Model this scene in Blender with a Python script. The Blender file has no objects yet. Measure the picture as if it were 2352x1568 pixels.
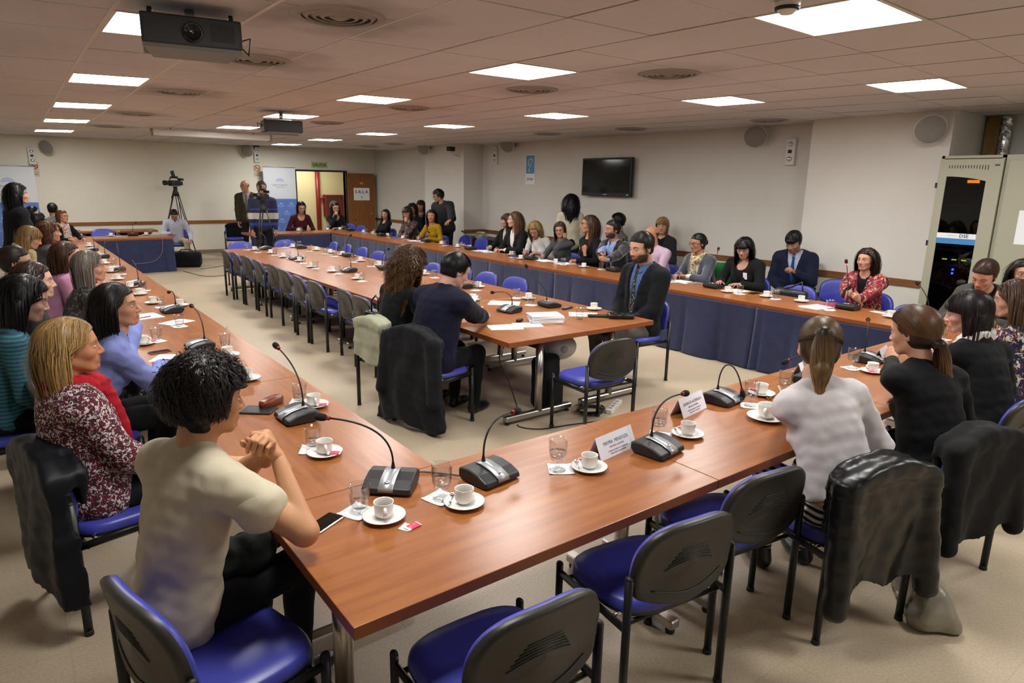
import bpy, bmesh, math, random
import numpy as np
from mathutils import Matrix, Vector
random.seed(7); RNG = np.random.default_rng(7)
SC = bpy.context.scene
COL = SC.collection
# ------------------------------------------------------------------ camera
CAMH = 1.95
FPX, PITCH, ROLL, YAW = 1520.94, math.radians(13.272), math.radians(1.0027), math.radians(37.335)
def _dir(x, y, zc=-1.0):
    cr, sr = math.cos(ROLL), math.sin(ROLL)
    x, y = cr*x-sr*y, sr*x+cr*y
    X, Yv, Z = x, -zc, y
    cp, sp = math.cos(PITCH), math.sin(PITCH)
    Y2, Z2 = Yv*cp+Z*sp, -Yv*sp+Z*cp
    cy, sy = math.cos(YAW), math.sin(YAW)
    return Vector((X*cy+Y2*sy, -X*sy+Y2*cy, Z2))
cam_d = bpy.data.cameras.new('camera'); cam = bpy.data.objects.new('camera', cam_d); COL.objects.link(cam)
cam_d.sensor_width = 36; cam_d.sensor_fit = 'HORIZONTAL'; cam_d.lens = FPX/2352*36
cam_d.clip_start = 0.05; cam_d.clip_end = 80
_r, _u = _dir(1, 0, 0), _dir(0, 1, 0); _f = _dir(0, 0, -1)
cam.matrix_world = Matrix(((_r.x, _u.x, -_f.x, 0), (_r.y, _u.y, -_f.y, 0), (_r.z, _u.z, -_f.z, CAMH), (0, 0, 0, 1)))
SC.camera = cam
# ------------------------------------------------------------------ world, exposure
w = bpy.data.worlds.new('world'); SC.world = w; w.use_nodes = True
w.node_tree.nodes['Background'].inputs[0].default_value = (0.05, 0.05, 0.055, 1)
w.node_tree.nodes['Background'].inputs[1].default_value = 0.3
SC.view_settings.view_transform = 'Standard'; SC.view_settings.look = 'None'
SC.view_settings.exposure = 1.35; SC.view_settings.gamma = 1.0; SC.view_settings.use_curve_mapping = False
LIGHT_STRENGTH = 15.0
SC.cycles.use_denoising = True
SC.cycles.max_bounces = 6; SC.cycles.diffuse_bounces = 3; SC.cycles.glossy_bounces = 2
SC.cycles.transmission_bounces = 4; SC.cycles.transparent_max_bounces = 8
SC.cycles.caustics_reflective = False; SC.cycles.caustics_refractive = False
SC.cycles.sample_clamp_indirect = 4.0
# ------------------------------------------------------------------ picture point -> place
def _ray(u, v): return _dir((u-1176)/FPX, -(v-784)/FPX)
def at(u, v, z=0.0):
    r = _ray(u, v); t = (z-CAMH)/r.z; return Vector((r.x*t, r.y*t, z))
def onx(u, v, x):
    r = _ray(u, v); t = x/r.x; return Vector((x, r.y*t, CAMH+r.z*t))
def ony(u, v, y):
    r = _ray(u, v); t = y/r.y; return Vector((r.x*t, y, CAMH+r.z*t))
# ------------------------------------------------------------------ materials
MATS = {}
def srgb(*c):
    if len(c) == 1 and isinstance(c[0], str):
        h = c[0].lstrip('#'); c = [int(h[i:i+2], 16)/255 for i in (0, 2, 4)]
    return tuple(((x+0.055)/1.055)**2.4 if x > 0.04045 else x/12.92 for x in c)+(1,)
def mat(name, col, rough=0.5, metal=0.0, spec=0.5, **k):
    """plain principled material with optional noise colour variation and bump"""
    if name in MATS: return MATS[name]
    m = bpy.data.materials.new(name); m.use_nodes = True; MATS[name] = m
    nt = m.node_tree; b = nt.nodes['Principled BSDF']
    c = srgb(col) if isinstance(col, str) else tuple(col)+((1,) if len(col) == 3 else ())
    b.inputs['Base Color'].default_value = c; b.inputs['Roughness'].default_value = rough
    b.inputs['Metallic'].default_value = metal; b.inputs['Specular IOR Level'].default_value = spec
    for kk, vv in (('trans', 'Transmission Weight'), ('ior', 'IOR'), ('coat', 'Coat Weight'), ('sheen', 'Sheen Weight'), ('alpha', 'Alpha')):
        if kk in k: b.inputs[vv].default_value = k[kk]
    if 'coat' in k: b.inputs['Coat Roughness'].default_value = k.get('coat_rough', .1)
    if 'emit' in k:
        b.inputs['Emission Color'].default_value = srgb(k['emit']) if isinstance(k['emit'], str) else k['emit']
        b.inputs['Emission Strength'].default_value = k.get('power', 1.0)
    if 'var' in k or 'bump' in k:
        tc = nt.nodes.new('ShaderNodeTexCoord'); mp = nt.nodes.new('ShaderNodeMapping')
        mp.inputs['Scale'].default_value = k.get('stretch', (1, 1, 1))
        nt.links.new(tc.outputs[k.get('coord', 'Object')], mp.inputs['Vector'])
        nz = nt.nodes.new('ShaderNodeTexNoise'); nz.inputs['Scale'].default_value = k.get('scale', 20.0)
        nz.inputs['Detail'].default_value = k.get('detail', 4.0)
        nt.links.new(mp.outputs[0], nz.inputs['Vector'])
        if 'var' in k:
            rp = nt.nodes.new('ShaderNodeValToRGB')
            c2 = srgb(k['var']) if isinstance(k['var'], str) else tuple(k['var'])+((1,) if len(k['var']) == 3 else ())
            rp.color_ramp.elements[0].color = c2; rp.color_ramp.elements[1].color = c
            rp.color_ramp.elements[0].position, rp.color_ramp.elements[1].position = k.get('pos', (.35, .65))
            nt.links.new(nz.outputs['Fac'], rp.inputs['Fac']); nt.links.new(rp.outputs[0], b.inputs['Base Color'])
        if 'bump' in k:
            bp = nt.nodes.new('ShaderNodeBump'); bp.inputs['Strength'].default_value = k['bump']
            bp.inputs['Distance'].default_value = k.get('bdist', .01)
            if 'bscale' in k:
                nz2 = nt.nodes.new('ShaderNodeTexNoise'); nz2.inputs['Scale'].default_value = k['bscale']; nz2.inputs['Detail'].default_value = 2
                nt.links.new(mp.outputs[0], nz2.inputs['Vector'])
                if k.get('crease'):
                    nz2.inputs['Distortion'].default_value = .7; nz2.inputs['Detail'].default_value = .6; sb = nt.nodes.new('ShaderNodeMath'); sb.operation = 'SUBTRACT'; sb.inputs[1].default_value = .5; ab = nt.nodes.new('ShaderNodeMath'); ab.operation = 'ABSOLUTE'
                    nt.links.new(nz2.outputs['Fac'], sb.inputs[0]); nt.links.new(sb.outputs[0], ab.inputs[0]); nt.links.new(ab.outputs[0], bp.inputs['Height'])
                else: nt.links.new(nz2.outputs['Fac'], bp.inputs['Height'])
            else: nt.links.new(nz.outputs['Fac'], bp.inputs['Height'])
            nt.links.new(bp.outputs[0], b.inputs['Normal'])
    return m
def nodes_of(name, rough=.5):
    """an empty principled material to be wired by hand: returns (material, node tree, bsdf, new-node function)"""
    m = bpy.data.materials.new(name); m.use_nodes = True; MATS[name] = m
    nt = m.node_tree; b = nt.nodes['Principled BSDF']; b.inputs['Roughness'].default_value = rough
    def N(t, **kw):
        n = nt.nodes.new('ShaderNode'+t)
        for a, v in kw.items():
            if a.startswith('i_'): n.inputs[a[2:]].default_value = v
            else: setattr(n, a, v)
        return n
    return m, nt, b, N
# ------------------------------------------------------------------ mesh builder
class MB:
    def __init__(s): s.v = []; s.f = []; s.m = []; s.sm = []
    def add(s, vs, fs, m=0, smooth=False):
        o = len(s.v); s.v += [tuple(p) for p in vs]
        for f in fs: s.f.append(tuple(i+o for i in f)); s.m.append(m); s.sm.append(smooth)
        return s
    def box(s, a, b, m=0):
        (x0, y0, z0), (x1, y1, z1) = a, b
        return s.add([(x0, y0, z0), (x1, y0, z0), (x1, y1, z0), (x0, y1, z0), (x0, y0, z1), (x1, y0, z1), (x1, y1, z1), (x0, y1, z1)],
                     [(0, 3, 2, 1), (4, 5, 6, 7), (0, 1, 5, 4), (1, 2, 6, 5), (2, 3, 7, 6), (3, 0, 4, 7)], m)
    def obox(s, c, size, R=None, m=0):
        hx, hy, hz = (q/2 for q in size); o = len(s.v)
        s.box((-hx, -hy, -hz), (hx, hy, hz), m); c = Vector(c)
        for i in range(o, len(s.v)):
            p = Vector(s.v[i]); s.v[i] = tuple((R @ p if R else p)+c)
        return s
    def rbox(s, a, b, r=.01, m=0, seg=3):
        """box with corners rounded in plan and softened top/bottom edges"""
        (x0, y0, z0), (x1, y1, z1) = a, b
        def ring(off, z):
            out = []
            rr = max(r-off, .0005)
            for cx, cy, a0 in ((x1-r, y1-r, 0), (x0+r, y1-r, 90), (x0+r, y0+r, 180), (x1-r, y0+r, 270)):
                for k in range(seg+1):
                    t = math.radians(a0+90*k/seg); out.append((cx+rr*math.cos(t), cy+rr*math.sin(t), z))
            return out
        e = min(r*.5, (z1-z0)*.3)
        rings = [ring(e, z0), ring(0, z0+e), ring(0, z1-e), ring(e, z1)]
        n = len(rings[0]); vs = sum(rings, []); fs = []
        for k in range(3):
            for i in range(n): j = (i+1) % n; fs.append((k*n+i, k*n+j, (k+1)*n+j, (k+1)*n+i))
        fs.append(tuple(range(n-1, -1, -1))); fs.append(tuple(3*n+i for i in range(n)))
        return s.add(vs, fs, m)
    def prism(s, pts, z0, z1, m=0):
        n = len(pts); vs = [(x, y, z0) for x, y in pts]+[(x, y, z1) for x, y in pts]
        fs = [tuple(range(n-1, -1, -1)), tuple(range(n, 2*n))]+[(i, (i+1) % n, n+(i+1) % n, n+i) for i in range(n)]
        return s.add(vs, fs, m)
    def tube(s, pts, r, seg=8, m=0, cap=True, flat=None):
        """sweep a circle (or an ellipse: flat=(ra,rb)) along points; r may be a list"""
        P = [Vector(p) for p in pts]; n = len(P); rs = r if isinstance(r, (list, tuple)) else [r]*n
        T = [(P[min(i+1, n-1)]-P[max(i-1, 0)]).normalized() for i in range(n)]
        up = Vector((0, 0, 1)) if abs(T[0].z) < .9 else Vector((0, 1, 0))
        A = T[0].cross(up).normalized(); vs = []
        for i in range(n):
            A = (A-T[i]*A.dot(T[i])); A = A.normalized() if A.length > 1e-6 else T[i].orthogonal().normalized()
            B = T[i].cross(A)
            for k in range(seg):
                t = 2*math.pi*k/seg
                vs.append(tuple(P[i]+A*(rs[i]*math.cos(t)*(flat[0] if flat else 1))+B*(rs[i]*math.sin(t)*(flat[1] if flat else 1))))
        fs = [(i*seg+k, i*seg+(k+1) % seg, (i+1)*seg+(k+1) % seg, (i+1)*seg+k) for i in range(n-1) for k in range(seg)]
        o = len(s.v); s.add(vs, fs, m, True)
        if cap:
            s.add([], [], m)
            s.f.append(tuple(o+k for k in range(seg-1, -1, -1))); s.m.append(m); s.sm.append(False)
            s.f.append(tuple(o+(n-1)*seg+k for k in range(seg))); s.m.append(m); s.sm.append(False)
        return s
    def lathe(s, prof, seg=24, m=0, c=(0, 0, 0), smooth=True):
        n = len(prof); vs = []
        for r, z in prof:
            for k in range(seg):
                t = 2*math.pi*k/seg; vs.append((c[0]+r*math.cos(t), c[1]+r*math.sin(t), c[2]+z))
        fs = [(i*seg+k, i*seg+(k+1) % seg, (i+1)*seg+(k+1) % seg, (i+1)*seg+k) for i in range(n-1) for k in range(seg)]
        return s.add(vs, fs, m, smooth)
    def grid(s, P, m=0, smooth=True, closed_u=False):
        """P[i][j] points"""
        a, b = len(P), len(P[0]); vs = [p for r in P for p in r]
        fs = [(i*b+j, i*b+(j+1) % b, (i+1)*b+(j+1) % b, (i+1)*b+j) for i in range(a-1) for j in range(b if closed_u else b-1)]
        return s.add(vs, fs, m, smooth)
    def sphere(s, c, r, seg=12, rings=8, m=0, R=None):
        rx, ry, rz = r if isinstance(r, (tuple, list)) else (r, r, r)
        vs = []
        for i in range(rings+1):
            p = math.pi*i/rings
            for k in range(seg):
                t = 2*math.pi*k/seg
                q = Vector((rx*math.sin(p)*math.cos(t), ry*math.sin(p)*math.sin(t), rz*math.cos(p)))
                if R: q = R @ q
                vs.append((c[0]+q.x, c[1]+q.y, c[2]+q.z))
        fs = [(i*seg+k, (i+1)*seg+k, (i+1)*seg+(k+1) % seg, i*seg+(k+1) % seg) for i in range(rings) for k in range(seg)]
        return s.add(vs, fs, m, True)
    def xf(s, M, start=0):
        for i in range(start, len(s.v)): s.v[i] = tuple(M @ Vector(s.v[i]))
        return s
    def mesh(s, name, mats):
        me = bpy.data.meshes.new(name); me.from_pydata(s.v, [], s.f)
        for mm in (mats if isinstance(mats, (list, tuple)) else [mats]): me.materials.append(mm)
        me.polygons.foreach_set('material_index', s.m); me.polygons.foreach_set('use_smooth', s.sm)
        me.update(); return me
    def build(s, name, mats, parent=None, **k):
        return link(name, s.mesh(name, mats), parent, **k)
def tag(o, label=None, cat=None, group=None, kind=None):
    if label: o['label'] = label
    if cat: o['category'] = cat
    if group: o['group'] = group
    if kind: o['kind'] = kind
    return o
def link(name, data, parent=None, loc=None, rz=None, **k):
    o = bpy.data.objects.new(name, data); COL.objects.link(o)
    if parent is not None: o.parent = parent
    if loc is not None: o.location = loc
    if rz is not None: o.rotation_euler = (0, 0, rz)
    if k: tag(o, **k)
    return o
def empty(name, loc=(0, 0, 0), rz=0, **k):
    o = link(name, None, None, loc, rz, **k); o.empty_display_size = .1; return o
def copy_tree(o, parent=None):
    c = o.copy(); COL.objects.link(c); c.parent = parent
    for ch in KIDS.get(o.name, []): copy_tree_child(ch, c)
    return c
KIDS = {}
def copy_tree_child(ch, parent):
    c = ch.copy(); COL.objects.link(c); c.parent = parent
    for g in KIDS.get(ch.name, []): copy_tree_child(g, c)
def index_kids():
    KIDS.clear()
    for o in bpy.data.objects:
        if o.parent is not None: KIDS.setdefault(o.parent.name, []).append(o)
def bevel(o, w=.004, seg=2):
    b = o.modifiers.new('bevel', 'BEVEL'); b.width = w; b.segments = seg; b.limit_method = 'ANGLE'; b.angle_limit = math.radians(40); return o
def text(name, s, size, loc, R, m, parent=None, align='CENTER', ext=.0004, sx=1.0, **k):
    """lettering as flat geometry: letters lie in the XY plane of the matrix R, centred on loc"""
    cu = bpy.data.curves.new(name, 'FONT'); cu.body = s; cu.size = size; cu.align_x = align; cu.align_y = 'CENTER'; cu.extrude = ext
    cu.resolution_u = 2; cu.space_character = k.pop('space', 1.0)
    if k.pop('bold', 0): cu.offset = size*.018
    cu.materials.append(m)
    tmp = bpy.data.objects.new('tmp_text', cu); me = bpy.data.meshes.new_from_object(tmp); bpy.data.objects.remove(tmp); bpy.data.curves.remove(cu)
    me.name = name; me.materials.clear(); me.materials.append(m)
    t = link(name, me, parent, **k)
    t.matrix_basis = Matrix.Translation(Vector(loc)) @ R.to_4x4() @ Matrix.Diagonal((sx, 1, 1, 1))
    return t

# ------------------------------------------------------------------ shared materials
def make_wood(name, axis, ca='#a86a37', cb='#884e26', rough=.29):
    m, nt, b, N = nodes_of(name, rough)
    tc = N('TexCoord'); mp = N('Mapping'); mp.inputs['Location'].default_value = (13.37, 7.71, 3.93)
    mp.inputs['Scale'].default_value = (1.1, 14, 14) if axis == 'x' else (14, 1.1, 14)
    nt.links.new(tc.outputs['Object'], mp.inputs['Vector'])
    n1 = N('TexNoise', i_Scale=1.6, i_Detail=6.0); nt.links.new(mp.outputs[0], n1.inputs['Vector'])
    mp2 = N('Mapping'); mp2.inputs['Location'].default_value = (5.37, 9.71, 2.93); mp2.inputs['Scale'].default_value = (3, 80, 80) if axis == 'x' else (80, 3, 80)
    nt.links.new(tc.outputs['Object'], mp2.inputs['Vector'])
    n2 = N('TexNoise', i_Scale=2.5, i_Detail=2.0); nt.links.new(mp2.outputs[0], n2.inputs['Vector'])
    mx = N('Math', operation='MULTIPLY_ADD'); mx.inputs[1].default_value = .15; nt.links.new(n2.outputs['Fac'], mx.inputs[0]); nt.links.new(n1.outputs['Fac'], mx.inputs[2])
    rp = N('ValToRGB'); e = rp.color_ramp.elements
    e[0].position, e[1].position = .38, .82; e[0].color, e[1].color = srgb(cb), srgb(ca)
    nt.links.new(mx.outputs[0], rp.inputs['Fac']); nt.links.new(rp.outputs[0], b.inputs['Base Color'])
    b.inputs['Specular IOR Level'].default_value = .5
    return m

WOODX = make_wood('table_laminate_x', 'x'); WOODY = make_wood('table_laminate_y', 'y')
WOODE = mat('table_edge', '#8c4c22', .4)
RAILW = make_wood('rail_wood', 'x', '#9a6430', '#7c4a20', .4); RAILY = make_wood('rail_wood_y', 'y', '#8a5a30', '#6e4420', .4)
DOORW = mat('door_wood', '#8f5a2c', .4, var='#7c4a20', stretch=(20, 20, 1), scale=3)
def make_wall(nm='wall_paint', ca='#d2cec4', cb='#dcd9d0'):
    m, nt, b, N = nodes_of(nm, .75)
    tc = N('TexCoord'); n1 = N('TexNoise', i_Scale=.7, i_Detail=5.0); nt.links.new(tc.outputs['Object'], n1.inputs['Vector'])
    rp = N('ValToRGB'); e = rp.color_ramp.elements; e[0].position, e[1].position = .3, .7
    e[0].color, e[1].color = srgb(ca), srgb(cb)
    nt.links.new(n1.outputs['Fac'], rp.inputs['Fac']); nt.links.new(rp.outputs[0], b.inputs['Base Color'])
    n2 = N('TexNoise', i_Scale=180.0); nt.links.new(tc.outputs['Object'], n2.inputs['Vector'])
    bp = N('Bump'); bp.inputs['Strength'].default_value = .08; bp.inputs['Distance'].default_value = .002
    nt.links.new(n2.outputs['Fac'], bp.inputs['Height']); nt.links.new(bp.outputs[0], b.inputs['Normal'])
    return m
WALL = make_wall(); WALLF = make_wall('wall_paint_far_lit', '#e6e2d0', '#efebdc')  # far wall: lighter copy of the same paint, its stronger light put into colour
def make_floor():
    m, nt, b, N = nodes_of('floor_vinyl', .32)
    tc = N('TexCoord'); n1 = N('TexNoise', i_Scale=90.0, i_Detail=3.0); nt.links.new(tc.outputs['Object'], n1.inputs['Vector'])
    n2 = N('TexNoise', i_Scale=.9, i_Detail=5.0); nt.links.new(tc.outputs['Object'], n2.inputs['Vector'])
    rp = N('ValToRGB'); e = rp.color_ramp.elements; e[0].position, e[1].position = .28, .62
    e[0].color, e[1].color = srgb('#b6a48a'), srgb('#c8b79d')
    nt.links.new(n1.outputs['Fac'], rp.inputs['Fac'])
    rp2 = N('ValToRGB'); e = rp2.color_ramp.elements; e[0].position, e[1].position = .3, .75
    e[0].color, e[1].color = (.82, .82, .82, 1), (1, 1, 1, 1); nt.links.new(n2.outputs['Fac'], rp2.inputs['Fac'])
    mx = N('MixRGB', blend_type='MULTIPLY'); mx.inputs[0].default_value = 1
    nt.links.new(rp.outputs[0], mx.inputs[1]); nt.links.new(rp2.outputs[0], mx.inputs[2])
    br = N('TexBrick', offset=0.0, squash=1.0); br.inputs['Scale'].default_value = 1.0
    br.inputs['Brick Width'].default_value = .61; br.inputs['Row Height'].default_value = .61; br.inputs['Mortar Size'].default_value = .0025
    br.inputs['Color1'].default_value = br.inputs['Color2'].default_value = (1, 1, 1, 1); br.inputs['Mortar'].default_value = (.88, .87, .85, 1)
    nt.links.new(tc.outputs['Object'], br.inputs['Vector'])
    m2 = N('MixRGB', blend_type='MULTIPLY'); m2.inputs[0].default_value = 1
    nt.links.new(mx.outputs[0], m2.inputs[1]); nt.links.new(br.outputs['Color'], m2.inputs[2])
    nt.links.new(m2.outputs[0], b.inputs['Base Color'])
    rr = N('MapRange'); rr.inputs['To Min'].default_value = .3; rr.inputs['To Max'].default_value = .48
    nt.links.new(n2.outputs['Fac'], rr.inputs['Value']); nt.links.new(rr.outputs[0], b.inputs['Roughness'])
    return m
FLOOR = make_floor()
def make_tile():
    m, nt, b, N = nodes_of('ceiling_tile', .9)
    tc = N('TexCoord'); n1 = N('TexNoise', i_Scale=55.0, i_Detail=6.0); nt.links.new(tc.outputs['Object'], n1.inputs['Vector'])
    n2 = N('TexNoise', i_Scale=.6, i_Detail=3.0); nt.links.new(tc.outputs['Object'], n2.inputs['Vector'])
    ad = N('Math', operation='MULTIPLY_ADD'); ad.inputs[1].default_value = .35; nt.links.new(n1.outputs['Fac'], ad.inputs[0]); nt.links.new(n2.outputs['Fac'], ad.inputs[2])
    rp = N('ValToRGB'); e = rp.color_ramp.elements; e[0].position, e[1].position = .35, .95
    e[0].color, e[1].color = srgb('#bcb7b7'), srgb('#d2cece')
    nt.links.new(ad.outputs[0], rp.inputs['Fac']); col = rp.outputs[0]
    for (u, v) in ((780, 38), (588, 137), (411, 211), (312, 261), (252, 290), (1537, 170), (1222, 206), (940, 248)):      # soot blown on to the tiles around the air outlets
        c = at(u, v, 2.88); sv = N('VectorMath', operation='DISTANCE'); sv.inputs[1].default_value = (c.x, c.y, 2.88); nt.links.new(tc.outputs['Object'], sv.inputs[0])
        ns = N('TexNoise', i_Scale=3.0, i_Detail=4.0); nt.links.new(tc.outputs['Object'], ns.inputs['Vector']); sm = N('Math', operation='MULTIPLY_ADD'); sm.inputs[1].default_value = -.7; nt.links.new(ns.outputs['Fac'], sm.inputs[0]); nt.links.new(sv.outputs['Value'], sm.inputs[2])
        mr = N('MapRange'); mr.inputs['From Min'].default_value = -.15; mr.inputs['From Max'].default_value = .32; mr.inputs['To Min'].default_value = .5 if u < 800 else .25; mr.inputs['To Max'].default_value = 0.0; nt.links.new(sm.outputs[0], mr.inputs['Value'])
        mx = N('MixRGB'); mx.inputs[2].default_value = srgb('#4a423c'); nt.links.new(mr.outputs[0], mx.inputs[0]); nt.links.new(col, mx.inputs[1]); col = mx.outputs[0]
    nt.links.new(col, b.inputs['Base Color'])
    bp = N('Bump'); bp.inputs['Strength'].default_value = .25; bp.inputs['Distance'].default_value = .004
    nt.links.new(n1.outputs['Fac'], bp.inputs['Height']); nt.links.new(bp.outputs[0], b.inputs['Normal'])
    return m
TILE = make_tile()
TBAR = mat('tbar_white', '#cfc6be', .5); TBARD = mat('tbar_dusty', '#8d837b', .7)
PLENUM = mat('plenum_dark', '#2a2622', .9)
BLUE = mat('blue_vinyl', '#4045a4', .36, bump=.12, scale=260, bdist=.001)
PLASTIC = mat('black_plastic', '#2a2823', .42, bump=.1, scale=400, bdist=.0006)
STEEL = mat('black_steel', '#0f0f10', .38)
CHROME = mat('aluminium', '#b9b6b0', .3, metal=1.0)
BRIGHT = mat('bright_steel', '#d8d8d8', .18, metal=1.0)
NAVY = mat('navy_cloth', '#20294f', .85, var='#1b2344', scale=9, sheen=.2, bump=.1, bscale=500, bdist=.0006)
CERAMIC = mat('white_ceramic', '#e9e7e2', .14)
COFFEE = mat('coffee', '#2a1509', .15)
PAPER = mat('white_paper', '#eef0f3', .8)
PAPERB = mat('paper_tinted', '#b9cfe6', .8)
NAPKIN = mat('napkin_paper', '#f3f3f5', .9, bump=.3, scale=60, bdist=.001)
REDP = mat('red_packet', '#cf3355', .5, var='#f2c9d0', scale=40, pos=(.3, .42))
BLACKM = mat('black_matte', '#111112', .55); BLACKG = mat('black_gloss', '#0a0a0b', .12)
FOAM = mat('foam_black', '#0c0c0c', .95, bump=.5, scale=500, bdist=.001)
SILVER = mat('silver_panel', '#b5b7ba', .35, metal=.6)
REDLED = mat('red_ring', '#7a1016', .4, emit='#ff2020', power=.02)
REDON = mat('red_ring_lit', '#ff3030', .4, emit='#ff2030', power=5.0)
GREYPL = mat('grey_plastic', '#9a9a96', .45); WHITEPL = mat('white_plastic', '#d8d6d0', .4)
RACKM = mat('rack_paint', '#a6a58f', .45, bump=.05, scale=300, bdist=.0005)
def make_glass(name, tint=(.94, .95, .95, 1), rough=0.0, ior=1.45):
    m, nt, b, N = nodes_of(name, rough)
    nt.nodes.remove(b); out = nt.nodes['Material Output']
    t = N('BsdfTransparent'); t.inputs[0].default_value = tint; g = N('BsdfGlossy', i_Roughness=.02); lw = N('LayerWeight', i_Blend=.5); pw = N('Math', operation='POWER'); pw.inputs[1].default_value = 3.2; nt.links.new(lw.outputs['Facing'], pw.inputs[0])
    fr = N('MapRange'); fr.inputs['To Min'].default_value = .045; fr.inputs['To Max'].default_value = .75; nt.links.new(pw.outputs[0], fr.inputs['Value'])
    mx = N('MixShader'); nt.links.new(fr.outputs[0], mx.inputs[0])
    nt.links.new(t.outputs[0], mx.inputs[1]); nt.links.new(g.outputs[0], mx.inputs[2]); nt.links.new(mx.outputs[0], out.inputs[0])
    return m
GLASS = make_glass('clear_glass'); WATER = make_glass('water', (.93, .95, .96, 1), 0, 1.33)

# ================================================================== THE ROOM
ZC = 2.88                 # ceiling
XR, XCOL, XPAN, XREC = 9.4, 8.85, 8.95, 9.95
YF, XL, YB = 19.5, -2.6, -2.6
def slab(name, a, b, m, **k): return MB().box(a, b).build(name, m, kind='structure', **k)
slab('floor', (XL, YB, -.1), (11.5, 24, 0), FLOOR, label='beige speckled vinyl floor', cat='floor')
DX0, DX1, DZ = ony(679, 386, YF).x, ony(792, 386, YF).x, 2.24
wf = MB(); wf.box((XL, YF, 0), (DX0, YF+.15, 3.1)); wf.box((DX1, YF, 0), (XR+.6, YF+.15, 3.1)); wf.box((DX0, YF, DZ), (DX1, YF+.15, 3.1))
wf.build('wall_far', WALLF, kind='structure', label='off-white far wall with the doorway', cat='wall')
YP1 = onx(1851, 430, XPAN).y; YP0 = onx(2187, 310, XPAN).y
YC1 = onx(976, 400, XCOL).y; YC0 = onx(1065, 400, XCOL).y
wr = MB(); wr.box((XR, YP1-.3, 0), (XR+.2, YF, 3.1)); wr.box((XPAN, YP0, 0), (XREC+.2, YP1, 3.1)); wr.box((XREC, YB, 0), (XREC+.2, YP0, 3.1))
wr.build('wall_right', WALL, kind='structure', label='off-white right wall with a projecting panel', cat='wall')
MB().box((XCOL, YC0, 0), (XR, YC1, 3.1)).build('wall_column', WALL, kind='structure', label='off-white column projecting from the right wall', cat='column')
slab('wall_left', (XL-.15, YB, 0), (XL, YF, 3.1), WALL, label='off-white left wall', cat='wall')
slab('wall_back', (XL, YB-.15, 0), (XREC, YB, 3.1), WALL, label='off-white wall behind the photographer', cat='wall')
# timber chair rails and grey skirting
RZ0, RZ1 = .80, .885
def rail(n, a, b, m): MB().box(a, b).build('trim_%d' % n, m, kind='structure', label='varnished timber chair rail on the wall', cat='rail')
rail(1, (XL, YF-.022, RZ0), (DX0-.06, YF, RZ1), RAILW)
rail(2, (DX1+.95, YF-.022, RZ0), (XR, YF, RZ1), RAILW)
rail(3, (XR-.022, YC1, RZ0), (XR, YF-.022, RZ1), RAILY)
rail(4, (XCOL, YC0-.022, RZ0), (XR, YC0, RZ1), RAILW)
rail(5, (XR-.022, YP1, RZ0), (XR, YC0-.022, RZ1), RAILY)
rail(6, (XPAN-.022, YP0, RZ0), (XPAN, YP1, RZ1), RAILY)
BASEM = mat('skirting_grey', '#8b7f70', .5)
MB().box((XL, YF-.015, 0), (DX0-.06, YF, .1)).build('baseboard_far', BASEM, kind='structure', label='grey-brown skirting along the far wall', cat='skirting')
# ------------------------------------------------------------------ suspended ceiling
T, GX, GY = .70, .645, 4.53
KD = .0787; FD, PD, RD, YD = 1577.0, math.radians(13.125), math.radians(.981), math.radians(37.457)
WX = np.array([0.0937526, 0.00544851, -0.0363389, 0.0071112, -0.0171429, 0.0059546, 0.000584851, -0.00147059, 0.00100369, -0.000226419]); WY = np.array([0.0975135, -0.0365178, -0.00134973, 0.0197966, -0.0298088, 0.00586787, -0.000949896, 0.00126479, -0.000379745, 6.30886e-06])
def bend(x, y):
    """the real grid is a little out of square: smooth offsets of a few centimetres"""
    xx, yy = min(max(x, -1), 10), min(max(y, 1), 20)
    t = np.array([1, xx, yy, xx*xx, xx*yy, yy*yy, xx**3, xx*xx*yy, xx*yy*yy, yy**3])
    return x+float(t @ WX), y+float(t @ WY)
COLS, ROWS = range(-5, 14), range(-11, 22)
LIGHTS = [(0, r) for r in (0, 4, 8, 12, 16, 20)]+[(0, -4)]+[(4, r) for r in (-8, -4, 0, 4, 8, 12)]+[(8, r) for r in (-7, -3, 0, 4, 8, 12, 16, 20)]
DIFF = {}
def cell(c, r): return [bend(GX+(c+i)*T, GY+(r+j)*T) for i, j in ((0, 0), (1, 0), (1, 1), (0, 1))]
def inset(q, d):
    cx, cy = sum(p[0] for p in q)/4, sum(p[1] for p in q)/4
    return [(x-math.copysign(d, x-cx), y-math.copysign(d, y-cy)) for x, y in q]
ceil = slab('ceiling', (XL, YB, 3.0), (XREC, YF, 3.1), PLENUM, label='suspended ceiling of stained mineral tiles', cat='ceiling')
cells = []
for c in COLS:
    for r in ROWS:
        if (c, r) in LIGHTS: continue
        q = cell(c, r); cx, cy = sum(p[0] for p in q)/4, sum(p[1] for p in q)/4
        x0, y0 = GX+c*T, GY+r*T
        q = [(min(max(x, XL), XREC-.01), min(max(y, YB), YF-.01)) for x, y in q]
        if abs(q[1][0]-q[0][0]) < .06 or abs(q[3][1]-q[0][1]) < .06: continue
        d = Vector((cx, cy, ZC-CAMH)); f = d.dot(_f); seen = f > .3 and abs(d.dot(_r)/f*FPX) < 1250 and abs(d.dot(_u)/f*FPX) < 860
        cells.append((0 if seen else 1, d.length, q))
cells.sort(key=lambda t: t[:2])
rest = MB()
for i, (s_, d_, q) in enumerate(cells):
    qq = inset(q, .0035); g = RNG.uniform(-.0015, .0015)
    if i < 296: MB().prism(qq, ZC+g, ZC+.015+g).build('ceiling_tile', TILE, ceil)
    else: rest.prism(qq, ZC+g, ZC+.015+g)
tag(rest.build('ceiling_tile_field', TILE, ceil), kind='stuff')
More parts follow.
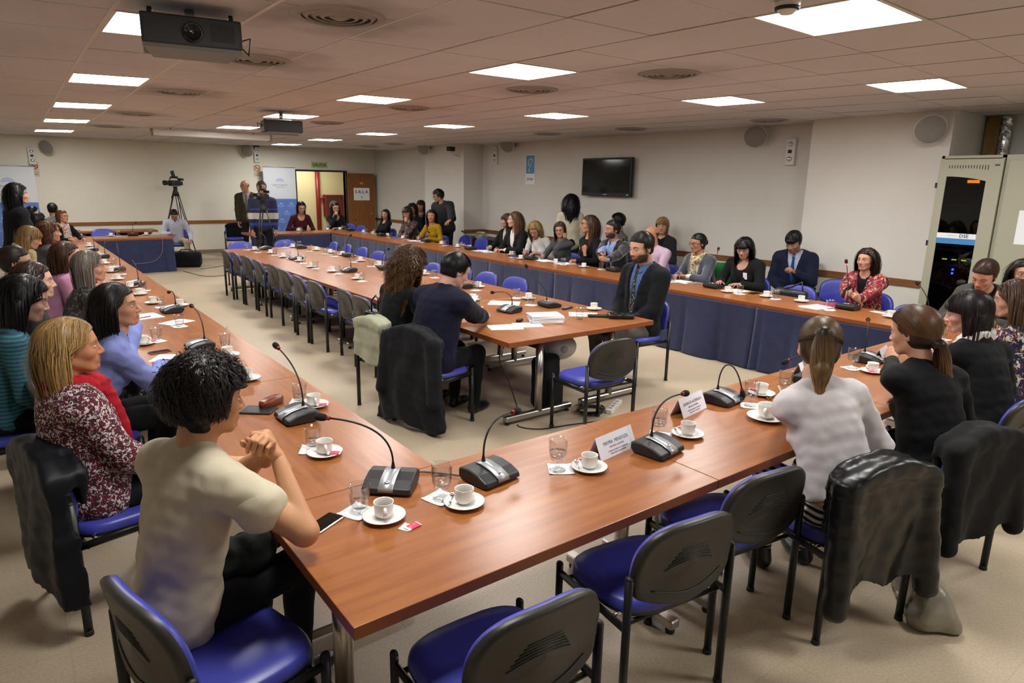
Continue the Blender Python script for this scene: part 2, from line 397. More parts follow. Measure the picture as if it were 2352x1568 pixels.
for c in range(-4, 14):            # main runners along the room
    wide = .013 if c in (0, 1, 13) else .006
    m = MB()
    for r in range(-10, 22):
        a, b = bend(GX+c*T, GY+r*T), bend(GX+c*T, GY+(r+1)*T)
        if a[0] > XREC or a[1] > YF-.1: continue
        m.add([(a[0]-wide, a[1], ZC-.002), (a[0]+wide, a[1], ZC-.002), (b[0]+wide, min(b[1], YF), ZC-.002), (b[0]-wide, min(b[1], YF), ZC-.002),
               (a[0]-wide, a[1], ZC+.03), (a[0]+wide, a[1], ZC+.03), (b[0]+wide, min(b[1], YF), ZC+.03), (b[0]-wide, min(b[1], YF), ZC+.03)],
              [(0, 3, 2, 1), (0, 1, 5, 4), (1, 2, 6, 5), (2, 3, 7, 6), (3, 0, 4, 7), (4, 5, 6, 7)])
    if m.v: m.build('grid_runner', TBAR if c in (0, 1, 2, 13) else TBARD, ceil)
DIFFUSE = mat('lamp_diffuser', '#ffffff', .6, emit=(1.0, .985, .96, 1), power=LIGHT_STRENGTH)
row_words = ['nearest the photographer', 'second', 'third', 'fourth', 'fifth', 'sixth', 'seventh', 'eighth', 'ninth']
side = {0: 'the left row', 4: 'the middle row', 8: 'the right row', -4: 'the row behind the photographer'}
cnt = {}
for c, r in LIGHTS:
    q = cell(c, r)
    if max(p[1] for p in q) > YF: continue
    cx, cy = sum(p[0] for p in q)/4, sum(p[1] for p in q)/4
    k = cnt[c] = cnt.get(c, -1)+1
    t = empty('ceiling_light', (cx, cy, ZC), label='square lit ceiling panel, number %s from the photographer in %s' % (['one', 'two', 'three', 'four', 'five', 'six', 'seven', 'eight'][k], side[c]), cat='ceiling light', group='square ceiling light panels')
    q = [(x-cx, y-cy) for x, y in q]; o, n = inset(q, .004), inset(q, .028)
    fr = MB()
    for i in range(4):
        j = (i+1) % 4
        fr.add([(*o[i], -.003), (*o[j], -.003), (*n[j], -.003), (*n[i], -.003), (*o[i], .03), (*o[j], .03), (*n[j], .03), (*n[i], .03)],
               [(0, 3, 2, 1), (4, 5, 6, 7), (0, 1, 5, 4), (2, 3, 7, 6)])
    fr.build('frame', TBAR, t)
    MB().prism(n, .004, .014).build('diffuser', DIFFUSE, t)

# ================================================================== TABLES
TH, TT = .74, .042
NX0, NY0, NY1 = .637, 1.54, 2.37          # near row
LX1 = 1.385                                # inner edge of the left row
CX0, CX1, CY0, CY1 = 3.055, 4.75, 4.04, 12.64
RX0, RX1 = 6.45, 7.22
def table(name, x0, x1, y0, y1, grain, label, group, legs='x', panel=None):
    """laminate top on two aluminium T legs; legs='x': the long side runs along x"""
    cx, cy = (x0+x1)/2, (y0+y1)/2
    t = empty(name, (cx, cy, 0), label=label, cat='table', group=group)
    hx, hy = (x1-x0)/2-.0012, (y1-y0)/2-.0012
    top = MB().box((-hx, -hy, TH-TT), (hx, hy, TH)); top.m[0] = 1
    for i in range(2, 6): top.m[i] = 1
    bevel(top.build('table_top', [WOODX if grain == 'x' else WOODY, WOODE], t), .0025, 2)
    L, D = (hx, hy) if legs == 'x' else (hy, hx)
    R = Matrix() if legs == 'x' else Matrix.Rotation(math.pi/2, 4, 'Z')
    for s in (-1, 1):
        lx = s*(L-.13)
        m = MB().tube([(lx, 0, .06), (lx, 0, TH-TT)], .034, 16).xf(R); m.build('leg_column', CHROME, t)
        m = MB().rbox((lx-.03, -D+.06, .03), (lx+.03, D-.06, .075), .012).xf(R); f = m.build('foot_bar', CHROME, t)
        for q in (-1, 1): MB().lathe([(0, 0), (.02, 0), (.022, .012), (.012, .02), (.012, .03), (0, .03)], 12, 0, (lx, q*(D-.09), 0)).xf(R).build('glide', BLACKM, f)
        MB().box((lx-.02, -D+.1, TH-TT-.035), (lx+.02, D-.1, TH-TT)).xf(R).build('top_bracket', BLACKM, t)
    MB().box((-L+.17, -.015, TH-TT-.09), (L-.17, .015, TH-TT-.005)).xf(R).build('beam', BLACKM, t)
    return t
ORD = ['first', 'second', 'third', 'fourth', 'fifth', 'sixth', 'seventh', 'eighth', 'ninth', 'tenth', 'eleventh', 'twelfth', 'thirteenth', 'fourteenth', 'fifteenth', 'sixteenth', 'seventeenth', 'eighteenth', 'nineteenth', 'twentieth', 'twenty-first', 'twenty-second', 'twenty-third', 'twenty-fourth', 'twenty-fifth']
NXS = [NX0, 2.30, 3.97, 5.64, RX1]
for i in range(4):
    table('conference_table', NXS[i], NXS[i+1], NY0, NY1, 'x', '%s orange-brown laminate table from the dark-haired youth in the nearest row' % ORD[i], 'laminate tables of the nearest row')
LYS = [NY1+i*1.69 for i in range(9)]
for i in range(8):
    table('conference_table', NX0, LX1, LYS[i], LYS[i+1], 'y', '%s orange-brown laminate table from the corner in the left row' % ORD[i], 'laminate tables of the left row', legs='y')
for i in range(8):
    table('conference_table', RX0, RX1, LYS[i], LYS[i+1], 'y', '%s skirted laminate table from the speaker end of the right-wall row' % ORD[i], 'laminate tables of the right row', legs='y')
CYS = [CY0+i*(CY1-CY0)/5 for i in range(6)]; CXM = (CX0+CX1)/2
for i in range(5):
    for j, (a, b) in enumerate(((CX0, CXM), (CXM, CX1))):
        table('conference_table', a, b, CYS[i], CYS[i+1], 'y', '%s laminate table from the paper-stack end, %s half of the centre block' % (ORD[i], ('left', 'right')[j]), 'laminate tables of the centre block', legs='y')
FY0, FY1 = LYS[8], LYS[8]+.78
FLX1 = at(388, 541, TH).x
table('conference_table', NX0, FLX1, FY0, FY1, 'x', 'skirted laminate table standing before the tripod man at far left', 'laminate tables across the far end')
FRX0 = at(539, 530, TH).x
table('conference_table', FRX0, RX1, FY0+.05, FY1+.05, 'x', 'skirted laminate table where two women sit before the doorway', 'laminate tables across the far end')
a = at(186, 531, TH); b = at(344, 522, TH)
table('conference_table', NX0-.4, b.x, 18.2, 18.9, 'x', 'spare laminate table against the far wall holding loose papers', 'laminate tables across the far end')
RECTS = [(NX0, RX1, NY0, NY1), (NX0, LX1, NY1, LYS[8]), (RX0, RX1, NY1, LYS[8]), (CX0, CX1, CY0, CY1), (NX0, FLX1, FY0, FY1), (FRX0, RX1, FY0+.05, FY1+.05), (NX0-.4, b.x, 18.2, 18.9)]
def on_table(p, mg=.07):
    """keep a thing set down near an edge fully on the table top"""
    best = None
    for x0, x1, y0, y1 in RECTS:
        q = (min(max(p.x, x0+mg), x1-mg), min(max(p.y, y0+mg), y1-mg)); d = math.hypot(q[0]-p.x, q[1]-p.y)
        if best is None or d < best[0]: best = (d, q)
    return Vector((best[1][0], best[1][1], p.z))
# ------------------------------------------------------------------ navy skirts
def skirt(p0, p1, out, label, z1=TH-TT-.002, seed=0):
    """pleated cloth hanging from the table edge from p0 to p1, bulging along 'out'"""
    p0, p1, out = Vector((*p0, 0)), Vector((*p1, 0)), Vector((*out, 0)); L = (p1-p0).length; n = max(24, int(L/.035))
    rg = np.random.default_rng(seed); pl = [0.0]
    while pl[-1] < L: pl.append(pl[-1]+rg.uniform(.36, .52))
    ph = rg.uniform(0, 6)
    rows = []
    zs = [z1, z1-.02, z1-.12, .5, .36, .22, .1, .03, .004]
    for z in zs:
        h = (z1-z)/z1; row = []
        for i in range(n+1):
            s = L*i/n; p = p0+(p1-p0)*(i/n)
            d = min(abs(s-q) for q in pl)
            o = .006+.055*h**1.5+.018*h*math.sin(s*9+ph)+.02*h*math.sin(s*4.3+2*ph)
            if d < .03: o -= (.012+.05*h)*(1-d/.03)
            zz = z if z > .01 else .004+.012*(.5+.5*math.sin(s*5+ph))
            q = p+out*max(o, .002); row.append((q.x, q.y, zz))
        rows.append(row)
    c = p0
    m = MB().grid(rows)
    o = m.build('table_skirt', NAVY); tag(o, label, 'table skirt', 'navy cloth skirts hung from the tables')
    s = o.modifiers.new('thick', 'SOLIDIFY'); s.thickness = .003
    return o
for i in range(8):
    skirt((RX0, LYS[i] if i else NY1+.02), (RX0, LYS[i+1]), (-1, 0), 'navy cloth skirt on the %s table from the speaker end, right-wall row' % ORD[i], seed=i)
skirt((NX0+.76, FY0), (FLX1, FY0), (0, -1), 'navy cloth skirt on the table before the tripod man', seed=11)
skirt((FRX0, FY0+.05), (RX0-.02, FY0+.05), (0, -1), 'navy cloth skirt on the far table below the two women', seed=12)

# ================================================================== CHAIRS
def chair_proto(open_back=False):
    t = empty('stacking_chair')
    # seat pad and its shell: rounded trapezoid
    def outline(k, n=36):
        out = []
        for i in range(n):
            a = 2*math.pi*i/n; c, s = math.cos(a), math.sin(a)
            x = math.copysign(abs(c)**.55, c); y = math.copysign(abs(s)**.6, s)
            wd = .242+.006*y
            out.append((x*wd*k, .015+y*.215*k))
        return out
    def disc(levels):
        m = MB(); n = 36; vs = []; fs = []
        for k, z in levels: vs += [(x, y, z-.01*(x/.23)**2*0+.012*max(0, (-y+.05))*.4-.03*max(0, y-.15)) for x, y in outline(k)]
        for a in range(len(levels)-1):
            for i in range(n): fs.append((a*n+i, a*n+(i+1) % n, (a+1)*n+(i+1) % n, (a+1)*n+i))
        m.add(vs, fs, 0, True); return m
    disc([(1.0, .43), (1.005, .445), (.985, .465), (.93, .478), (.7, .482), (.3, .48), (.01, .478)]).build('seat', BLUE, t)
    disc([(.01, .405), (.6, .407), (.92, .412), (.99, .422), (1.008, .434), (1.0, .44)]).build('seat_shell', PLASTIC, t)
    # backrest: arched top, dipping lower edge, hollow towards the sitter
    def bo(i, n=48):
        a = 2*math.pi*i/n; c, s = math.cos(a), math.sin(a)
        x = .236*math.copysign(abs(c)**(.62 if s > 0 else .42), c)
        if s > 0: z = .63+.185*abs(s)**.8
        else: z = .63-(.115+.035*math.cos(x/.236*math.pi/2)**2-.03*0)*abs(s)**.4
        return x, z
    def by(x, z): return -.205-.035*(1-(x/.24)**2)-.16*max(0, z-.6)
    def plate(levels, sgn):
        m = MB(); n = 48; vs = []; fs = []
        for k, d in levels:
            for i in range(n):
                x, z = bo(i); x, z = x*k, .64+(z-.64)*k; vs.append((x, by(x, z)+d, z))
        for a in range(len(levels)-1):
            for i in range(n):
                q = (a*n+i, a*n+(i+1) % n, (a+1)*n+(i+1) % n, (a+1)*n+i); fs.append(q if sgn > 0 else q[::-1])
        m.add(vs, fs, 0, True); return m
    plate([(1.0, 0), (1.0, .014), (.97, .028), (.88, .034), (.5, .035), (.01, .035)], -1).build('backrest', BLUE, t)
    sh = plate([(1.012, .008), (1.016, -.006), (.985, -.018), (.93, -.021), (.9, -.018), (.5, -.018), (.01, -.019)], 1).build('backrest_shell', PLASTIC, t)
    m = MB()
    for k in range(6):
        f = lambda x: .66+.011*k-.03*((x+.02)/.13)**2*(1-k*.1)
        m.tube([(x, by(x, f(x))-.019, f(x)) for x in np.linspace(-.13+.012*k, .1-.01*k, 9)], .0016, 5)
    m.tube([(x, by(x, .55-.02*math.cos(x*13))-.0195, .55-.022*math.cos(x*13)) for x in np.linspace(-.17, .17, 15)], .0022, 5)
    m.build('moulded_rib', PLASTIC, sh)
    for s in (-1, 1):
        x = s*.253
        MB().tube([(x, .205, .0), (x, .205, .455)], .0165, 12, flat=(.8, 1.1)).build('front_leg', STEEL, t)
        MB().tube([(x, -.215, .0), (x, -.215, .62)], .0165, 12, flat=(.8, 1.1)).build('rear_leg', STEEL, t)
        MB().tube([(x, .2, .418), (x, -.21, .418)], .014, 8, flat=(.7, 1.3)).build('side_rail', STEEL, t)
        MB().tube([(x, -.14, .432), (s*.2, -.14, .432)], .008, 8).build('seat_bracket', BRIGHT, t)
        for y in (.205, -.215): MB().lathe([(0, 0), (.019, 0), (.019, .014), (.0165, .022), (0, .022)], 10, 0, (x, y, 0)).build('glide', BLACKM, t)
        for y, z in ((.205, .455), (-.215, .62)): MB().sphere((x, y, z), (.0135, .0175, .012), 10, 6).build('tube_cap', BLACKM, t)
        MB().tube([(s*.2, -.222, .6), (x, -.216, .6)], .008, 8).build('back_bracket', STEEL, t)
    MB().tube([(-.25, .17, .405), (.25, .17, .405)], .01, 8).build('cross_rail', STEEL, t)
    MB().tube([(-.25, -.17, .405), (.25, -.17, .405)], .01, 8).build('cross_rail', STEEL, t)
    return t
CHAIR0 = chair_proto(); index_kids(); _used = [0]; NCH = [0]
def chair(loc, rz, label, group='blue and black visitor chairs'):
    """rz in degrees: 0 faces +y, -90 faces +x, 90 faces -x"""
    if _used[0]: c = copy_tree(CHAIR0)
    else: c = CHAIR0; _used[0] = 1
    c.location = (loc[0], loc[1], 0); c.rotation_euler = (0, 0, math.radians(rz)); c.name = 'stacking_chair'
    tag(c, label, 'chair', group); return c
def chair_px(u, v, rz, label, z=.81, **k):
    p = at(u, v, z); a = math.radians(rz)      # (u,v): top of the backrest
    off = Vector((0, .262)); d = Vector((-math.sin(a)*off.y, math.cos(a)*off.y))
    return chair((p.x+d.x, p.y+d.y), rz, label, **k)

# ------------------------------------------------------------------ empty chairs
for i, (u, v) in enumerate([(514, 574), (537, 580), (562, 588), (588, 597), (621, 607), (648, 619), (680, 633), (718, 646), (786, 664), (825, 681)]):
    chair_px(u, v, -90+random.uniform(-5, 5), '%s empty chair from the far end along the near side of the centre table' % ORD[i])
for i, (u, v) in enumerate([(770, 556), (801, 562), (836, 568), (873, 577), (1000, 604), (1070, 613), (1124, 625), (1189, 637)]):
    chair_px(u, v, 90+random.uniform(-6, 6), '%s empty blue chair from the far end on the wall side of the centre table' % ORD[i])
chair_px(550, 555, 180, 'empty blue chair at the far end of the centre table, nearer the tripod')
chair_px(654, 551, 180, 'empty blue chair at the far end of the centre table, nearer the cameraman')
chair_px(1255, 1388, -2, 'empty chair nearest the lens, pushed under the nearest table')
chair_px(1600, 1192, -7, 'empty chair between the nearest one and the striped-skirt woman, second from the corner')
chair_px(1783, 1082, -8, 'empty chair directly beside the ponytailed woman in white')
chair((3.665, 3.71), -3, 'empty chair at the paper-stack end of the centre table')

# ================================================================== SMOOTH BODIES (signed distance -> mesh)
def rot(ax, deg):
    c, s = math.cos(math.radians(deg)), math.sin(math.radians(deg))
    return np.array({'x': [[1, 0, 0], [0, c, -s], [0, s, c]], 'y': [[c, 0, s], [0, 1, 0], [-s, 0, c]], 'z': [[c, -s, 0], [s, c, 0], [0, 0, 1]]}[ax], float)
def nrm(v): v = np.asarray(v, float); return v/max(np.linalg.norm(v), 1e-9)
def sd_cone(P, a, b, ra, rb):
    a, b = np.asarray(a, float), np.asarray(b, float); ba = b-a; l2 = max(ba @ ba, 1e-12)
    pa = P-a; h = np.clip(pa @ ba/l2, 0, 1)
    return np.sqrt(((pa-h[:, None]*ba)**2).sum(1))-(ra+(rb-ra)*h)
def sd_ell(P, c, r, R=None):
    q = P-np.asarray(c, float)
    if R is not None: q = q @ R
    r = np.asarray(r, float); k0 = np.sqrt(((q/r)**2).sum(1)); k1 = np.sqrt(((q/(r*r))**2).sum(1))
    return np.where(k1 > 1e-9, k0*(k0-1)/np.maximum(k1, 1e-9), -r.min())
def sd_box(P, c, h, rd=.0, R=None):
    q = P-np.asarray(c, float)
    if R is not None: q = q @ R
    d = np.abs(q)-(np.asarray(h, float)-rd)
    return np.sqrt((np.maximum(d, 0)**2).sum(1))+np.minimum(d.max(1), 0)-rd
def smin(a, b, k):
    if k <= 0: return np.minimum(a, b)
    h = np.clip(.5+.5*(b-a)/k, 0, 1); return b+(a-b)*h-k*h*(1-h)
def smax(a, b, k): return -smin(-a, -b, k)
def wob(P, s, ph=0.0):
    return (np.sin(P[:, 0]*s*1.7+ph+1.3*np.sin(P[:, 2]*s+ph))+np.sin(P[:, 1]*s*1.3+2.1*ph+1.1*np.sin(P[:, 0]*s*.9))+np.sin(P[:, 2]*s*1.9+.7*ph+1.2*np.sin(P[:, 1]*s*1.1)))/3
def surface(fn, lo, hi, h):
    """mesh of fn<0 by surface nets; fn is evaluated coarsely, then only close to the surface"""
    lo, hi = np.asarray(lo, float), np.asarray(hi, float); B = 4
    nb = np.maximum(np.ceil((hi-lo)/(h*B)).astype(int), 2)
    ax = [lo[i]+(np.arange(nb[i])+.5)*h*B for i in range(3)]
    C = np.stack(np.meshgrid(*ax, indexing='ij'), -1).reshape(-1, 3)
    dc = fn(C); near = (np.abs(dc) < h*B*1.9).reshape(nb)
    n = nb*B; D = np.repeat(np.repeat(np.repeat(dc.reshape(nb), B, 0), B, 1), B, 2)
    idx = np.argwhere(np.repeat(np.repeat(np.repeat(near, B, 0), B, 1), B, 2))
    if len(idx) == 0: return np.zeros((0, 3)), np.zeros((0, 4), int)
    D = D.copy(); D[tuple(idx.T)] = fn(lo+(idx+.5)*h)
    ins = D < 0
    s = ins[:-1, :-1, :-1].astype(np.int8)
    tot = sum(ins[a:n[0]-1+a, b:n[1]-1+b, c:n[2]-1+c].astype(np.int8) for a in (0, 1) for b in (0, 1) for c in (0, 1))
    act = (tot > 0) & (tot < 8); cells_ = np.argwhere(act)
    if len(cells_) == 0: return np.zeros((0, 3)), np.zeros((0, 4), int)
    acc = np.zeros((len(cells_), 3)); cn = np.zeros(len(cells_))
    cor = [(a, b, c) for a in (0, 1) for b in (0, 1) for c in (0, 1)]
    for i, p in enumerate(cor):
        for q in cor[i+1:]:
            if sum(x != y for x, y in zip(p, q)) != 1: continue
            da = D[tuple((cells_+p).T)]; db = D[tuple((cells_+q).T)]; cr = (da < 0) != (db < 0)
            t = np.where(cr, da/np.where(cr, da-db, 1), 0)[:, None]
            pt = np.array(p)+t*(np.array(q)-np.array(p)); acc += np.where(cr[:, None], pt, 0); cn += cr
    V = lo+(cells_+.5+acc/cn[:, None])*h
    vid = -np.ones(act.shape, int); vid[act] = np.arange(len(cells_))
    F = []
    for d in range(3):
        e = [0, 0, 0]; e[d] = 1
        sl = tuple(slice(1, n[i]-1) for i in range(3))
        a = ins[sl]; sh = tuple(slice(1+e[i], n[i]-1+e[i]) for i in range(3)); b = ins[sh]
        u, v = [(1, 2), (2, 0), (0, 1)][d]
        for flip, msk in ((False, a & ~b), (True, ~a & b)):
            k = np.argwhere(msk)+1
            if len(k) == 0: continue
            k = k[(k < np.array(act.shape)).all(1)]
            du = np.zeros(3, int); du[u] = 1; dv = np.zeros(3, int); dv[v] = 1
            q = [vid[tuple((k-x).T)] for x in (du*0, du, du+dv, dv)]
            q = np.stack(q if not flip else q[::-1], 1); F.append(q[(q >= 0).all(1)])
    F = np.concatenate(F) if F else np.zeros((0, 4), int)
    return V, F[:, ::-1] if False else F
class Mesh3:
    """vertex / quad arrays with a colour per vertex"""
    def __init__(s): s.V = []; s.F = []; s.C = []; s.n = 0
    def add(s, V, F, C):
        if len(V) == 0: return s
        C = np.asarray(C, float)
        if C.ndim == 1: C = np.repeat(C[None, :], len(V), 0)
        s.V.append(V); s.F.append(np.asarray(F)+s.n); s.C.append(C); s.n += len(V); return s
    def object(s, name, m, parent=None, smooth=True):
        V = np.concatenate(s.V); C = np.concatenate(s.C)
        me = bpy.data.meshes.new(name); F = [f for f in s.F if len(f)]
        loops = np.concatenate([f.reshape(-1) for f in F]); cnt = np.concatenate([np.full(len(f), f.shape[1]) for f in F])
        me.vertices.add(len(V)); me.vertices.foreach_set('co', V.reshape(-1).astype(np.float32))
        me.loops.add(len(loops)); me.loops.foreach_set('vertex_index', loops.astype(np.int32))
        me.polygons.add(len(cnt)); st = np.concatenate([[0], np.cumsum(cnt)[:-1]])
        me.polygons.foreach_set('loop_start', st.astype(np.int32))
        me.polygons.foreach_set('use_smooth', np.ones(len(cnt), bool) if smooth else np.zeros(len(cnt), bool))
        me.update(calc_edges=True)
        ca = me.color_attributes.new('Col', 'FLOAT_COLOR', 'POINT')
        ca.data.foreach_set('color', np.concatenate([C[:, :3], np.ones((len(C), 1))], 1).reshape(-1).astype(np.float32))
        me.materials.append(m); me.validate(); return link(name, me, parent)
def lathe_np(prof, seg=12):
    V = []; F = []
    for r, z in prof:
        for k in range(seg): V.append((r*math.cos(2*math.pi*k/seg), r*math.sin(2*math.pi*k/seg), z))
    for i in range(len(prof)-1):
        for k in range(seg): F.append((i*seg+k, i*seg+(k+1) % seg, (i+1)*seg+(k+1) % seg, (i+1)*seg+k))
    return np.array(V), np.array(F)
def tube_np(P, r, seg=8, squash=1.0):
    m = MB().tube([tuple(p) for p in P], [float(x) for x in r], seg, cap=False)
    V = np.array(m.v); F = np.array(m.f); return V, F
# ------------------------------------------------------------------ materials fed by the vertex colours
def make_vcol(name, rough, sss=0.0, spec=.4, bump=None, sheen=0, streak=None):
    m, nt, b, N = nodes_of(name, rough)
    a = N('VertexColor', layer_name='Col'); b.inputs['Specular IOR Level'].default_value = spec
    src = a.outputs['Color']
    if sss:
        b.inputs['Subsurface Weight'].default_value = sss; b.inputs['Subsurface Radius'].default_value = (.012, .004, .002); b.inputs['Subsurface Scale'].default_value = .6
    if sheen: b.inputs['Sheen Weight'].default_value = sheen
    if bump:
        tc = N('TexCoord'); nz = N('TexNoise', i_Scale=bump[0], i_Detail=3.0); nt.links.new(tc.outputs['Object'], nz.inputs['Vector'])
        bp = N('Bump'); bp.inputs['Strength'].default_value = bump[1]; bp.inputs['Distance'].default_value = bump[2]
        nt.links.new(nz.outputs['Fac'], bp.inputs['Height']); nt.links.new(bp.outputs[0], b.inputs['Normal'])
    nt.links.new(src, b.inputs['Base Color']); return m
SKIN = make_vcol('skin', .48, 0, .35, (220, .08, .001))
HAIR = make_vcol('hair', .4, 0, .28)

# ================================================================== PEOPLE
def head_sdf(male, P, mouth_open=0.0):
    j = 1.0 if male else .93
    d = sd_ell(P, (0, -.014, .034), (.0735, .0935, .082))
    d = smin(d, sd_ell(P, (0, .018, -.002), (.0635, .0705, .088)), .03)
    d = smin(d, sd_ell(P, (0, .026, -.056), (.0505*j, .052, .05)), .025)
    d = smin(d, sd_cone(P, (0, .066, -.097), (0, .074, -.092), .0165*j, .0135), .022)
    for s in (-1, 1):
        d = smin(d, sd_cone(P, (s*.05*j, -.012, -.052), (s*.022, .052, -.094), .014, .013), .022)
        d = smin(d, sd_ell(P, (s*.041, .052, -.026), (.02, .02, .018)), .022)
        d = smin(d, sd_cone(P, (s*.012, .0795, .021), (s*.042, .066, .021), .0085, .008), .014)
    for s in (-1, 1): d = smax(d, -sd_ell(P, (s*.0315, .0905, .001), (.0175, .0165, .0115)), .012)
    d = smin(d, sd_cone(P, (0, .0795, .012), (0, .1015, -.030), .0075, .0098), .012)
    d = smin(d, sd_ell(P, (0, .0985, -.034), (.0105, .0105, .0085)), .008)
    for s in (-1, 1): d = smin(d, sd_ell(P, (s*.0125, .089, -.037), (.0075, .0105, .0075)), .007)
    d = smin(d, sd_ell(P, (0, .0715, -.0625), (.026, .0165, .02)), .014)
    up = np.minimum(sd_cone(P, (0, .0872, -.0565), (.0245, .0745, -.0605), .0055, .0028), sd_cone(P, (0, .0872, -.0565), (-.0245, .0745, -.0605), .0055, .0028))
    lw = sd_cone(P, (-.012, .0828, -.069), (.012, .0828, -.069), .0055, .0055)
    d = smin(d, up, .005); d = smin(d, lw, .006)
    d = smax(d, -sd_cone(P, (-.021, .0885, -.0632), (.021, .0885, -.0632), .0016+mouth_open, .0016+mouth_open), .003)
    for s in (-1, 1):
        R = rot('z', -s*22) @ rot('x', -12)
        ear = sd_ell(P, (s*.0775, -.016, -.008), (.0085, .0185, .031), R)
        ear = smax(ear, -sd_ell(P, (s*.0845, -.011, -.004), (.007, .011, .019), R), .005)
        d = smin(d, ear, .007)
    nk = .057 if male else .0475
    d = smin(d, sd_cone(P, (0, -.028, -.07), (0, -.05, -.2), nk, nk+.004), .03)
    if male: d = smin(d, sd_ell(P, (0, .012, -.135), (.01, .01, .014)), .012)
    return d
def _head_template(male, h):
    V, F = surface(lambda P: head_sdf(male, P), (-.11, -.14, -.215), (.11, .135, .135), h)
    return V, F
HEADS = {}
def head_template(male, h):
    if (male, h) not in HEADS: HEADS[(male, h)] = _head_template(male, h)
    return HEADS[(male, h)]
def mixc(C, c, w): return C*(1-w[:, None])+np.asarray(c, float)[None, :]*w[:, None]
def sstep(x, a, b): t = np.clip((x-a)/(b-a), 0, 1); return t*t*(3-2*t)
def head_colours(V, skin, lip, brow, beard=None, blush=.5):
    C = np.repeat(np.asarray(skin, float)[None, :], len(V), 0)
    x, y, z = np.abs(V[:, 0]), V[:, 1], V[:, 2]
    C = mixc(C, np.asarray(skin)*np.array([1.0, .74, .7]), blush*.5*np.exp(-(((x-.04)/.02)**2+((z+.03)/.02)**2))*(y > .03))
    C = mixc(C, np.asarray(skin)*np.array([.98, .72, .68]), blush*.5*np.exp(-((x/.014)**2+((z+.032)/.014)**2))*(y > .08))
    C = mixc(C, np.asarray(skin)*np.array([1, .75, .7]), .35*(x > .072)*(np.abs(z+.01) < .04))
    C = mixc(C, np.asarray(skin)*np.array([.62, .52, .5]), .55*np.exp(-(((x-.0315)/.017)**2+((z-.003)/.010)**2)*1.0)*(y > .045))
    if beard is not None:
        w = sstep(-z, .035, .05)*sstep(y, -.03, .0)*(1-sstep(-z, .105, .128)); mo = np.exp(-((x/.024)**2+((z+.049)/.007)**2))*(y > .07)
        side = np.exp(-(((x-.068)/.012)**2+((y-.005)/.014)**2))*sstep(-z, -.01, .03)
        lips = np.exp(-((x/.022)**2+((z+.063)/.0085)**2))*(y > .07)
        ck = np.exp(-(((x-.032)/.017)**2+((z+.036)/.018)**2))*(y > .04)
        w = np.clip(np.maximum(np.maximum(w, mo), side)-1.0*lips-.9*ck, 0, 1)
        C = mixc(C, np.asarray(beard[:3])*.5, w*(beard[3] if len(beard) > 3 else .95))
    up = np.exp(-(((x)/.0245)**4+((z+.0575-.1*(x-.0)*0)/.0058)**2))*(y > .072)
    lo = np.exp(-((x/.021)**4+((z+.069)/.0062)**2))*(y > .072)
    C = mixc(C, lip, np.clip(up+lo, 0, 1)*.85)
    C = mixc(C, np.asarray(lip)*.35, np.exp(-((x/.02)**4+((z+.0632)/.0018)**2))*(y > .07)*.9)
    bz = .0225+.10*(x-.02)-2.6*np.maximum(x-.035, 0)**1.0*.12
    C = mixc(C, brow, .92*np.exp(-(((z-bz)/.0042)**2))*sstep(x, .011, .017)*(1-sstep(x, .047, .055))*(y > .045))
    C = mixc(C, (.05, .02, .015), .8*np.exp(-(((x-.0075)/.003)**2+((z+.0425)/.0022)**2))*(y > .085))
    return C
def eyes(M3, skin, R, o, sc, iris=(.06, .03, .015), shut=.0, lash=(.02, .015, .012)):
    """eyeballs with iris and lids; shut 0..1"""
    for s in (-1, 1):
        c = np.array((s*.0315, .0705, .0012)); V, F = lathe_np([(.0125*math.sin(a), .0125*math.cos(a)) for a in np.linspace(0, math.pi, 11)], 14)
        V = V[:, [0, 2, 1]]*np.array([1, 1, 1])
        ang = np.degrees(np.arccos(np.clip(V[:, 1]/.0125, -1, 1)))
        Cc = np.where((ang < 13)[:, None], (.008, .008, .008), np.where((ang < 30)[:, None], iris, (.72, .7, .68)))
        M3.add(o+((V+c)*sc) @ R.T, F[:, ::-1], Cc)
        rl = .0139
        for top in (1, 0):
            if top: th = np.linspace(-78, 100-62*shut*1.0-28, 9) if False else np.linspace(90, 24-46*shut, 8)
            else: th = np.linspace(-90, -27+6*shut, 7)
            ph = np.linspace(-80, 80, 11); P = []
            for t in th:
                for q in ph:
                    tt = math.radians(t*(1 if abs(t) > 60 else 1)*math.cos(math.radians(q))**.35 if abs(t) < 60 else t); qq = math.radians(q)
                    P.append((rl*math.cos(tt)*math.sin(qq), rl*math.cos(tt)*math.cos(qq), rl*math.sin(tt)))
            V = np.array(P); b = len(ph)
            F = np.array([(i*b+k, i*b+k+1, (i+1)*b+k+1, (i+1)*b+k) for i in range(len(th)-1) for k in range(b-1)])
            Cc = np.repeat(np.array([np.asarray(skin)*np.array([.8, .68, .64])]), len(V), 0)
            if top: Cc[-b:] = lash; Cc[-2*b:-b] = np.asarray(skin)*.55
            M3.add(o+((V+c)*sc) @ R.T, F if not top else F[:, ::-1], Cc)
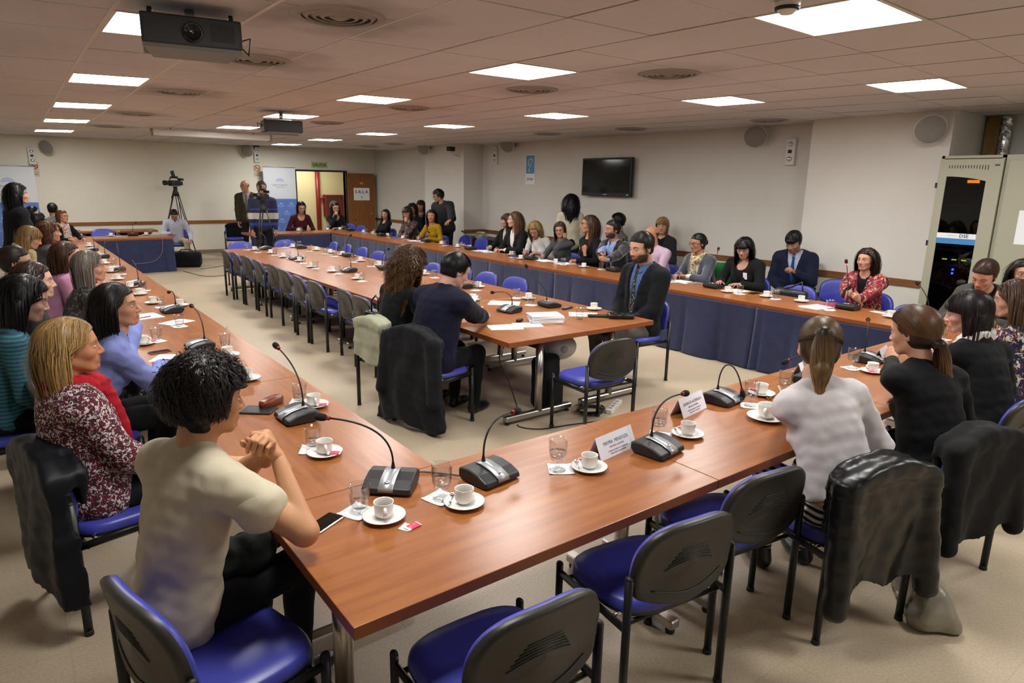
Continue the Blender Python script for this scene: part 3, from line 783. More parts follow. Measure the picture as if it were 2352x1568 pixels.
# ------------------------------------------------------------------ hands
def hand_sdf(P, flex, spread, thumb, pinch=0.0):
    kn = [(.028, .083, .004), (.0095, .089, .007), (-.0095, .086, .006), (-.027, .077, .002)]
    d = sd_cone(P, (0, -.05, 0), (0, .0, 0), .0255, .024)
    d = smin(d, sd_ell(P, (0, .045, -.002), (.0395, .052, .0155)), .02)
    for k in kn: d = smin(d, sd_cone(P, (k[0]*.55, .012, 0), k, .0125, .0115), .012)
    d = smin(d, sd_ell(P, (.024, .028, -.009), (.017, .03, .014)), .012)
    L = [(.041, .025, .021), (.045, .028, .022), (.042, .026, .021), (.033, .02, .019)]
    fing = None
    for i, k in enumerate(kn):
        p = np.array(k); a = math.radians(spread*(1.5-i)); f = 0
        r = [.0094, .0088, .008, .0068] if i < 3 else [.0082, .0075, .0068, .006]
        for jn in range(3):
            f += flex[jn]+(pinch*(12 if i == 0 else -4) if jn == 0 else 0)+i*flex[3]
            fr = math.radians(f); dv = np.array([math.sin(a)*math.cos(fr), math.cos(a)*math.cos(fr), -math.sin(fr)])
            q = p+dv*L[i][jn]; s = sd_cone(P, p, q, r[jn], r[jn+1])
            fing = s if fing is None else np.minimum(fing, s); p = q
    d = smin(d, fing, .006)
    t0 = np.array((.022, .018, -.006)); a1, b1, a2 = thumb
    v1 = np.array([math.sin(math.radians(a1))*math.cos(math.radians(b1)), math.cos(math.radians(a1))*math.cos(math.radians(b1)), -math.sin(math.radians(b1))])
    t1 = t0+v1*.042; c2 = math.radians(a1-a2)
    v2 = np.array([math.sin(c2)*math.cos(math.radians(b1+8)), math.cos(c2)*math.cos(math.radians(b1+8)), -math.sin(math.radians(b1+8))])
    t2 = t1+v2*.031; c3 = math.radians(a1-a2*1.8); v3 = np.array([math.sin(c3), math.cos(c3), -.25]); t3 = t2+nrm(v3)*.024
    th = smin(sd_cone(P, t0, t1, .0135, .0115), np.minimum(sd_cone(P, t1, t2, .0108, .0098), sd_cone(P, t2, t3, .0096, .0076)), .004)
    return smin(d, th, .01)
HPOSE = {'flat': ((8, 14, 10, 2), 6, (48, 6, 14)), 'relax': ((26, 34, 22, 4), 3, (42, 16, 18)), 'grip': ((52, 58, 34, 6), 1, (30, 34, 20)),
         'fist': ((82, 92, 58, 2), 0, (22, 40, 38)), 'pen': ((44, 46, 24, 8), 1, (16, 36, 14)), 'cup': ((38, 48, 30, 3), 2, (40, 40, 20)), 'bent': ((64, 66, 40, 3), 0, (36, 26, 20))}
HANDS = {}
def hand_template(pose, h):
    if (pose, h) not in HANDS:
        f, s, t = HPOSE[pose]
        HANDS[(pose, h)] = surface(lambda P: hand_sdf(P, f, s, t), (-.07, -.06, -.11), (.09, .205, .04), h)
    return HANDS[(pose, h)]
# ------------------------------------------------------------------ hair
def hair_build(style, col, o, R, sc, n, seed, near, opt):
    """cap + ribbons; head frame (o,R). returns Mesh3"""
    rg = np.random.default_rng(seed); M3 = Mesh3(); col = np.asarray(col, float)
    long_ = opt.get('length', 0.0); vol = opt.get('vol', .012); hl = opt.get('hairline', 0.0); part = opt.get('part', 0.0); fringe = opt.get('fringe', 0)
    def face_cut(P):
        zl = .066+hl-.9*(np.abs(P[:, 0])/.07)**2*.022
        front = P[:, 1]-(.040 if fringe == 0 else .05)
        a = np.where(P[:, 2] > -.3, np.minimum(front+.45*np.minimum(P[:, 2]+.02, 0)*0, 1), 1)
        cut = np.minimum(P[:, 1]-(.012+(0 if style in ('short', 'crop') else -.004))-.32*(P[:, 2]), zl-P[:, 2])
        return cut
    def cap(P):
        d = sd_ell(P, (0, -.016, .036), (.0755+vol*.7, .0965+vol, .083+vol))
        d = smin(d, sd_ell(P, (0, -.035, -.03), (.066+vol*.5, .066+vol*.6, .06)), .03)
        if fringe: d = smin(d, sd_ell(P, (0, .05, .045), (.055+vol*.4, .043+vol*.6, .032)), .02)
        d = d+.0022*np.sin(P[:, 0]*210+4*np.sin(P[:, 1]*30))*0
        c = face_cut(P)
        if fringe:
            zc = .034-fringe*.01; c = np.minimum(P[:, 1]-.012-.3*P[:, 2], zc-P[:, 2])
        d = smax(d, c, .012)
        bot = -.058 if style in ('short', 'crop') else -.095 if style != 'messy' else -.088
        d = smax(d, bot-P[:, 2]+(.0 if style not in ('short', 'crop') else .25*np.maximum(P[:, 1]+.03, 0)), .012)
        if style in ('short', 'crop'):
            ear = sd_ell(P, (0, -.008, -.018), (.2, .026, .034)); d = smax(d, -ear, .008)
        return d
    def back(P):
        d = cap(P)
        if style in ('long', 'curly', 'bob'):
            L = max(long_, .1); w = opt.get('width', .075)
            d2 = sd_ell(P, (0, -.055-opt.get('yb', .015), -L*.45), (w, .05+.012*(style == 'curly'), L*.62+.02))
            d = smin(d, d2, .04)
            for s in (-1, 1): d = smin(d, sd_cone(P, (s*.073, -.022+opt.get('front', 0), .02), (s*(w+.002), -.026+opt.get('front', 0), -L*.85), .021, .016), .025)
        elif style == 'pony':
            d = smin(d, sd_ell(P, (0, -.118, .0+opt.get('pz', .02)), (.022, .024, .022)), .02)
            L = max(long_, .12); z0 = opt.get('pz', .02)
            d = smin(d, sd_cone(P, (0, -.125, z0), (opt.get('px', 0), -.128, z0-L*.6), .027, .034), .015)
            d = smin(d, sd_cone(P, (opt.get('px', 0), -.128, z0-L*.6), (opt.get('px', 0)*1.6, -.11, z0-L), .034, .012), .015)
        elif style == 'bun':
            d = smin(d, sd_ell(P, (0, -.125, opt.get('pz', .0)), (.04, .036, .042)), .012)
        if style == 'curly': d = d+.013*wob(P, 55, 1.0)+.008*wob(P, 110, 2.0)
        elif style == 'messy': d = d+.011*wob(P, 44, .4)+.006*wob(P, 90, 1.4)
        return d
    if style != 'bald':
        h = .0055 if near else .0095
        zb = -.2-long_ if style in ('long', 'curly', 'bob', 'pony') else -.16
        V, F = surface(back, (-.15, -.2, zb), (.15, .14, .16), h)
        nz = wob(V*np.array([1.6, 1.6, .35]), 70, seed % 7)
        C = col[None, :]*(.78+.35*nz)[:, None]
        if 'tip' in opt:
            w_ = np.clip((.02-V[:, 2])/(.1+long_), 0, 1) if style != 'pony' else np.clip((opt.get('pz', .02)-.01-V[:, 2])/max(long_, .1)*1.3, 0, 1)*(V[:, 1] < -.085)
            C = C+(np.asarray(opt['tip'])[None, :]*(.78+.35*nz)[:, None]-C)*w_[:, None]*.8
        M3.add(o+(V*sc) @ R.T, F, np.clip(C, 0, 1))
    else:
        V, F = surface(lambda P: smax(smax(sd_ell(P, (0, -.016, .03), (.0765, .097, .08)), np.maximum(P[:, 2]-.035, P[:, 1]-.0), .006), -.06-P[:, 2], .006), (-.12, -.14, -.1), (.12, .1, .1), .008)
        M3.add(o+(V*sc) @ R.T, F, col)
        return M3
    # ribbons
    N_ = n; u = rg.uniform(0, 1, N_); th = 2*math.pi*rg.uniform(0, 1, N_)
    cosp = 1-u*1.25; sinp = np.sqrt(np.maximum(0, 1-cosp**2)); S = np.stack([sinp*np.cos(th), sinp*np.sin(th), cosp], 1)
    er = np.array([.0755+vol*.7, .0965+vol, .083+vol]); ec = np.array([0, -.016, .036])
    keep = ~((S[:, 1] > .42) & (S[:, 2] < .55-.2*(fringe > 0))); S = S[keep]; N_ = len(S)
    p = ec+S*er*.985
    g = np.array([0, 0, -1.0]) @ R          # gravity in head frame
    side = np.sign(p[:, 0]-part); side[side == 0] = 1
    if style in ('short', 'messy', 'crop'): flow = np.stack([.35*side, np.full(N_, opt.get('comb', -.12)), np.full(N_, -.25)], 1); steps = 6 if style != 'messy' else 8; st = opt.get('slen', .0075 if style != 'messy' else .0105)
    elif style == 'pony' or style == 'bun': flow = np.stack([-.0*side, np.full(N_, -1.0), np.full(N_, -.1)], 1); steps = 9; st = .019
    else: flow = np.stack([.75*side, np.full(N_, -.22), np.full(N_, -.3)], 1); steps = (15 if style != 'curly' else 22) if near else 10; st = (long_+.16)/(steps-1)*rg.uniform(.75, 1.08, N_)
    if style in ('long', 'bob', 'curly'):
        bk = rg.uniform(0, 1, N_) < .45; flow[:, 0] = np.where(bk, flow[:, 0]*.15+p[:, 0]*4, flow[:, 0]); flow[:, 1] = np.where(bk, -.95, flow[:, 1])
    if np.isscalar(st): st = np.full(N_, st)*rg.uniform(.8, 1.2, N_)
    flow = flow+rg.normal(0, .14 if style != 'messy' else .5, (N_, 3)); path = [p]; target = np.array([0, -.12, opt.get('pz', .02)])
    curl_ph = rg.uniform(0, 6.28, N_)
    for i in range(steps):
        if style in ('pony', 'bun'): dv = target-p
        else:
            w = min(1.0, i/max(3.0, steps*.35)) if style not in ('short', 'messy', 'crop') else .12*i
            dv = flow*(1-w)+g*w*1.1
        dv = dv/np.maximum(np.linalg.norm(dv, axis=1), 1e-6)[:, None]
        e0 = (p-ec)/er; nor = e0/er; nor /= np.maximum(np.linalg.norm(nor, axis=1), 1e-6)[:, None]; hug = np.clip((1.25-np.linalg.norm(e0, axis=1))/.2, 0, 1)*(p[:, 2] > -.02)
        dn = (dv*nor).sum(1); dv = dv-nor*(np.maximum(dn, -1)*hug*(.95 if style != 'messy' else .86))[:, None]
        dv = dv/np.maximum(np.linalg.norm(dv, axis=1), 1e-6)[:, None]
        q = p+dv*st[:, None]
        if style == 'messy':
            q = q+.004*np.stack([np.sin(curl_ph+i*1.1), np.cos(curl_ph*1.7+i*.9), np.sin(curl_ph*.6+i)], 1); e = (q-ec)/er; k = np.linalg.norm(e, axis=1); q = np.where((k > 1.2)[:, None], ec+e/k[:, None]*er*1.2, q)
            ff = (q[:, 1] > .03) & (q[:, 2] < .05); q[:, 2] = np.where(ff, .05+.2*(q[:, 2]-.05), q[:, 2])
        if style in ('long', 'bob'):
            dd = q[:, :2]-np.array([0, -.045]); rr_ = np.linalg.norm(dd/np.array([opt.get('width', .075)*1.12, .068]), axis=1)
            pull = np.where((q[:, 2] < .0) & (rr_ > 1), .88+.12/rr_, 1.0); q[:, :2] = np.array([0, -.045])+dd*pull[:, None]
        if style == 'curly': q = q+.014*np.stack([np.sin(curl_ph+i*1.5), np.cos(curl_ph+i*1.5), .3*np.sin(curl_ph+i)], 1)
        e = (q-ec)/er; k = np.linalg.norm(e, axis=1); q = np.where((k < 1.0)[:, None], ec+e/np.maximum(k, 1e-6)[:, None]*er*1.014, q)
        if style in ('long', 'bob', 'curly'):
            inside = (np.abs(q[:, 0]) < .068) & (q[:, 1] > -.005) & (q[:, 2] < .03) & (q[:, 1] < .12)
            q[:, 0] = np.where(inside & (fringe == 0), np.sign(q[:, 0]+1e-6)*(.07+.006), q[:, 0])
            q[:, 1] = np.where(q[:, 2] < .02, np.minimum(q[:, 1], .016+opt.get('front', 0)), q[:, 1])
            nk = np.stack([q[:, 0]/.078, (q[:, 1]+.05)/.07], 1); kk = np.linalg.norm(nk, axis=1)
            q[:, :2] = np.where(((kk < 1) & (q[:, 2] < -.06))[:, None], (nk/np.maximum(kk, 1e-6)[:, None])*np.array([.078, .07])-np.array([0, .05]), q[:, :2])
        if style in ('long', 'curly') and opt.get('yb', .015) > .02:
            yl_ = -.05-opt['yb']*np.clip((-.08-q[:, 2])/.12, 0, 1); q[:, 1] = np.where((q[:, 1] < -.0) & (q[:, 2] < -.06), np.minimum(q[:, 1], yl_), q[:, 1])
        path.append(q); p = q
    if style == 'pony':
        nt_ = N_//2; L = max(long_, .12)*rg.uniform(.8, 1.08, nt_); a0 = rg.uniform(0, 6.28, nt_); r0 = np.sqrt(rg.uniform(0, 1, nt_)); tl = []
        for i in range(len(path)):
            f = i/(len(path)-1); rr_ = (.020+.026*math.sin(math.pi*min(f*1.15, 1))**.8)*r0
            tl.append(np.stack([rr_*np.cos(a0+.6*f)+opt.get('px', 0)*f*1.5, -.126+rr_*np.sin(a0+.6*f)*.8-.004*f+.012*f*f, opt.get('pz', .02)+.012-L*f], 1))
        path = [np.concatenate([a_, b_]) for a_, b_ in zip(path, tl)]; N_ = N_+nt_
    path = np.stack(path, 1); wd = opt.get('rib', .0014 if near else .0034)*rg.uniform(.6, 1.3, N_)
    outw = path-np.array([0, -.03, 0]); outw[:, :, 2] *= .3
    tan = np.gradient(path, axis=1); sd = np.cross(tan, outw); sd /= np.maximum(np.linalg.norm(sd, axis=2), 1e-6)[:, :, None]
    nn = path.shape[1]; tp = np.sin(np.linspace(.35, math.pi-.12, nn))**.6
    ow = outw/np.maximum(np.linalg.norm(outw, axis=2), 1e-6)[:, :, None]; lift = opt.get('lift', .0008)
    base_ = path+ow*lift; A = base_+sd*(wd[:, None]*tp[None, :])[:, :, None]; B2 = base_-sd*(wd[:, None]*tp[None, :])[:, :, None]
    V = np.stack([A, B2], 2).reshape(-1, 3); b = (np.arange(N_)[:, None]*nn*2+np.arange(nn-1)[None, :]*2).reshape(-1)
    F = np.stack([b, b+1, b+3, b+2], 1)
    tone = rg.uniform(.6, 1.5, N_); tip = np.asarray(opt.get('tip', col)); g_ = np.repeat(np.linspace(0, 1, nn)[None, :, None], N_, 0)
    if style == 'pony': g_[:N_-N_//3] *= .35
    C = (col[None, None, :]*(1-g_)+tip[None, None, :]*g_)*tone[:, None, None]; C = np.repeat(C[:, :, None, :], 2, 2).reshape(-1, 3)
    M3.add(o+(V*sc) @ R.T, F, np.clip(C, 0, 1)); return M3
# ------------------------------------------------------------------ clothes materials
def cloth(name, col, var=None, rough=.85, **k):
    return mat('cloth_'+name, col, rough, spec=k.pop('spec', .18), var=var or col, sheen=k.pop('sheen', .03), bump=k.pop('bump', .3), bscale=k.pop('bscale', 6), scale=k.pop('scale', 8), bdist=k.pop('bdist', .03), crease=k.pop('crease', True), **k)
def cloth_stripe(name, ca, cb, freq, axis='Z', sharp=.5, dist=1.5):
    m, nt, b, N = nodes_of('cloth_'+name, .85)
    tc = N('TexCoord'); wv = N('TexWave', bands_direction=axis, i_Scale=freq, i_Distortion=dist, i_Detail=1.0); nt.links.new(tc.outputs['Object'], wv.inputs['Vector'])
    rp = N('ValToRGB'); rp.color_ramp.interpolation = 'CONSTANT'; e = rp.color_ramp.elements; e[0].color, e[1].color = srgb(ca), srgb(cb); e[1].position = sharp
    nt.links.new(wv.outputs['Fac'], rp.inputs['Fac']); nt.links.new(rp.outputs[0], b.inputs['Base Color']); return m
def cloth_print(name, base, spots, scale, thr=.5, rough=.85, stretch=(1, 1, 1)):
    """patches of colour on a base, from layered noise"""
    m, nt, b, N = nodes_of('cloth_'+name, rough)
    tc = N('TexCoord'); mp = N('Mapping'); mp.inputs['Scale'].default_value = stretch; nt.links.new(tc.outputs['Object'], mp.inputs['Vector']); last = None
    rgb = N('RGB'); rgb.outputs[0].default_value = srgb(base); last = rgb.outputs[0]
    for i, c in enumerate(spots):
        mp2 = N('Mapping'); mp2.inputs['Location'].default_value = (3.7*i+1, 5.1*i+2, 2.3*i); nt.links.new(mp.outputs[0], mp2.inputs['Vector'])
        nz = N('TexNoise', i_Scale=scale*(1+.3*i), i_Detail=2.0, i_Distortion=1.2); nt.links.new(mp2.outputs[0], nz.inputs['Vector'])
        rp = N('ValToRGB'); rp.color_ramp.interpolation = 'CONSTANT'; e = rp.color_ramp.elements; e[0].color, e[1].color = (0, 0, 0, 1), (1, 1, 1, 1); e[1].position = thr+.02*i
        nt.links.new(nz.outputs['Fac'], rp.inputs['Fac']); mx = N('MixRGB'); mx.inputs[2].default_value = srgb(c)
        nt.links.new(rp.outputs[0], mx.inputs[0]); nt.links.new(last, mx.inputs[1]); last = mx.outputs[0]
    nt.links.new(last, b.inputs['Base Color']); return m
# ------------------------------------------------------------------ the figure
def ik(sh, tgt, hint, l1, l2):
    sh, tgt = np.asarray(sh, float), np.asarray(tgt, float); d = tgt-sh; L = np.linalg.norm(d); L2 = min(L, (l1+l2)*.995); d = d/max(L, 1e-6); tgt = sh+d*L2
    a = (l1*l1-l2*l2+L2*L2)/(2*L2); hgt = math.sqrt(max(l1*l1-a*a, 0)); hv = np.asarray(hint, float)-sh; hv = hv-d*(hv @ d); return sh+d*a+nrm(hv)*hgt, tgt
def frame_from(fwd, up):
    f = nrm(fwd); u = np.asarray(up, float); u = nrm(u-f*(u @ f)); r = np.cross(f, u); return np.stack([r, f, u], 1)
DEF = dict(head=None, sit=True, male=False, lean=8, side=0, hy=0, hp=0, hr=0, size=1.0, girth=1.0, skin='#c99a7c', hair='short', hcol='#1a1411', hopt=None, nrib=None, lod=1,
           top=None, sleeve='long', coat=None, vee=.075, vz=.16, legs=None, arms=('table', 'table'), hands=('relax', 'relax'), beard=None, shut=.25, neck=.0, tie=None, collar=False, lip=None,
           mouth=0.0, seat=.455, shoes=None, twist=0, group='people at the meeting', fit=.012, cfit=.02, hem=-.07, chem=-.09, glasses=None, scarf=None, brow=None, hood=None, bare_leg=False, wrinkle=1.0,
           knee=.0, legpose=None, noleg=False, bust=1.0, coat_name='jacket', top_name='shirt', iris=(.05, .025, .012), broad=1.0)
ARM = {'table': ((.15, .40, .775), (.42, .05, .62), (-.25, 1, -.06), (0, 0, 1)), 'fold': ((-.02, .36, .775), (.45, .22, .7), (-1, .35, -.04), (0, .1, 1)),
       'write': ((.14, .40, .79), (.45, .1, .65), (-.35, 1, -.15), (-.5, 0, .8)), 'lap': ((.08, .26, .60), (.4, .0, .62), (-.4, 1, -.2), (.1, 0, 1)),
       'phone': ((.075, .36, .87), (.4, .05, .66), (-.25, .8, .55), (.75, -.3, .5)), 'hang': ((.25, .06, .80), (.5, -.3, 1.0), (0, .12, -1), (1, 0, 0)),
       'back': ((.3, -.05, .66), (.5, -.2, .8), (0, .5, -1), (1, 0, .2)), 'hips': ((.25, .1, .98), (.6, -.1, 1.1), (-.3, .3, -1), (1, .3, 0))}
def person(label, loc=(0, 0), rz=0, **kw):
    """rz degrees (0 faces +y). head: world place of the head centre, the hips follow. lod 0 near, 1 middle, 2 far"""
    K = dict(DEF); K.update(kw); g = type('O', (), K); s = g.size; male = g.male; lod = g.lod; hopt = g.hopt or {}
    sk = np.array(srgb(g.skin)[:3]); hc = np.array(srgb(g.hcol)[:3]); lipc = np.array(srgb(g.lip)[:3]) if g.lip else sk*np.array([.74, .40, .40])
    Rl = rot('x', -g.lean) @ rot('y', g.side); up = Rl @ np.array([0, 0, 1.0]); fw = Rl @ rot('z', g.twist) @ np.array([0, 1.0, 0]); rt = np.cross(fw, up); RT = np.stack([rt, fw, up], 1)
    Rh = rot('z', g.hy) @ rot('x', -g.hp) @ rot('y', g.hr); Rw = rot('z', rz)
    def place(s):
        hz = (g.seat+.085) if g.sit else .90*s
        P0 = np.array([0, 0, hz]); nb = P0+up*.515*s; return hz, P0, nb, nb+up*.015*s+Rh @ np.array([0, .048, .168])*s
    hz, P0, nb, hcen = place(s)
    if g.head is not None:
        for _ in range(6):
            s = min(max(s*(1+(g.head[2]-hcen[2])/(hcen[2]-(hz if g.sit else 0))), .84), 1.22); hz, P0, nb, hcen = place(s)
        off = Rw @ hcen; loc = (g.head[0]-off[0], g.head[1]-off[1])
    sp = lambda t: P0+up*t*s
    sw = (.2 if male else .168)*s*g.broad; G = g.girth
    hs = {0: .0034, 1: .0055, 2: .0085}[lod]; cs = {0: .0105, 1: .017, 2: .024}[lod]; hd = {0: .0032, 1: .0045, 2: .007}[lod]
    # ---- arms
    armd = []
    for q, sg in ((0, 1), (1, -1)):        # right, left
        a = g.arms[q]; S = sp(.455)+rt*sg*sw
        if a in ('chin', 'cheek', 'mouth'):
            w_ = {'chin': (.02, .075, -.185), 'cheek': (.075, .045, -.145), 'mouth': (.03, .12, -.16)}[a]; wr = hcen+Rh @ (np.array(w_)*np.array([sg, 1, 1]))*s
            hint = np.array([sg*.3, .45, .6]); hf = hcen+Rh @ np.array([sg*(.045 if a == 'cheek' else 0), .07, -.02])*s-wr; hu = Rh @ np.array([sg*(1 if a == 'cheek' else .3), .8, .2])
        elif not isinstance(a, str) and isinstance(a[0], str):
            tl = lambda v: Rw.T @ (np.array(v, float)-np.array([loc[0], loc[1], 0]))
            wr, hint = tl(a[1]), tl(a[2]); hf = Rw.T @ np.array(a[3], float) if len(a) > 3 else wr-hint; hu = Rw.T @ np.array(a[4], float) if len(a) > 4 else np.array([0, 0, 1.0])
        else:
            if isinstance(a, str): wr, hint, hf, hu = ARM[a]
            else: wr, hint, hf, hu = (tuple(a)+((.42, .05, .62), (-.25, 1, -.06), (0, 0, 1))[len(a)-1:]) if not np.isscalar(a[0]) else (a, (.42, .05, .62), (-.25, 1, -.06), (0, 0, 1))
            m_ = np.array([sg, 1, 1.0]); wr, hint, hf, hu = (np.array(v, float)*m_ for v in (wr, hint, hf, hu))
        el, wr = ik(S, wr, hint, .285*s, .255*s); armd.append((sg, S, el, wr, hf, hu))
    th = 1.0 if male else .86
    RA = (.053*th*s, .046*th*s, .028*th*s)
    def arm_d(P, infl, t1=1.0, short=False):
        d = None
        for sg, S, el, wr, hf, hu in armd:
            if short:
                e2 = S+(el-S)*t1; a = sd_cone(P, S, e2, RA[0]+infl, RA[1]+.008+infl*1.2)
            else:
                a = sd_cone(P, S, el, RA[0]+infl, RA[1]+infl); w2 = el+(wr-el)*t1
                a = smin(a, sd_cone(P, el, w2, RA[1]+infl, (RA[1]+(RA[2]-RA[1])*t1)+infl), .02)
            d = a if d is None else np.minimum(d, a)
        return d
    def torso_d(P, infl):
        i = infl
        d = sd_ell(P, sp(.34), np.array([.158 if male else .142, .112*G, .2])*s+i, RT)
        d = smin(d, sd_ell(P, sp(.16), np.array([.148*G, .112*G, .17])*s+i, RT), .06)
        d = smin(d, sd_ell(P, sp(.0), np.array([.168*G, .135*G, .125])*s+i, RT), .06)
        d = smin(d, sd_cone(P, sp(.45)-rt*sw*.8, sp(.45)+rt*sw*.8, .058*s+i, .058*s+i), .05)
        for q in (-1, 1): d = smin(d, sd_cone(P, sp(.54)+rt*q*.02, sp(.465)+rt*q*sw*.8, .04*s+i*.6, .05*s+i), .03)
        if not male:
            for q in (-1, 1): d = smin(d, sd_ell(P, sp(.315)+fw*.075*s*G+rt*q*.068*s, np.array([.062, .055, .06])*s*g.bust+i*.7, RT), .03)
        return d
    neck_c = lambda P, r: sd_cone(P, nb-up*.015*s+fw*.012, nb+up*.12*s+fw*.03, r, r)
    seed = abs(hash(label)) % 1000 if False else sum(ord(c)*(i+1) for i, c in enumerate(label)) % 997
    ph = seed*.37
    def loc3(P): q = (P-P0) @ RT; return q[:, 0]/s, q[:, 1]/s, q[:, 2]/s
    box = np.array([sp(-.1), sp(.6), P0+[.3, 0, 0], P0-[.3, 0, 0]]+[x for a in armd for x in a[1:4]])
    lo, hi = box.min(0)-.14, box.max(0)+.14
    body = Mesh3(); V, F = head_template(male, hs)
    if g.mouth: V, F = surface(lambda P: head_sdf(male, P, g.mouth), (-.11, -.14, -.215), (.11, .135, .135), hs)
    bc = np.array(srgb(g.brow)[:3]) if g.brow else hc*.8
    C = head_colours(V, sk, lipc, bc, g.beard, .5)
    hS = s*1.06; body.add(hcen+(V*hS) @ Rh.T, F, C)
    if lod < 2 or True: eyes(body, sk, Rh, hcen, hS, g.iris, g.shut)
    # skin of neck, shoulders and arms: one smooth piece
    def skin_d(P):
        d = smin(torso_d(P, -.004), sd_cone(P, nb-up*.06*s, nb+up*.07*s+fw*.012, .052*s, .046*s), .04)
        return smin(d, arm_d(P, -.003), .02)
    V, F = surface(skin_d, lo, hi, cs*(.8 if lod == 0 else 1.15)); body.add(V, F, sk)
    for q, (sg, S, el, wr, hf, hu) in enumerate(armd):
        V, F = hand_template(g.hands[q], hd); V = V.copy(); ff = F
        if sg > 0: V[:, 0] *= -1; ff = F[:, ::-1]
        hd_f = nrm(hf)*.65+nrm(wr-el)*.35; Rr = frame_from(hd_f, hu); k = s*(.98 if male else .9)
        body.add(wr+nrm(wr-el)*.012+(V*k) @ Rr.T, ff, sk*np.array([1.0, .95, .93]))
    root = body.object('person', SKIN); root.location = (loc[0], loc[1], 0); root.rotation_euler = (0, 0, math.radians(rz))
    tag(root, label, 'person', g.group)
    # ---- clothes
    tp = g.top or cloth('white', '#dcdcdc')
    sl = {'long': 1.0, '34': .62, 'short': .45, 'none': 0}[g.sleeve]
    def top_d(P):
        d = torso_d(P, g.fit); x, y, z = loc3(P)
        if g.sleeve in ('long', '34'): d = smin(d, arm_d(P, g.fit+.001, .95 if g.sleeve == 'long' else sl), .032)
        elif g.sleeve == 'short': d = smin(d, arm_d(P, g.fit+.004, sl, True), .03)
        wr_ = g.wrinkle; d = d+wr_*(.0045*wob(P, 26, ph)+.003*wob(P @ RT, 55, ph+2))
        d = smax(d, -neck_c(P, (.058+g.neck)*s), .008)
        if g.neck: d = smax(d, -sd_ell(P, sp(.5)+fw*.1*s, np.array([.05+g.neck, .08, .03+g.neck*1.6])*s, RT), .008)
        return smax(d, (g.hem-z)*s, .012)
    lo2 = lo-.03; V, F = surface(top_d, lo2, hi+.03, cs); shirt = Mesh3().add(V, F, (1, 1, 1)).object(g.top_name, tp, root)
    if g.collar:
        rows = []; c0 = nb+up*.02*s+fw*.012*s; r0 = (.064 if male else .057)*s
        for k, (dr, dz) in enumerate(((.003, -.012), (.0, .012), (.001, .03), (.005, .033), (.013, .012), (.021, -.008))):
            row = []
            for ang in np.linspace(-166, 166, 25):
                an_ = math.radians(ang); fr = (1-math.cos(an_))/2; pt = (1 if k == 5 else .35 if k == 4 else 0)*max(0, (abs(ang)-115)/51)
                v = rt*math.sin(an_)*(r0+dr*s)-fw*math.cos(an_)*(r0+dr*s)*1.02
                row.append(tuple(c0+v+up*(dz-.028*fr-.03*pt)*s+fw*.012*pt))
            rows.append(row)
        MB().grid(rows).build('collar', tp, shirt)
    if g.coat:
        ci = g.fit+g.cfit
        def coat_d(P):
            d = smin(torso_d(P, ci), arm_d(P, ci*.75, .9), .035); x, y, z = loc3(P)
            d = d+g.wrinkle*(.004*wob(P, 20, ph+5)+.003*wob(P, 44, ph))
            if g.vee:
                w_ = g.vee*np.clip((z-g.vz)/(.5-g.vz), 0, 1.3); lap = np.abs(np.abs(x)-w_-.03); ins = (y > 0) & (z > g.vz-.02) & (z < .5)
                d = np.where(ins, d-.006*np.clip(1-lap/.025, 0, 1), d)
                d = smax(d, -np.maximum(np.abs(x)-w_, -y)*s, .006)
                if g.vee > .02: d = np.where((y > 0) & (z <= g.vz) & (np.abs(x) < .012), d+.003, d)
            d = smax(d, -neck_c(P, .07*s), .008)
            return smax(d, (g.chem-z)*s, .015)
        V, F = surface(coat_d, lo2-.02, hi+.05, cs); Mesh3().add(V, F, (1, 1, 1)).object(g.coat_name, g.coat, root)
    def front_y(x, z, fn, a=.02, b=.35):
        for _ in range(18):
            m = (a+b)/2; v = fn(np.array([P0+RT @ (np.array([x, m, z])*s)]))[0]
            if v < 0: a = m
            else: b = m
        return P0+RT @ (np.array([x, (a+b)/2, z])*s)
    if g.tie:
        pts = []; m = MB()
        for z, w_ in ((.5, .013), (.488, .017), (.47, .013), (.38, .02), (.28, .027), (.18, .033), (.1, .037), (.03, .036), (-.0, .003)):
            c = front_y(0, min(z, .47), lambda P: torso_d(P, g.fit))+fw*.008+up*max(0, z-.47)*s; pts.append([tuple(c-rt*w_*s), tuple(c+fw*.006), tuple(c+rt*w_*s)])
        m.grid(pts).build('tie', g.tie, root)
    if g.scarf:
        so = .0 if not g.coat else g.cfit*.9
        def sc_d(P):
            q = (P-(nb+up*.015*s+fw*.02*s)) @ RT; r = np.sqrt(q[:, 0]**2+(q[:, 1]*.95)**2); zz = q[:, 2]+.35*q[:, 1]
            a = np.sqrt((r-.078*s)**2+(zz*.75)**2)-(.034+so*.4)*s; x, y, z = loc3(P)
            f = sd_cone(P, sp(.5)+fw*(.1+so)*s+rt*.02, sp(.2)+fw*(.155+so)*s+rt*.05, .042, .038); a = smin(a, f, .03)
            if g.scarf[1] > 1: a = smin(a, sd_cone(P, sp(.5)+fw*(.1+so)*s-rt*.03, sp(.27)+fw*(.15+so)*s-rt*.05, .042, .038), .03)
            return a+.006*wob(P, 60, ph)+.004*wob(P, 110, ph)
        V, F = surface(sc_d, nb-.42, nb+.2, cs*.8); Mesh3().add(V, F, (1, 1, 1)).object('scarf', g.scarf[0], root)
    if g.hood:
        V, F = surface(lambda P: sd_ell(P, nb-fw*.07*s-up*.02, np.array([.12, .06, .075])*s, RT)+.006*wob(P, 40, ph), nb-.25, nb+.2, cs); Mesh3().add(V, F, (1, 1, 1)).object('hood', g.hood, root)
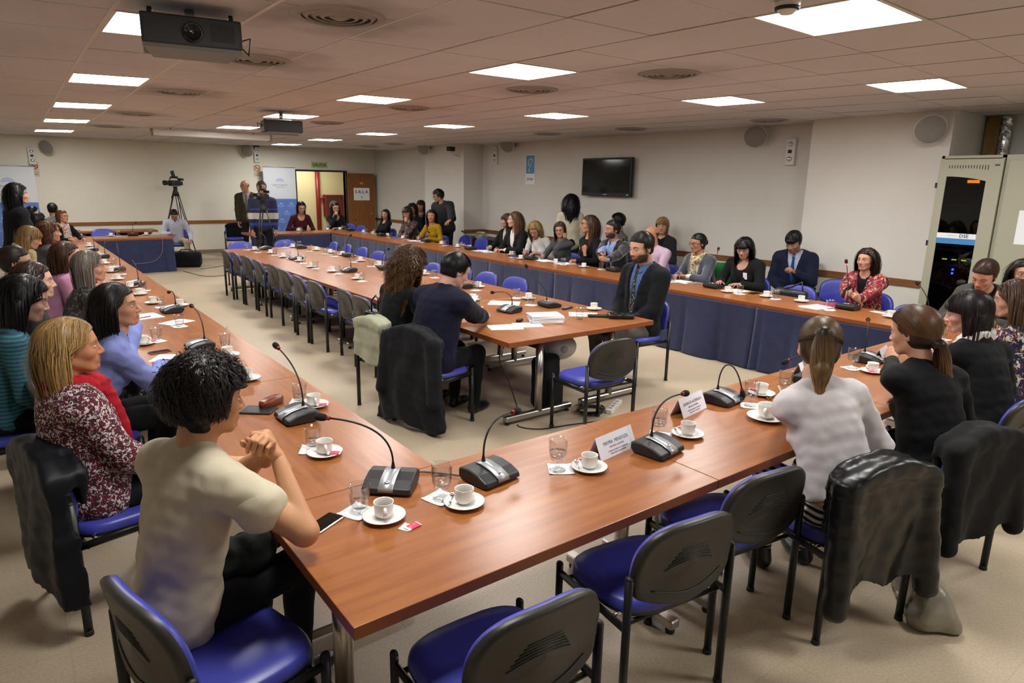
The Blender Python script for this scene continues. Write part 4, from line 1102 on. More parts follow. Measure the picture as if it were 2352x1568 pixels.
    # ---- legs
    if not g.noleg:
        lm = g.legs or cloth('black_trousers', '#131417')
        kn, an = [], []
        for q, sg in ((0, 1), (1, -1)):
            if g.legpose: k_, a_ = (np.array(v, float) for v in g.legpose[q])
            elif g.sit: k_, a_ = np.array([sg*.115, .42*s, g.seat+.075+g.knee]), np.array([sg*.12, .40*s-.02, .085])
            else: k_, a_ = np.array([sg*.095, .02, .49*s]), np.array([sg*.1, -.01, .085])
            kn.append(k_); an.append(a_)
        def leg_d(P):
            d = sd_ell(P, P0+np.array([0, 0, -.01]), np.array([.168*G, .135*G, .11])*s-.008, RT)
            for q, sg in ((0, 1), (1, -1)):
                hj = P0+rt*sg*.088*s*G-np.array([0, 0, .015]); bl = .0 if not g.bare_leg else -.01
                d = smin(d, sd_cone(P, hj, kn[q], .09*s*G, .066*s), .035); d = smin(d, sd_cone(P, kn[q], an[q], .064*s+bl, .044*s+bl), .025)
            return d+.005*g.wrinkle*wob(P, 22, ph)
        b2 = np.array([P0]+kn+an); V, F = surface(leg_d, b2.min(0)-[.22, .22, .06], b2.max(0)+[.22, .22, .16], cs*1.25); Mesh3().add(V, F, (1, 1, 1)).object('trousers', lm, root)
        sm = mat('shoe_leather', '#0d0d0e', .3) if not g.shoes else mat('shoe_'+g.shoes.strip('#'), g.shoes, .4)
        for q in (0, 1):
            a_ = an[q]; z0 = a_[2]-.085
            def sh(P): return smax(smin(sd_ell(P, a_+np.array([0, .075, -.045]), (.045, .125, .042)), sd_cone(P, a_+np.array([0, -.01, -.04]), a_+np.array([0, 0, .02]), .046, .044), .03), z0+.002-P[:, 2], .006)
            V, F = surface(sh, a_-[.08, .12, .1], a_+[.08, .24, .1], .012 if lod else .008); Mesh3().add(V, F, (1, 1, 1)).object('shoe', sm, root)
    # ---- hair, glasses
    nr = g.nrib if g.nrib is not None else {0: 4200, 1: 800, 2: 200}[lod]
    hm = hair_build(g.hair, hc, hcen, Rh, hS, nr, seed, lod == 0, hopt); hm.object('hair', HAIR, root)
    if g.glasses:
        m = MB(); T = lambda v: tuple(hcen+Rh @ (np.array(v)*hS)); rr = .0014 if lod == 0 else .002
        for q in (-1, 1):
            m.tube([T((q*.032+.0215*math.cos(a), .094-.006*abs(math.cos(a)) if q*math.cos(a) > 0 else .095, .0+.017*math.sin(a))) for a in np.linspace(0, 2*math.pi, 15)], rr, 5, cap=False)
            m.tube([T((q*.053, .09, .006)), T((q*.071, .06, .006)), T((q*.08, -.005, .008)), T((q*.078, -.03, -.008))], rr, 5)
        m.tube([T((-.011, .096, .003)), T((0, .099, .005)), T((.011, .096, .003))], rr, 5); m.build('glasses', mat('frame_'+g.glasses.strip('#'), g.glasses, .3), root)
    root['_s'] = s; INFO[root.name] = dict(P0=P0, RT=RT, s=s, hcen=hcen, Rh=Rh, armd=armd, loc=loc, rz=rz, root=root, nb=nb, sp=sp, front=lambda x, z, i=.015: front_y(x, z, lambda P: torso_d(P, g.fit+i)))
    return root
INFO = {}

def palm(p, q=0, along=.085, down=.0):
    """world place of the palm of hand q (0 right, 1 left)"""
    i = INFO[p.name]; sg, S, el, wr, hf, hu = i['armd'][q]; v = wr+nrm(nrm(hf)*.65+nrm(wr-el)*.35)*along-nrm(hu)*down; v = rot('z', i['rz']) @ v; return Vector((v[0]+i['loc'][0], v[1]+i['loc'][1], v[2]))
def cloth_bands(name, stops):
    """horizontal bands by height above the floor: (height, colour) from the ground up"""
    m, nt, b, N = nodes_of('cloth_'+name, .85); tc = N('TexCoord'); sx = N('SeparateXYZ'); nt.links.new(tc.outputs['Object'], sx.inputs[0]); dv = N('Math', operation='DIVIDE'); dv.inputs[1].default_value = 2.0; nt.links.new(sx.outputs['Z'], dv.inputs[0])
    rp = N('ValToRGB'); rp.color_ramp.interpolation = 'CONSTANT'; e = rp.color_ramp.elements; e[0].position = 0; e[0].color = srgb(stops[0][1]); e[1].position = stops[1][0]/2; e[1].color = srgb(stops[1][1])
    for z, c in stops[2:]: k = rp.color_ramp.elements.new(z/2); k.color = srgb(c)
    nt.links.new(dv.outputs[0], rp.inputs['Fac']); nt.links.new(rp.outputs[0], b.inputs['Base Color']); return m

# ================================================================== WHO SITS WHERE
dark = cloth('black', '#131316'); blackk = cloth('black_knit', '#0f1012', bump=.2, bscale=60, bdist=.004, crease=False)
whites = cloth('white_shirt', '#d9d7d4'); jeans = cloth('dark_jeans', '#1a1d2a'); greyt = cloth('grey_trousers', '#6a6762', '#55524e'); beiget = cloth('beige_trousers', '#b3a183')
def beardc(h, a=.9): return tuple(srgb(h)[:3])+(a,)
def sit(short, label, head, rz, seat_back=.05, no_chair=False, chair_rz=None, **k):
    p = person(label, rz=rz, head=tuple(head), **k)
    if not no_chair:
        i = INFO[p.name]; a = math.radians(rz); c = i['loc']
        q = (c[0]-math.sin(a)*seat_back, c[1]+math.cos(a)*seat_back)
        i['chair'] = chair(q, rz if chair_rz is None else chair_rz, short)
    return p
LB = dict(hair='long')
# ---------------- left row
boy = sit('blue chair under the youth in the cream T-shirt', 'dark-haired youth in a cream T-shirt, hands clasped at his chin', at(479, 916, 1.24), -68, no_chair=True, lod=0, male=True, hair='messy', hcol='#120c09',
    hopt=dict(vol=.03, comb=.15, rib=.0016), nrib=9000, lean=13, hy=-16, hp=4, skin='#bf8d66', top=cloth('cream_tee', '#c6bca4', '#c0b59c', bscale=6, bump=.3), sleeve='short', fit=.018, wrinkle=1.1, top_name='t_shirt',
    arms=(('w', at(640, 1056, 1.03), at(760, 1310, .72), (-.35, .35, .9), (.9, -.4, .3)), ('w', at(606, 1042, 1.04), at(660, 1110, .74), (-.2, -.35, .9), (.7, .7, .1))), hands=('bent', 'bent'), shut=.2, hem=-.12, girth=.88, broad=.87, seat=.46)
chair_px(288, 1362, -76, 'blue chair under the youth in the cream T-shirt')
blonde = sit('blue chair with a black quilted jacket over its back', 'blonde woman in a red scarf and burgundy patterned poncho', at(166, 797, 1.23), -78, lod=0, hair='long', hcol='#9b7a4c', hopt=dict(length=.25, tip=srgb('#b3925c')[:3], width=.07, front=-.03),
    lean=-6, hy=-14, hp=-2, skin='#b97f5c', top=cloth('white_blouse', '#d6d4d2'), collar=True, coat=cloth_print('poncho', '#5d1423', ['#cfc4c6', '#2a1218'], 60, .53), coat_name='poncho', cfit=.024, broad=.9, vee=.09, vz=.3,
    scarf=(cloth('red_scarf', '#a81c28', '#8d141f', bscale=14, bump=.4), 2), arms=('lap', 'lap'), hands=('relax', 'relax'), shut=.12, lip='#a05a50')
blue = sit('blue chair under the woman in the pale blue shirt', 'dark-haired woman in a pale blue shirt, hand beside her face', at(271, 703, 1.21), -88, lod=0, hair='long', hcol='#140f0d', hopt=dict(length=.27, width=.078, part=.01), nrib=5000,
    lean=24, hy=-22, hp=-4, skin='#c08f74', top=cloth('pale_blue_shirt', '#7f8ac4', '#7882ba', bscale=6, bump=.32), collar=True, wrinkle=1.6, fit=.02,
    arms=(('w', at(372, 838, .79), at(350, 900, .72), (.95, -.1, -.1), (0, 0, 1)), ('w', at(312, 745, .98), at(345, 800, .77), (-.1, .1, 1), (1, .4, 0))), hands=('fist', 'relax'), shut=.05, lip='#a8665c')
stripew = sit('chair of the woman in the blue-green striped top', 'black-haired woman in a blue-green striped top behind the front row', at(60, 688, 1.24), -84, hair='long', hcol='#0e0c0d', hopt=dict(length=.2, width=.085, vol=.018), lean=10, hy=-6, hp=16, skin='#b98e76',
    top=cloth_stripe('teal_stripe', '#1d3f5c', '#2d6a6a', 14), arms=('lap', 'lap'), shut=.5, nrib=900)
sit('chair hidden behind the striped-top woman', 'long-nosed woman with straight brown hair behind the striped-top woman', at(82, 646, 1.24), -86, hair='long', hcol='#2d1d16', hopt=dict(length=.28, width=.08), lean=6, hy=-8, skin='#c29a84', top=cloth('dark_olive', '#2a2a28'), arms=('lap', 'lap'), nrib=800)
sit('chair under the woman whose eyes only show at left edge', 'brown-haired woman with tied hair at the picture edge, eyes showing', at(38, 602, 1.24), -84, hair='bun', hcol='#241812', lean=8, hy=-8, hp=4, skin='#b98c72', top=dark, arms=('lap', 'lap'))
sit('chair of the grey-haired woman', 'grey-haired woman in a dark mottled blouse, hands raised before her', at(209, 613, 1.22), -86, hair='bob', hcol='#5d554c', hopt=dict(length=.12, width=.08, vol=.014, tip=srgb('#7b746b')[:3]), lean=16, hy=-10, hp=0, skin='#c29179',
    top=cloth_print('dark_floral', '#211d18', ['#4a4438', '#6d675c'], 34, .58), arms=(('w', at(236, 655, .95), at(265, 690, .77), (.3, .1, .9), (1, 0, .2)), ('w', at(245, 650, .95), at(285, 680, .77), (.3, 0, .9), (1, .3, 0))), hands=('bent', 'bent'), nrib=900, shut=.35)
sit('chair of the woman in pink', 'woman in a pink sweater with long brown hair over one shoulder', at(157, 588, 1.22), -80, hair='long', hcol='#3d2618', hopt=dict(length=.26, width=.07), lean=22, hy=-28, skin='#c59a84', top=cloth('pink_knit', '#c08aa6', '#b57d9a', bscale=30, bump=.5, bdist=.006, crease=False), arms=('table', 'table'), nrib=800, fit=.025)
sit('chair of the blonde in the cream scarf', 'fair woman in a cream scarf with glasses pushed up, looking down', at(71, 546, 1.22), -88, hair='long', hcol='#7d6038', hopt=dict(length=.16, width=.08, fringe=1, tip=srgb('#8f7448')[:3]), lean=10, hy=-6, hp=22, skin='#c3937c', top=cloth('cream_top', '#b5a583'),
    scarf=(cloth('cream_scarf', '#b9ab87', '#a39470'), 2), arms=('table', 'lap'), shut=.8, nrib=700)
sit('chair of the red-haired woman', 'woman with short reddish curls in a grey blazer', at(116, 533, 1.24), -80, hair='curly', hcol='#4f2d16', hopt=dict(length=.09, vol=.02), lean=14, hy=-10, skin='#bd8e78', top=whites, coat=cloth('grey_blazer', '#4a4846'), arms=('table', 'table'))
sit('chair of the black-haired figure beyond the red-haired woman', 'person with black hair seen from behind, past the red-haired woman', onx(88, 508, .45), -60, lod=2, hair='bob', hcol='#0f0c0b', hopt=dict(length=.1, vol=.02), lean=12, hy=10, skin='#a8795f', top=dark)
sit('chair of the woman in the patterned scarf', 'woman in glasses with a patterned scarf at the far table corner', onx(144, 497, .95), -150, lod=2, hair='bob', hcol='#5b3a20', hopt=dict(length=.1), lean=6, hy=14, hp=-4, skin='#c08c70', top=dark, scarf=(cloth_print('flower_scarf', '#b8b09c', ['#7a2030', '#d6d0c0'], 40, .52), 2), glasses='#3a2018')
sit('chair of the man in the grey pullover', 'short-haired man in a grey pullover seen from behind at far left', ony(121, 481, 17.6), 40, lod=2, male=True, hair='short', hcol='#17120f', lean=6, hy=-50, skin='#b4836a', top=cloth('grey_pullover', '#4d5150'), collar=True)
sit('chair of the cropped-hair figure beside the banner', 'dark cropped head near the far left banner', ony(76, 488, 16.8), -60, lod=2, male=True, hair='short', hcol='#120e0c', lean=6, skin='#ad7d63', top=dark)
person('standing woman with long black hair before the far left banner', rz=-70, head=tuple(ony(42, 446, 11.6)), sit=False, hair='long', hcol='#0b0a0b', hopt=dict(length=.26, width=.085, vol=.02), lean=4, hy=-10, skin='#b38a72',
       top=cloth('maroon_black', '#1b0f13'), coat=cloth('black_cardigan', '#101012'), arms=('hang', 'hang'), nrib=900, chem=-.35)
# ---------------- far end
tripodman = sit('chair of the man seated by the tripod', 'man in a white shirt seated by the tripod, looking down', ony(400, 494, 17.3), 168, lod=2, male=True, hair='short', hcol='#17120f', lean=18, hp=35, skin='#a87a5c', top=cloth('pale_lilac_shirt', '#b9bccb'), legs=beiget, collar=True,
    arms=((.1, .34, .72), (.3, .38, .56)), shut=.9, legpose=(((.24, .42, .54), (.26, .40, .085)), ((-.2, .42, .54), (-.2, .42, .085))))
person('standing man in an olive cardigan beside the cameraman', rz=150, head=tuple(ony(562, 427, 17.9)), sit=False, lod=2, male=True, hair='bald', hcol='#4c453d', skin='#b98c72', lean=2, hy=-30, top=cloth('grey_shirt', '#9a98a0'), coat=cloth('olive_cardigan', '#3a3626'), tie=cloth('grey_tie', '#6f665e'), collar=True, glasses='#2a2522', arms=('hang', 'hang'), chem=-.25, legs=cloth('dark_brown', '#1c1512'))
_bands = cloth_bands('striped_sweater', [(0, '#1c2140'), (1.0, '#2a3c8a'), (1.06, '#1c2140'), (1.14, '#b9b3a4'), (1.27, '#23284a'), (1.33, '#3a4a90'), (1.36, '#23284a')])
cameraman = person('cameraman in a navy striped sweater behind a video camera', rz=168, head=tuple(ony(601, 432, 14.9)), sit=False, lod=2, male=True, hair='short', hcol='#4a3626', skin='#b08163', lean=6, hy=0, top=_bands, sleeve='long', arms=('hang', 'hang'), hem=-.12, legs=dark)
maroonw = sit('chair of the woman in maroon', 'woman in a maroon sweater and glasses writing before the blue banner', ony(692, 477, 16.95), 176, lod=2, hair='long', hcol='#17110f', hopt=dict(length=.14, width=.07), lean=18, hp=14, skin='#bb8d75', top=cloth('maroon_knit', '#40151f'), neck=.03, arms=('write', 'table'), hands=('pen', 'relax'), glasses='#2a1a16', shut=.6)
sit('chair of the woman resting her chin before the doorway', 'woman in black with glasses resting her chin before the doorway', ony(771, 478, 16.95), 170, lod=2, hair='long', hcol='#1d1411', hopt=dict(length=.26, width=.075), lean=14, skin='#c09078', top=dark, neck=.03, arms=('mouth', 'fold'), hands=('fist', 'relax'), glasses='#1a1412')
# ---------------- right row, far to near
RXH = 7.42
def rr(u, v, x=RXH): return onx(u, v, x)
sit('chair of the woman in black beside the open door', 'long-haired woman in plain black nearest the open door leaf', rr(885, 492, 7.7), 100, lod=2, hair='long', hcol='#1e1511', hopt=dict(length=.28, width=.075), lean=-4, hy=28, hp=4, hr=-6, skin='#b98a73', top=blackk, neck=.02, arms=('lap', 'table'))
sit('chair of the woman in the floral dress', 'woman in glasses and dark floral blouse, chin on her fist', rr(935, 489, 7.5), 100, lod=2, hair='long', hcol='#2a1811', hopt=dict(length=.2, width=.075, fringe=1), hy=18, lean=18, hp=10, skin='#b58871', top=cloth_print('garden_print', '#1c1518', ['#6e1c26', '#8d8378', '#3b3a44'], 26, .55), arms=('fold', 'mouth'), hands=('relax', 'fist'), glasses='#3a2a20', shut=.7)
sit('chair of the curly-haired figure at the wall', 'person with bushy black hair behind the floral-blouse woman', onx(947, 481, 8.6), 120, lod=2, hair='curly', hcol='#14100e', hopt=dict(length=.1, vol=.03), hy=0, lean=10, skin='#a87c64', top=dark, arms=('lap', 'lap'))
sit('chair half hidden by the column', 'woman with an auburn fringe half hidden by the wall column', onx(966, 473, 9.0), 120, lod=2, hair='bob', hcol='#3a1f16', hopt=dict(length=.12, fringe=1), hy=5, lean=2, skin='#c2947c', top=cloth_stripe('grey_zigzag', '#8a8580', '#3a3838', 30), coat=dark, arms=('lap', 'lap'))
mustardw = sit('chair of the woman in mustard', 'woman in a mustard sweater with long dark hair, writing', rr(991, 496, 7.6), 108, lod=1, hair='long', hcol='#1d1310', hopt=dict(length=.27, width=.07), lean=14, hy=27, skin='#b98468', top=cloth('mustard_knit', '#a37c12', '#936f0e'), arms=('write', 'table'), hands=('pen', 'relax'), lip='#9a3a40', nrib=420)
bp = person('standing man in a black puffer jacket and backpack leaning on the table', rz=112, head=tuple(onx(1006, 450, 7.9)), sit=False, male=True, hair='messy', hcol='#12100f', hopt=dict(vol=.014, slen=.008), lean=16, hy=-37, hp=14, skin='#a87a5f', top=dark,
    coat=cloth_stripe('black_puffer', '#15161a', '#1c1d22', 9, 'Z', .5, .6), coat_name='puffer_jacket', cfit=.035, vee=0, arms=('hang', ('w', at(1036, 556, .78), at(1052, 510, 1.1), (-.9, .2, -.5), (0, 0, 1))), hands=('relax', 'flat'), glasses='#151312', legs=jeans)
sit('chair of the brown-haired woman half hidden by her neighbour', 'woman in a dark jacket half hidden behind the long-haired one', rr(1163, 507, 7.85), 100, hair='long', hcol='#3e281a', hopt=dict(length=.26, width=.075, fringe=1), lean=4, hy=-40, skin='#b88d76', top=cloth('cream_blouse', '#c2b9a4'), coat=dark, arms=('table', 'table'))
sit('chair of the long-haired woman with the white shirt', 'long-haired woman in black jacket over open white shirt, turned aside', rr(1181, 505, 7.6), 96, hair='long', hcol='#4a311f', hopt=dict(length=.3, width=.08, tip=srgb('#7a5636')[:3]), lean=8, hy=-34, hp=-2, skin='#c39a80', top=whites, coat=dark, collar=True, arms=('table', 'fold'), nrib=700)
blondew = sit('chair of the blonde writing in white', 'blonde woman in a white blouse bent over her writing', rr(1228, 528, 7.5), 98, hair='long', hcol='#8a7040', hopt=dict(length=.24, width=.085, tip=srgb('#a08850')[:3]), hy=20, lean=26, hp=34, skin='#bb8a70', top=whites, sleeve='34', arms=('write', 'table'), hands=('pen', 'relax'), shut=.9, nrib=700)
greyw = sit('chair of the woman in the grey sweater', 'woman in a grey sweater and glasses, cheek on her hand', rr(1286, 528, 7.5), 100, hair='bob', hcol='#3a2018', hopt=dict(length=.11, width=.08, vol=.014), lean=12, hy=28, hr=6, hp=6, skin='#b98a74', top=cloth('grey_sweater', '#4a4c4e'), arms=('write', 'cheek'), hands=('pen', 'bent'), glasses='#201a18', nrib=700)
chestw = sit('chair of the woman touching her chest', 'woman in black with glasses and straight hair, hand on chest', rr(1352, 516, 7.6), 84, hair='long', hcol='#2a1a12', hopt=dict(length=.3, width=.075, tip=srgb('#5d3f26')[:3]), lean=4, hy=-26, hp=-6, skin='#b58468', top=dark, arms=(('w', onx(1343, 580, 7.25), onx(1365, 640, 7.2), (.3, .5, .8), (-1, 0, .2)), 'write'), hands=('bent', 'pen'), glasses='#14100f', lip='#a04a4c', nrib=800)
beardm = sit('chair of the bearded man with the telephone', 'bearded man in a black velvet blazer holding a telephone', rr(1406, 527, 7.6), 92, male=True, hair='short', hcol='#15110f', hopt=dict(vol=.012, slen=.006), beard=beardc('#1d1512', .9), lean=12, hy=-16, skin='#a97c62', top=cloth('sky_shirt', '#8c9cc8'), coat=cloth('velvet_black', '#0e0e10', sheen=.6), collar=True, arms=(('w', onx(1378, 601, 7.02), (7.3, 7.9, .75), (-.7, -.3, .5), (-.5, .7, .5)), ('w', onx(1388, 602, 7.02), (7.3, 6.9, .75), (-.7, .4, .4), (-.5, -.7, .5))), hands=('grip', 'grip'), shut=.15, nrib=700)
sit('chair of the man in the dark cap by the wall', 'man in grey jacket and dark cap by the wall, face turned away', onx(1418, 509, 8.85), 60, male=True, hair='short', hcol='#121010', hopt=dict(vol=.016), lean=6, hy=-40, skin='#a77a60', top=cloth('grey_jacket', '#5a5853'), arms=('lap', 'lap'))
sit('chair of the bald man in lilac', 'bald man in a lilac shirt with a purple tie', rr(1496, 540, 7.6), 88, male=True, hair='bald', hcol='#3b3028', lean=16, hy=-16, hp=2, skin='#b57e62', girth=1.25, broad=1.12, top=cloth('lilac_shirt', '#c2aabf', '#b79fb5', bscale=12, bump=.4), collar=True, tie=cloth('purple_tie', '#5b2f86'), arms=('table', 'fold'), hands=('relax', 'relax'))
sit('chair of the fair-haired woman against the wall', 'short-haired fair woman in a dark jacket against the wall', onx(1521, 519, 8.95), 112, hair='bob', hcol='#8a6f45', hopt=dict(length=.07, width=.07, vol=.016, fringe=1), lean=0, hy=10, skin='#c0917a', top=dark, coat=cloth('charcoal', '#26272a'), arms=('lap', 'lap'), lip='#a8454c')
sit('chair of the woman in the velvet blazer', 'woman in grey velvet blazer, patterned neck scarf and tortoise glasses', rr(1602, 559, 7.55), 88, broad=1.08, hair='bun', hcol='#0f0d0e', hopt=dict(pz=.005), lean=16, hy=-12, hp=4, skin='#a5745a', top=whites, coat=cloth('velvet_grey', '#3a3f4b', sheen=.8, rough=.5), scarf=(cloth_print('silk_scarf', '#c2b089', ['#2d5a55', '#d8cbb0', '#9a6a2c'], 30, .55), 1), arms=('table', 'fold'), hands=('relax', 'flat'), glasses='#3a1c24', nrib=800, shut=.15)
sit('chair of the black-haired woman with the white badge', 'black-haired woman in a black jacket with a white badge', rr(1709, 571, 7.55), 92, hair='long', hcol='#0c0b0c', hopt=dict(length=.2, width=.09, vol=.02, fringe=1), hy=14, lean=12, hp=16, girth=1.3, broad=1.25, skin='#b98a76', top=blackk, coat=cloth('black_jacket', '#121214'), neck=.03, vee=.1, arms=('table', 'table'), hands=('flat', 'flat'), glasses='#8a7a74', shut=.6, nrib=1000)
sit('chair of the young man in the navy suit', 'young man in a navy suit and blue tie sitting against the wall', onx(1822, 556, 8.5), 108, male=True, hair='short', hcol='#0f0d0d', hopt=dict(vol=.014, fringe=1), hy=-10, lean=8, hp=26, skin='#ac8068', top=cloth('pale_shirt', '#a9b0c4'), coat=cloth('navy_suit', '#181d33'), tie=cloth('blue_tie', '#1e3f7a'), collar=True, arms=('lap', 'phone'), hands=('relax', 'grip'), shut=.9, beard=beardc('#1d1512', .35), nrib=700)
red = sit('chair of the woman speaking at the microphone', 'woman speaking into a microphone in a red and navy printed jacket', rr(1989, 597, 7.6), 92, broad=1.08, hair='long', hcol='#22160f', hopt=dict(length=.27, width=.08), lean=10, hy=-8, hp=-2, skin='#b98a72', top=cloth('black_top', '#0e0e11'), coat=cloth_print('palm_print', '#c19a80', ['#8c1523', '#1c1a30', '#8c1523'], 22, .5, stretch=(1, 1, .6)), vee=.06, vz=.2,
    arms=(('w', onx(1942, 694, 7.05), (7.1, 3.9, .78), (-.3, -.2, .8), (-.8, .3, .3)), ('w', onx(1962, 698, 7.05), (7.25, 3.0, .77), (-.3, .3, .8), (-.8, -.3, .3))), hands=('bent', 'bent'), lip='#9a4a4a', nrib=1400)
grey = sit('chair of the woman writing with a purple pen', 'woman in a grey blazer writing with a purple pen', at(2260, 633, 1.2), 96, hair='bun', hcol='#33211a', hopt=dict(pz=.03, vol=.014), lean=24, hy=-12, hp=28, hr=-8, skin='#b98c76', top=dark, coat=cloth('grey_wool', '#45443f', bscale=90, crease=False), arms=('write', 'table'), hands=('pen', 'relax'), shut=.9, nrib=900)
sit('chair of the dark-haired woman at the right picture edge', 'dark-haired woman in gold-framed glasses at the right picture edge', at(2350, 628, 1.22), 104, hair='long', hcol='#1a1210', hopt=dict(length=.28, width=.08), lean=10, hy=14, skin='#b98c76', top=dark, arms=('table', 'table'), glasses='#8a6a30', nrib=600)
cream = person('standing woman in a cream poncho, long black hair, back turned', rz=-35, head=tuple(onx(1313, 464, 8.3)), sit=False, hair='long', hcol='#0d0b0b', hopt=dict(length=.4, width=.07, yb=.018, vol=.016), lean=2, hy=-20, hp=0, skin='#b98c76', top=cloth('cream_poncho', '#c3bda6', '#bab39b'), top_name='poncho', fit=.022, hem=-.25, arms=('hang', 'hang'), nrib=800, legs=jeans)
# ---------------- centre table
curly = sit('chair of the curly-haired woman under the pale coat', 'woman with long brown curls and red glasses, back turned', at(943, 607, 1.26), -80, hair='curly', hcol='#35200f', hopt=dict(length=.25, vol=.022, width=.08, yb=.03, tip=srgb('#63411f')[:3], rib=.0017), lod=0, nrib=5000, lean=14, hy=-4, hp=16, skin='#c3957e', top=cloth('black_sweater', '#101216'), arms=('table', 'table'), glasses='#5a1c22', shut=.8)
navyman = sit('chair with a charcoal overcoat, under the man in navy', 'man in a navy blazer and red-framed glasses reading his telephone', at(1048, 622, 1.25), -76, male=True, hair='short', hcol='#0f0d0f', hopt=dict(vol=.016, slen=.006), lod=0, nrib=5000, lean=18, hy=-16, hp=22, skin='#c59a86', girth=1.15, top=cloth('lavender_shirt', '#a9a6cc'), coat=cloth('navy_blazer', '#14162b', '#101226', bscale=9, bump=.4), collar=True, cfit=.024,
    arms=(('w', at(1112, 728, .80), at(1080, 790, .72), (.75, .6, .25), (.2, -.5, .8)), ('w', at(1085, 708, .80), (3.2, 5.5, .75), (.95, -.25, .15), (.0, .5, .8))), hands=('cup', 'grip'), glasses='#5a1c22', shut=.8, chem=-.2)
suit = sit('chair of the man in the dark suit', 'bearded man in a dark suit, blue shirt and dotted tie', onx(1472, 569, 5.1), 84, male=True, hair='short', hcol='#14110f', hopt=dict(vol=.012, slen=.005), lod=0, nrib=5000, lean=-3, hy=0, hp=10, skin='#c09378', beard=beardc('#1b1411', .92), top=cloth('blue_shirt', '#48608c'), coat=cloth('dark_suit', '#14161b', '#101216', bscale=9, bump=.4), collar=True, tie=cloth_print('dotted_tie', '#0b0b0d', ['#b9b6ae'], 70, .62), arms=('lap', 'lap'), hands=('relax', 'relax'), shut=.75, legs=greyt, vz=.02, vee=.085, cfit=.022)
# ---------------- near row, right
pony = sit('blue chair under the black leather jacket', 'woman in a white top with a brown ponytail, back turned', at(1882, 799, 1.22), -28, side=-7, chair_rz=-16, lod=0, hair='pony', hcol='#33251a', hopt=dict(length=.25, pz=.05, vol=.012, tip=srgb('#86663f')[:3], px=.0), nrib=5000, lean=20, hy=-28, hp=18, skin='#c99c84', top=cloth('white_jersey', '#d3cfd0', '#cdc8ca', bscale=6, bump=.3), wrinkle=1.4, fit=.014, legs=cloth_stripe('stripe_skirt', '#d6d4d0', '#15161c', 11, 'Z', .5, 2.0),
    arms=('table', ('w', at(1826, 930, .80), at(1800, 1010, .74), (-.1, .9, .3), (-.6, .3, .7))), hands=('relax', 'pen'), hem=.05)
bpony = sit('blue chair under the long grey coat', 'woman in black with a low ponytail and sunglasses on her head', at(2096, 762, 1.22), -30, chair_rz=-12, lod=0, hair='pony', hcol='#33231a', hopt=dict(length=.26, pz=-.06, vol=.016, tip=srgb('#8a5f36')[:3], px=.02), nrib=5000, lean=22, hy=24, hp=10, skin='#c4967e', girth=1.1, top=cloth('black_crepe', '#0d0d0f'),
    arms=('table', ('w', at(2048, 822, .95), at(2030, 880, .76), (.2, .4, .9), (-.8, .4, .2))), hands=('relax', 'bent'))
wc = sit('blue chair under the woman with the white collar', 'dark-haired woman in black sweater with a white collar', at(2220, 719, 1.22), -24, chair_rz=-10, lod=0, hair='bob', hcol='#1c1415', hopt=dict(length=.1, width=.08, vol=.016, fringe=1), nrib=4400, lean=20, hy=38, hp=10, skin='#c9998a', top=cloth('black_wool', '#0e0f11'), scarf=(cloth('white_foulard', '#cfcac6'), 1), arms=('table', ('w', at(2168, 800, .79), at(2205, 850, .76), (-.9, .3, 0), (0, 0, 1))), hands=('relax', 'relax'), shut=.5)
sit('blue chair under the woman in the navy floral blouse', 'woman with long brown hair in a navy floral blouse', at(2325, 688, 1.22), -14, chair_rz=-6, hair='long', hcol='#3f2d20', hopt=dict(length=.28, width=.085, tip=srgb('#5d4630')[:3]), lean=18, hy=30, hp=8, skin='#c4967e', top=cloth_print('navy_floral', '#171a36', ['#c9c2b4', '#6f2a40', '#a98a30', '#2a3a7a'], 20, .57), arms=('table', 'table'), nrib=1200)

# ================================================================== THINGS ON THE TABLES
def proto(o): index_kids(); return o
def stamp(p, loc, rz, label, cat, group, first, scale=1.0):
    if first[0]: o = p; first[0] = 0
    else: o = copy_tree(p)
    o.location = loc; o.rotation_euler = (0, 0, math.radians(rz)); o.scale = (scale,)*3; tag(o, label, cat, group); return o
# saucer
_sc = [1]
SAUCER = empty('saucer'); MB().lathe([(0, .004), (.026, .004), (.028, .0), (.033, 0), (.04, .004), (.068, .0135), (.07, .0155), (.0675, .016), (.04, .008), (.028, .0065), (0, .0065)], 32).build('dish', CERAMIC, SAUCER)
# espresso cup
_cc = [1]
CUP = empty('espresso_cup'); MB().lathe([(0, 0), (.019, 0), (.021, .004), (.0275, .007), (.0315, .014), (.0325, .03), (.0335, .054), (.0345, .056), (.0325, .056), (.031, .053), (.030, .03), (.0285, .014), (.02, .009), (0, .008)], 28).build('bowl', CERAMIC, CUP)
MB().tube([(.031, 0, .046), (.042, 0, .047), (.051, 0, .041), (.053, 0, .031), (.047, 0, .021), (.0315, 0, .017)], .0046, 8, flat=(1.3, .8)).build('handle', CERAMIC, CUP)
MB().lathe([(0, .02), (.0285, .02)], 20).build('coffee', COFFEE, CUP)
_sp = [1]
SPOON = empty('teaspoon'); MB().tube([(-.055, 0, .004), (-.02, 0, .006), (.02, 0, .004), (.035, 0, .003)], [.0022, .0018, .0016, .003], 6, flat=(1.6, .5)).build('stem', BRIGHT, SPOON)
MB().sphere((.048, 0, .004), (.016, .0105, .0035), 12, 6).build('bowl', BRIGHT, SPOON)
_tu = [1]
TUMBLER = empty('tumbler')
MB().lathe([(0, 0), (.026, 0), (.0275, .002), (.029, .02), (.033, .05), (.0375, .092), (.039, .094), (.0365, .094), (.0315, .05), (.0275, .022), (.024, .014), (0, .012)], 24).build('glass', GLASS, TUMBLER)
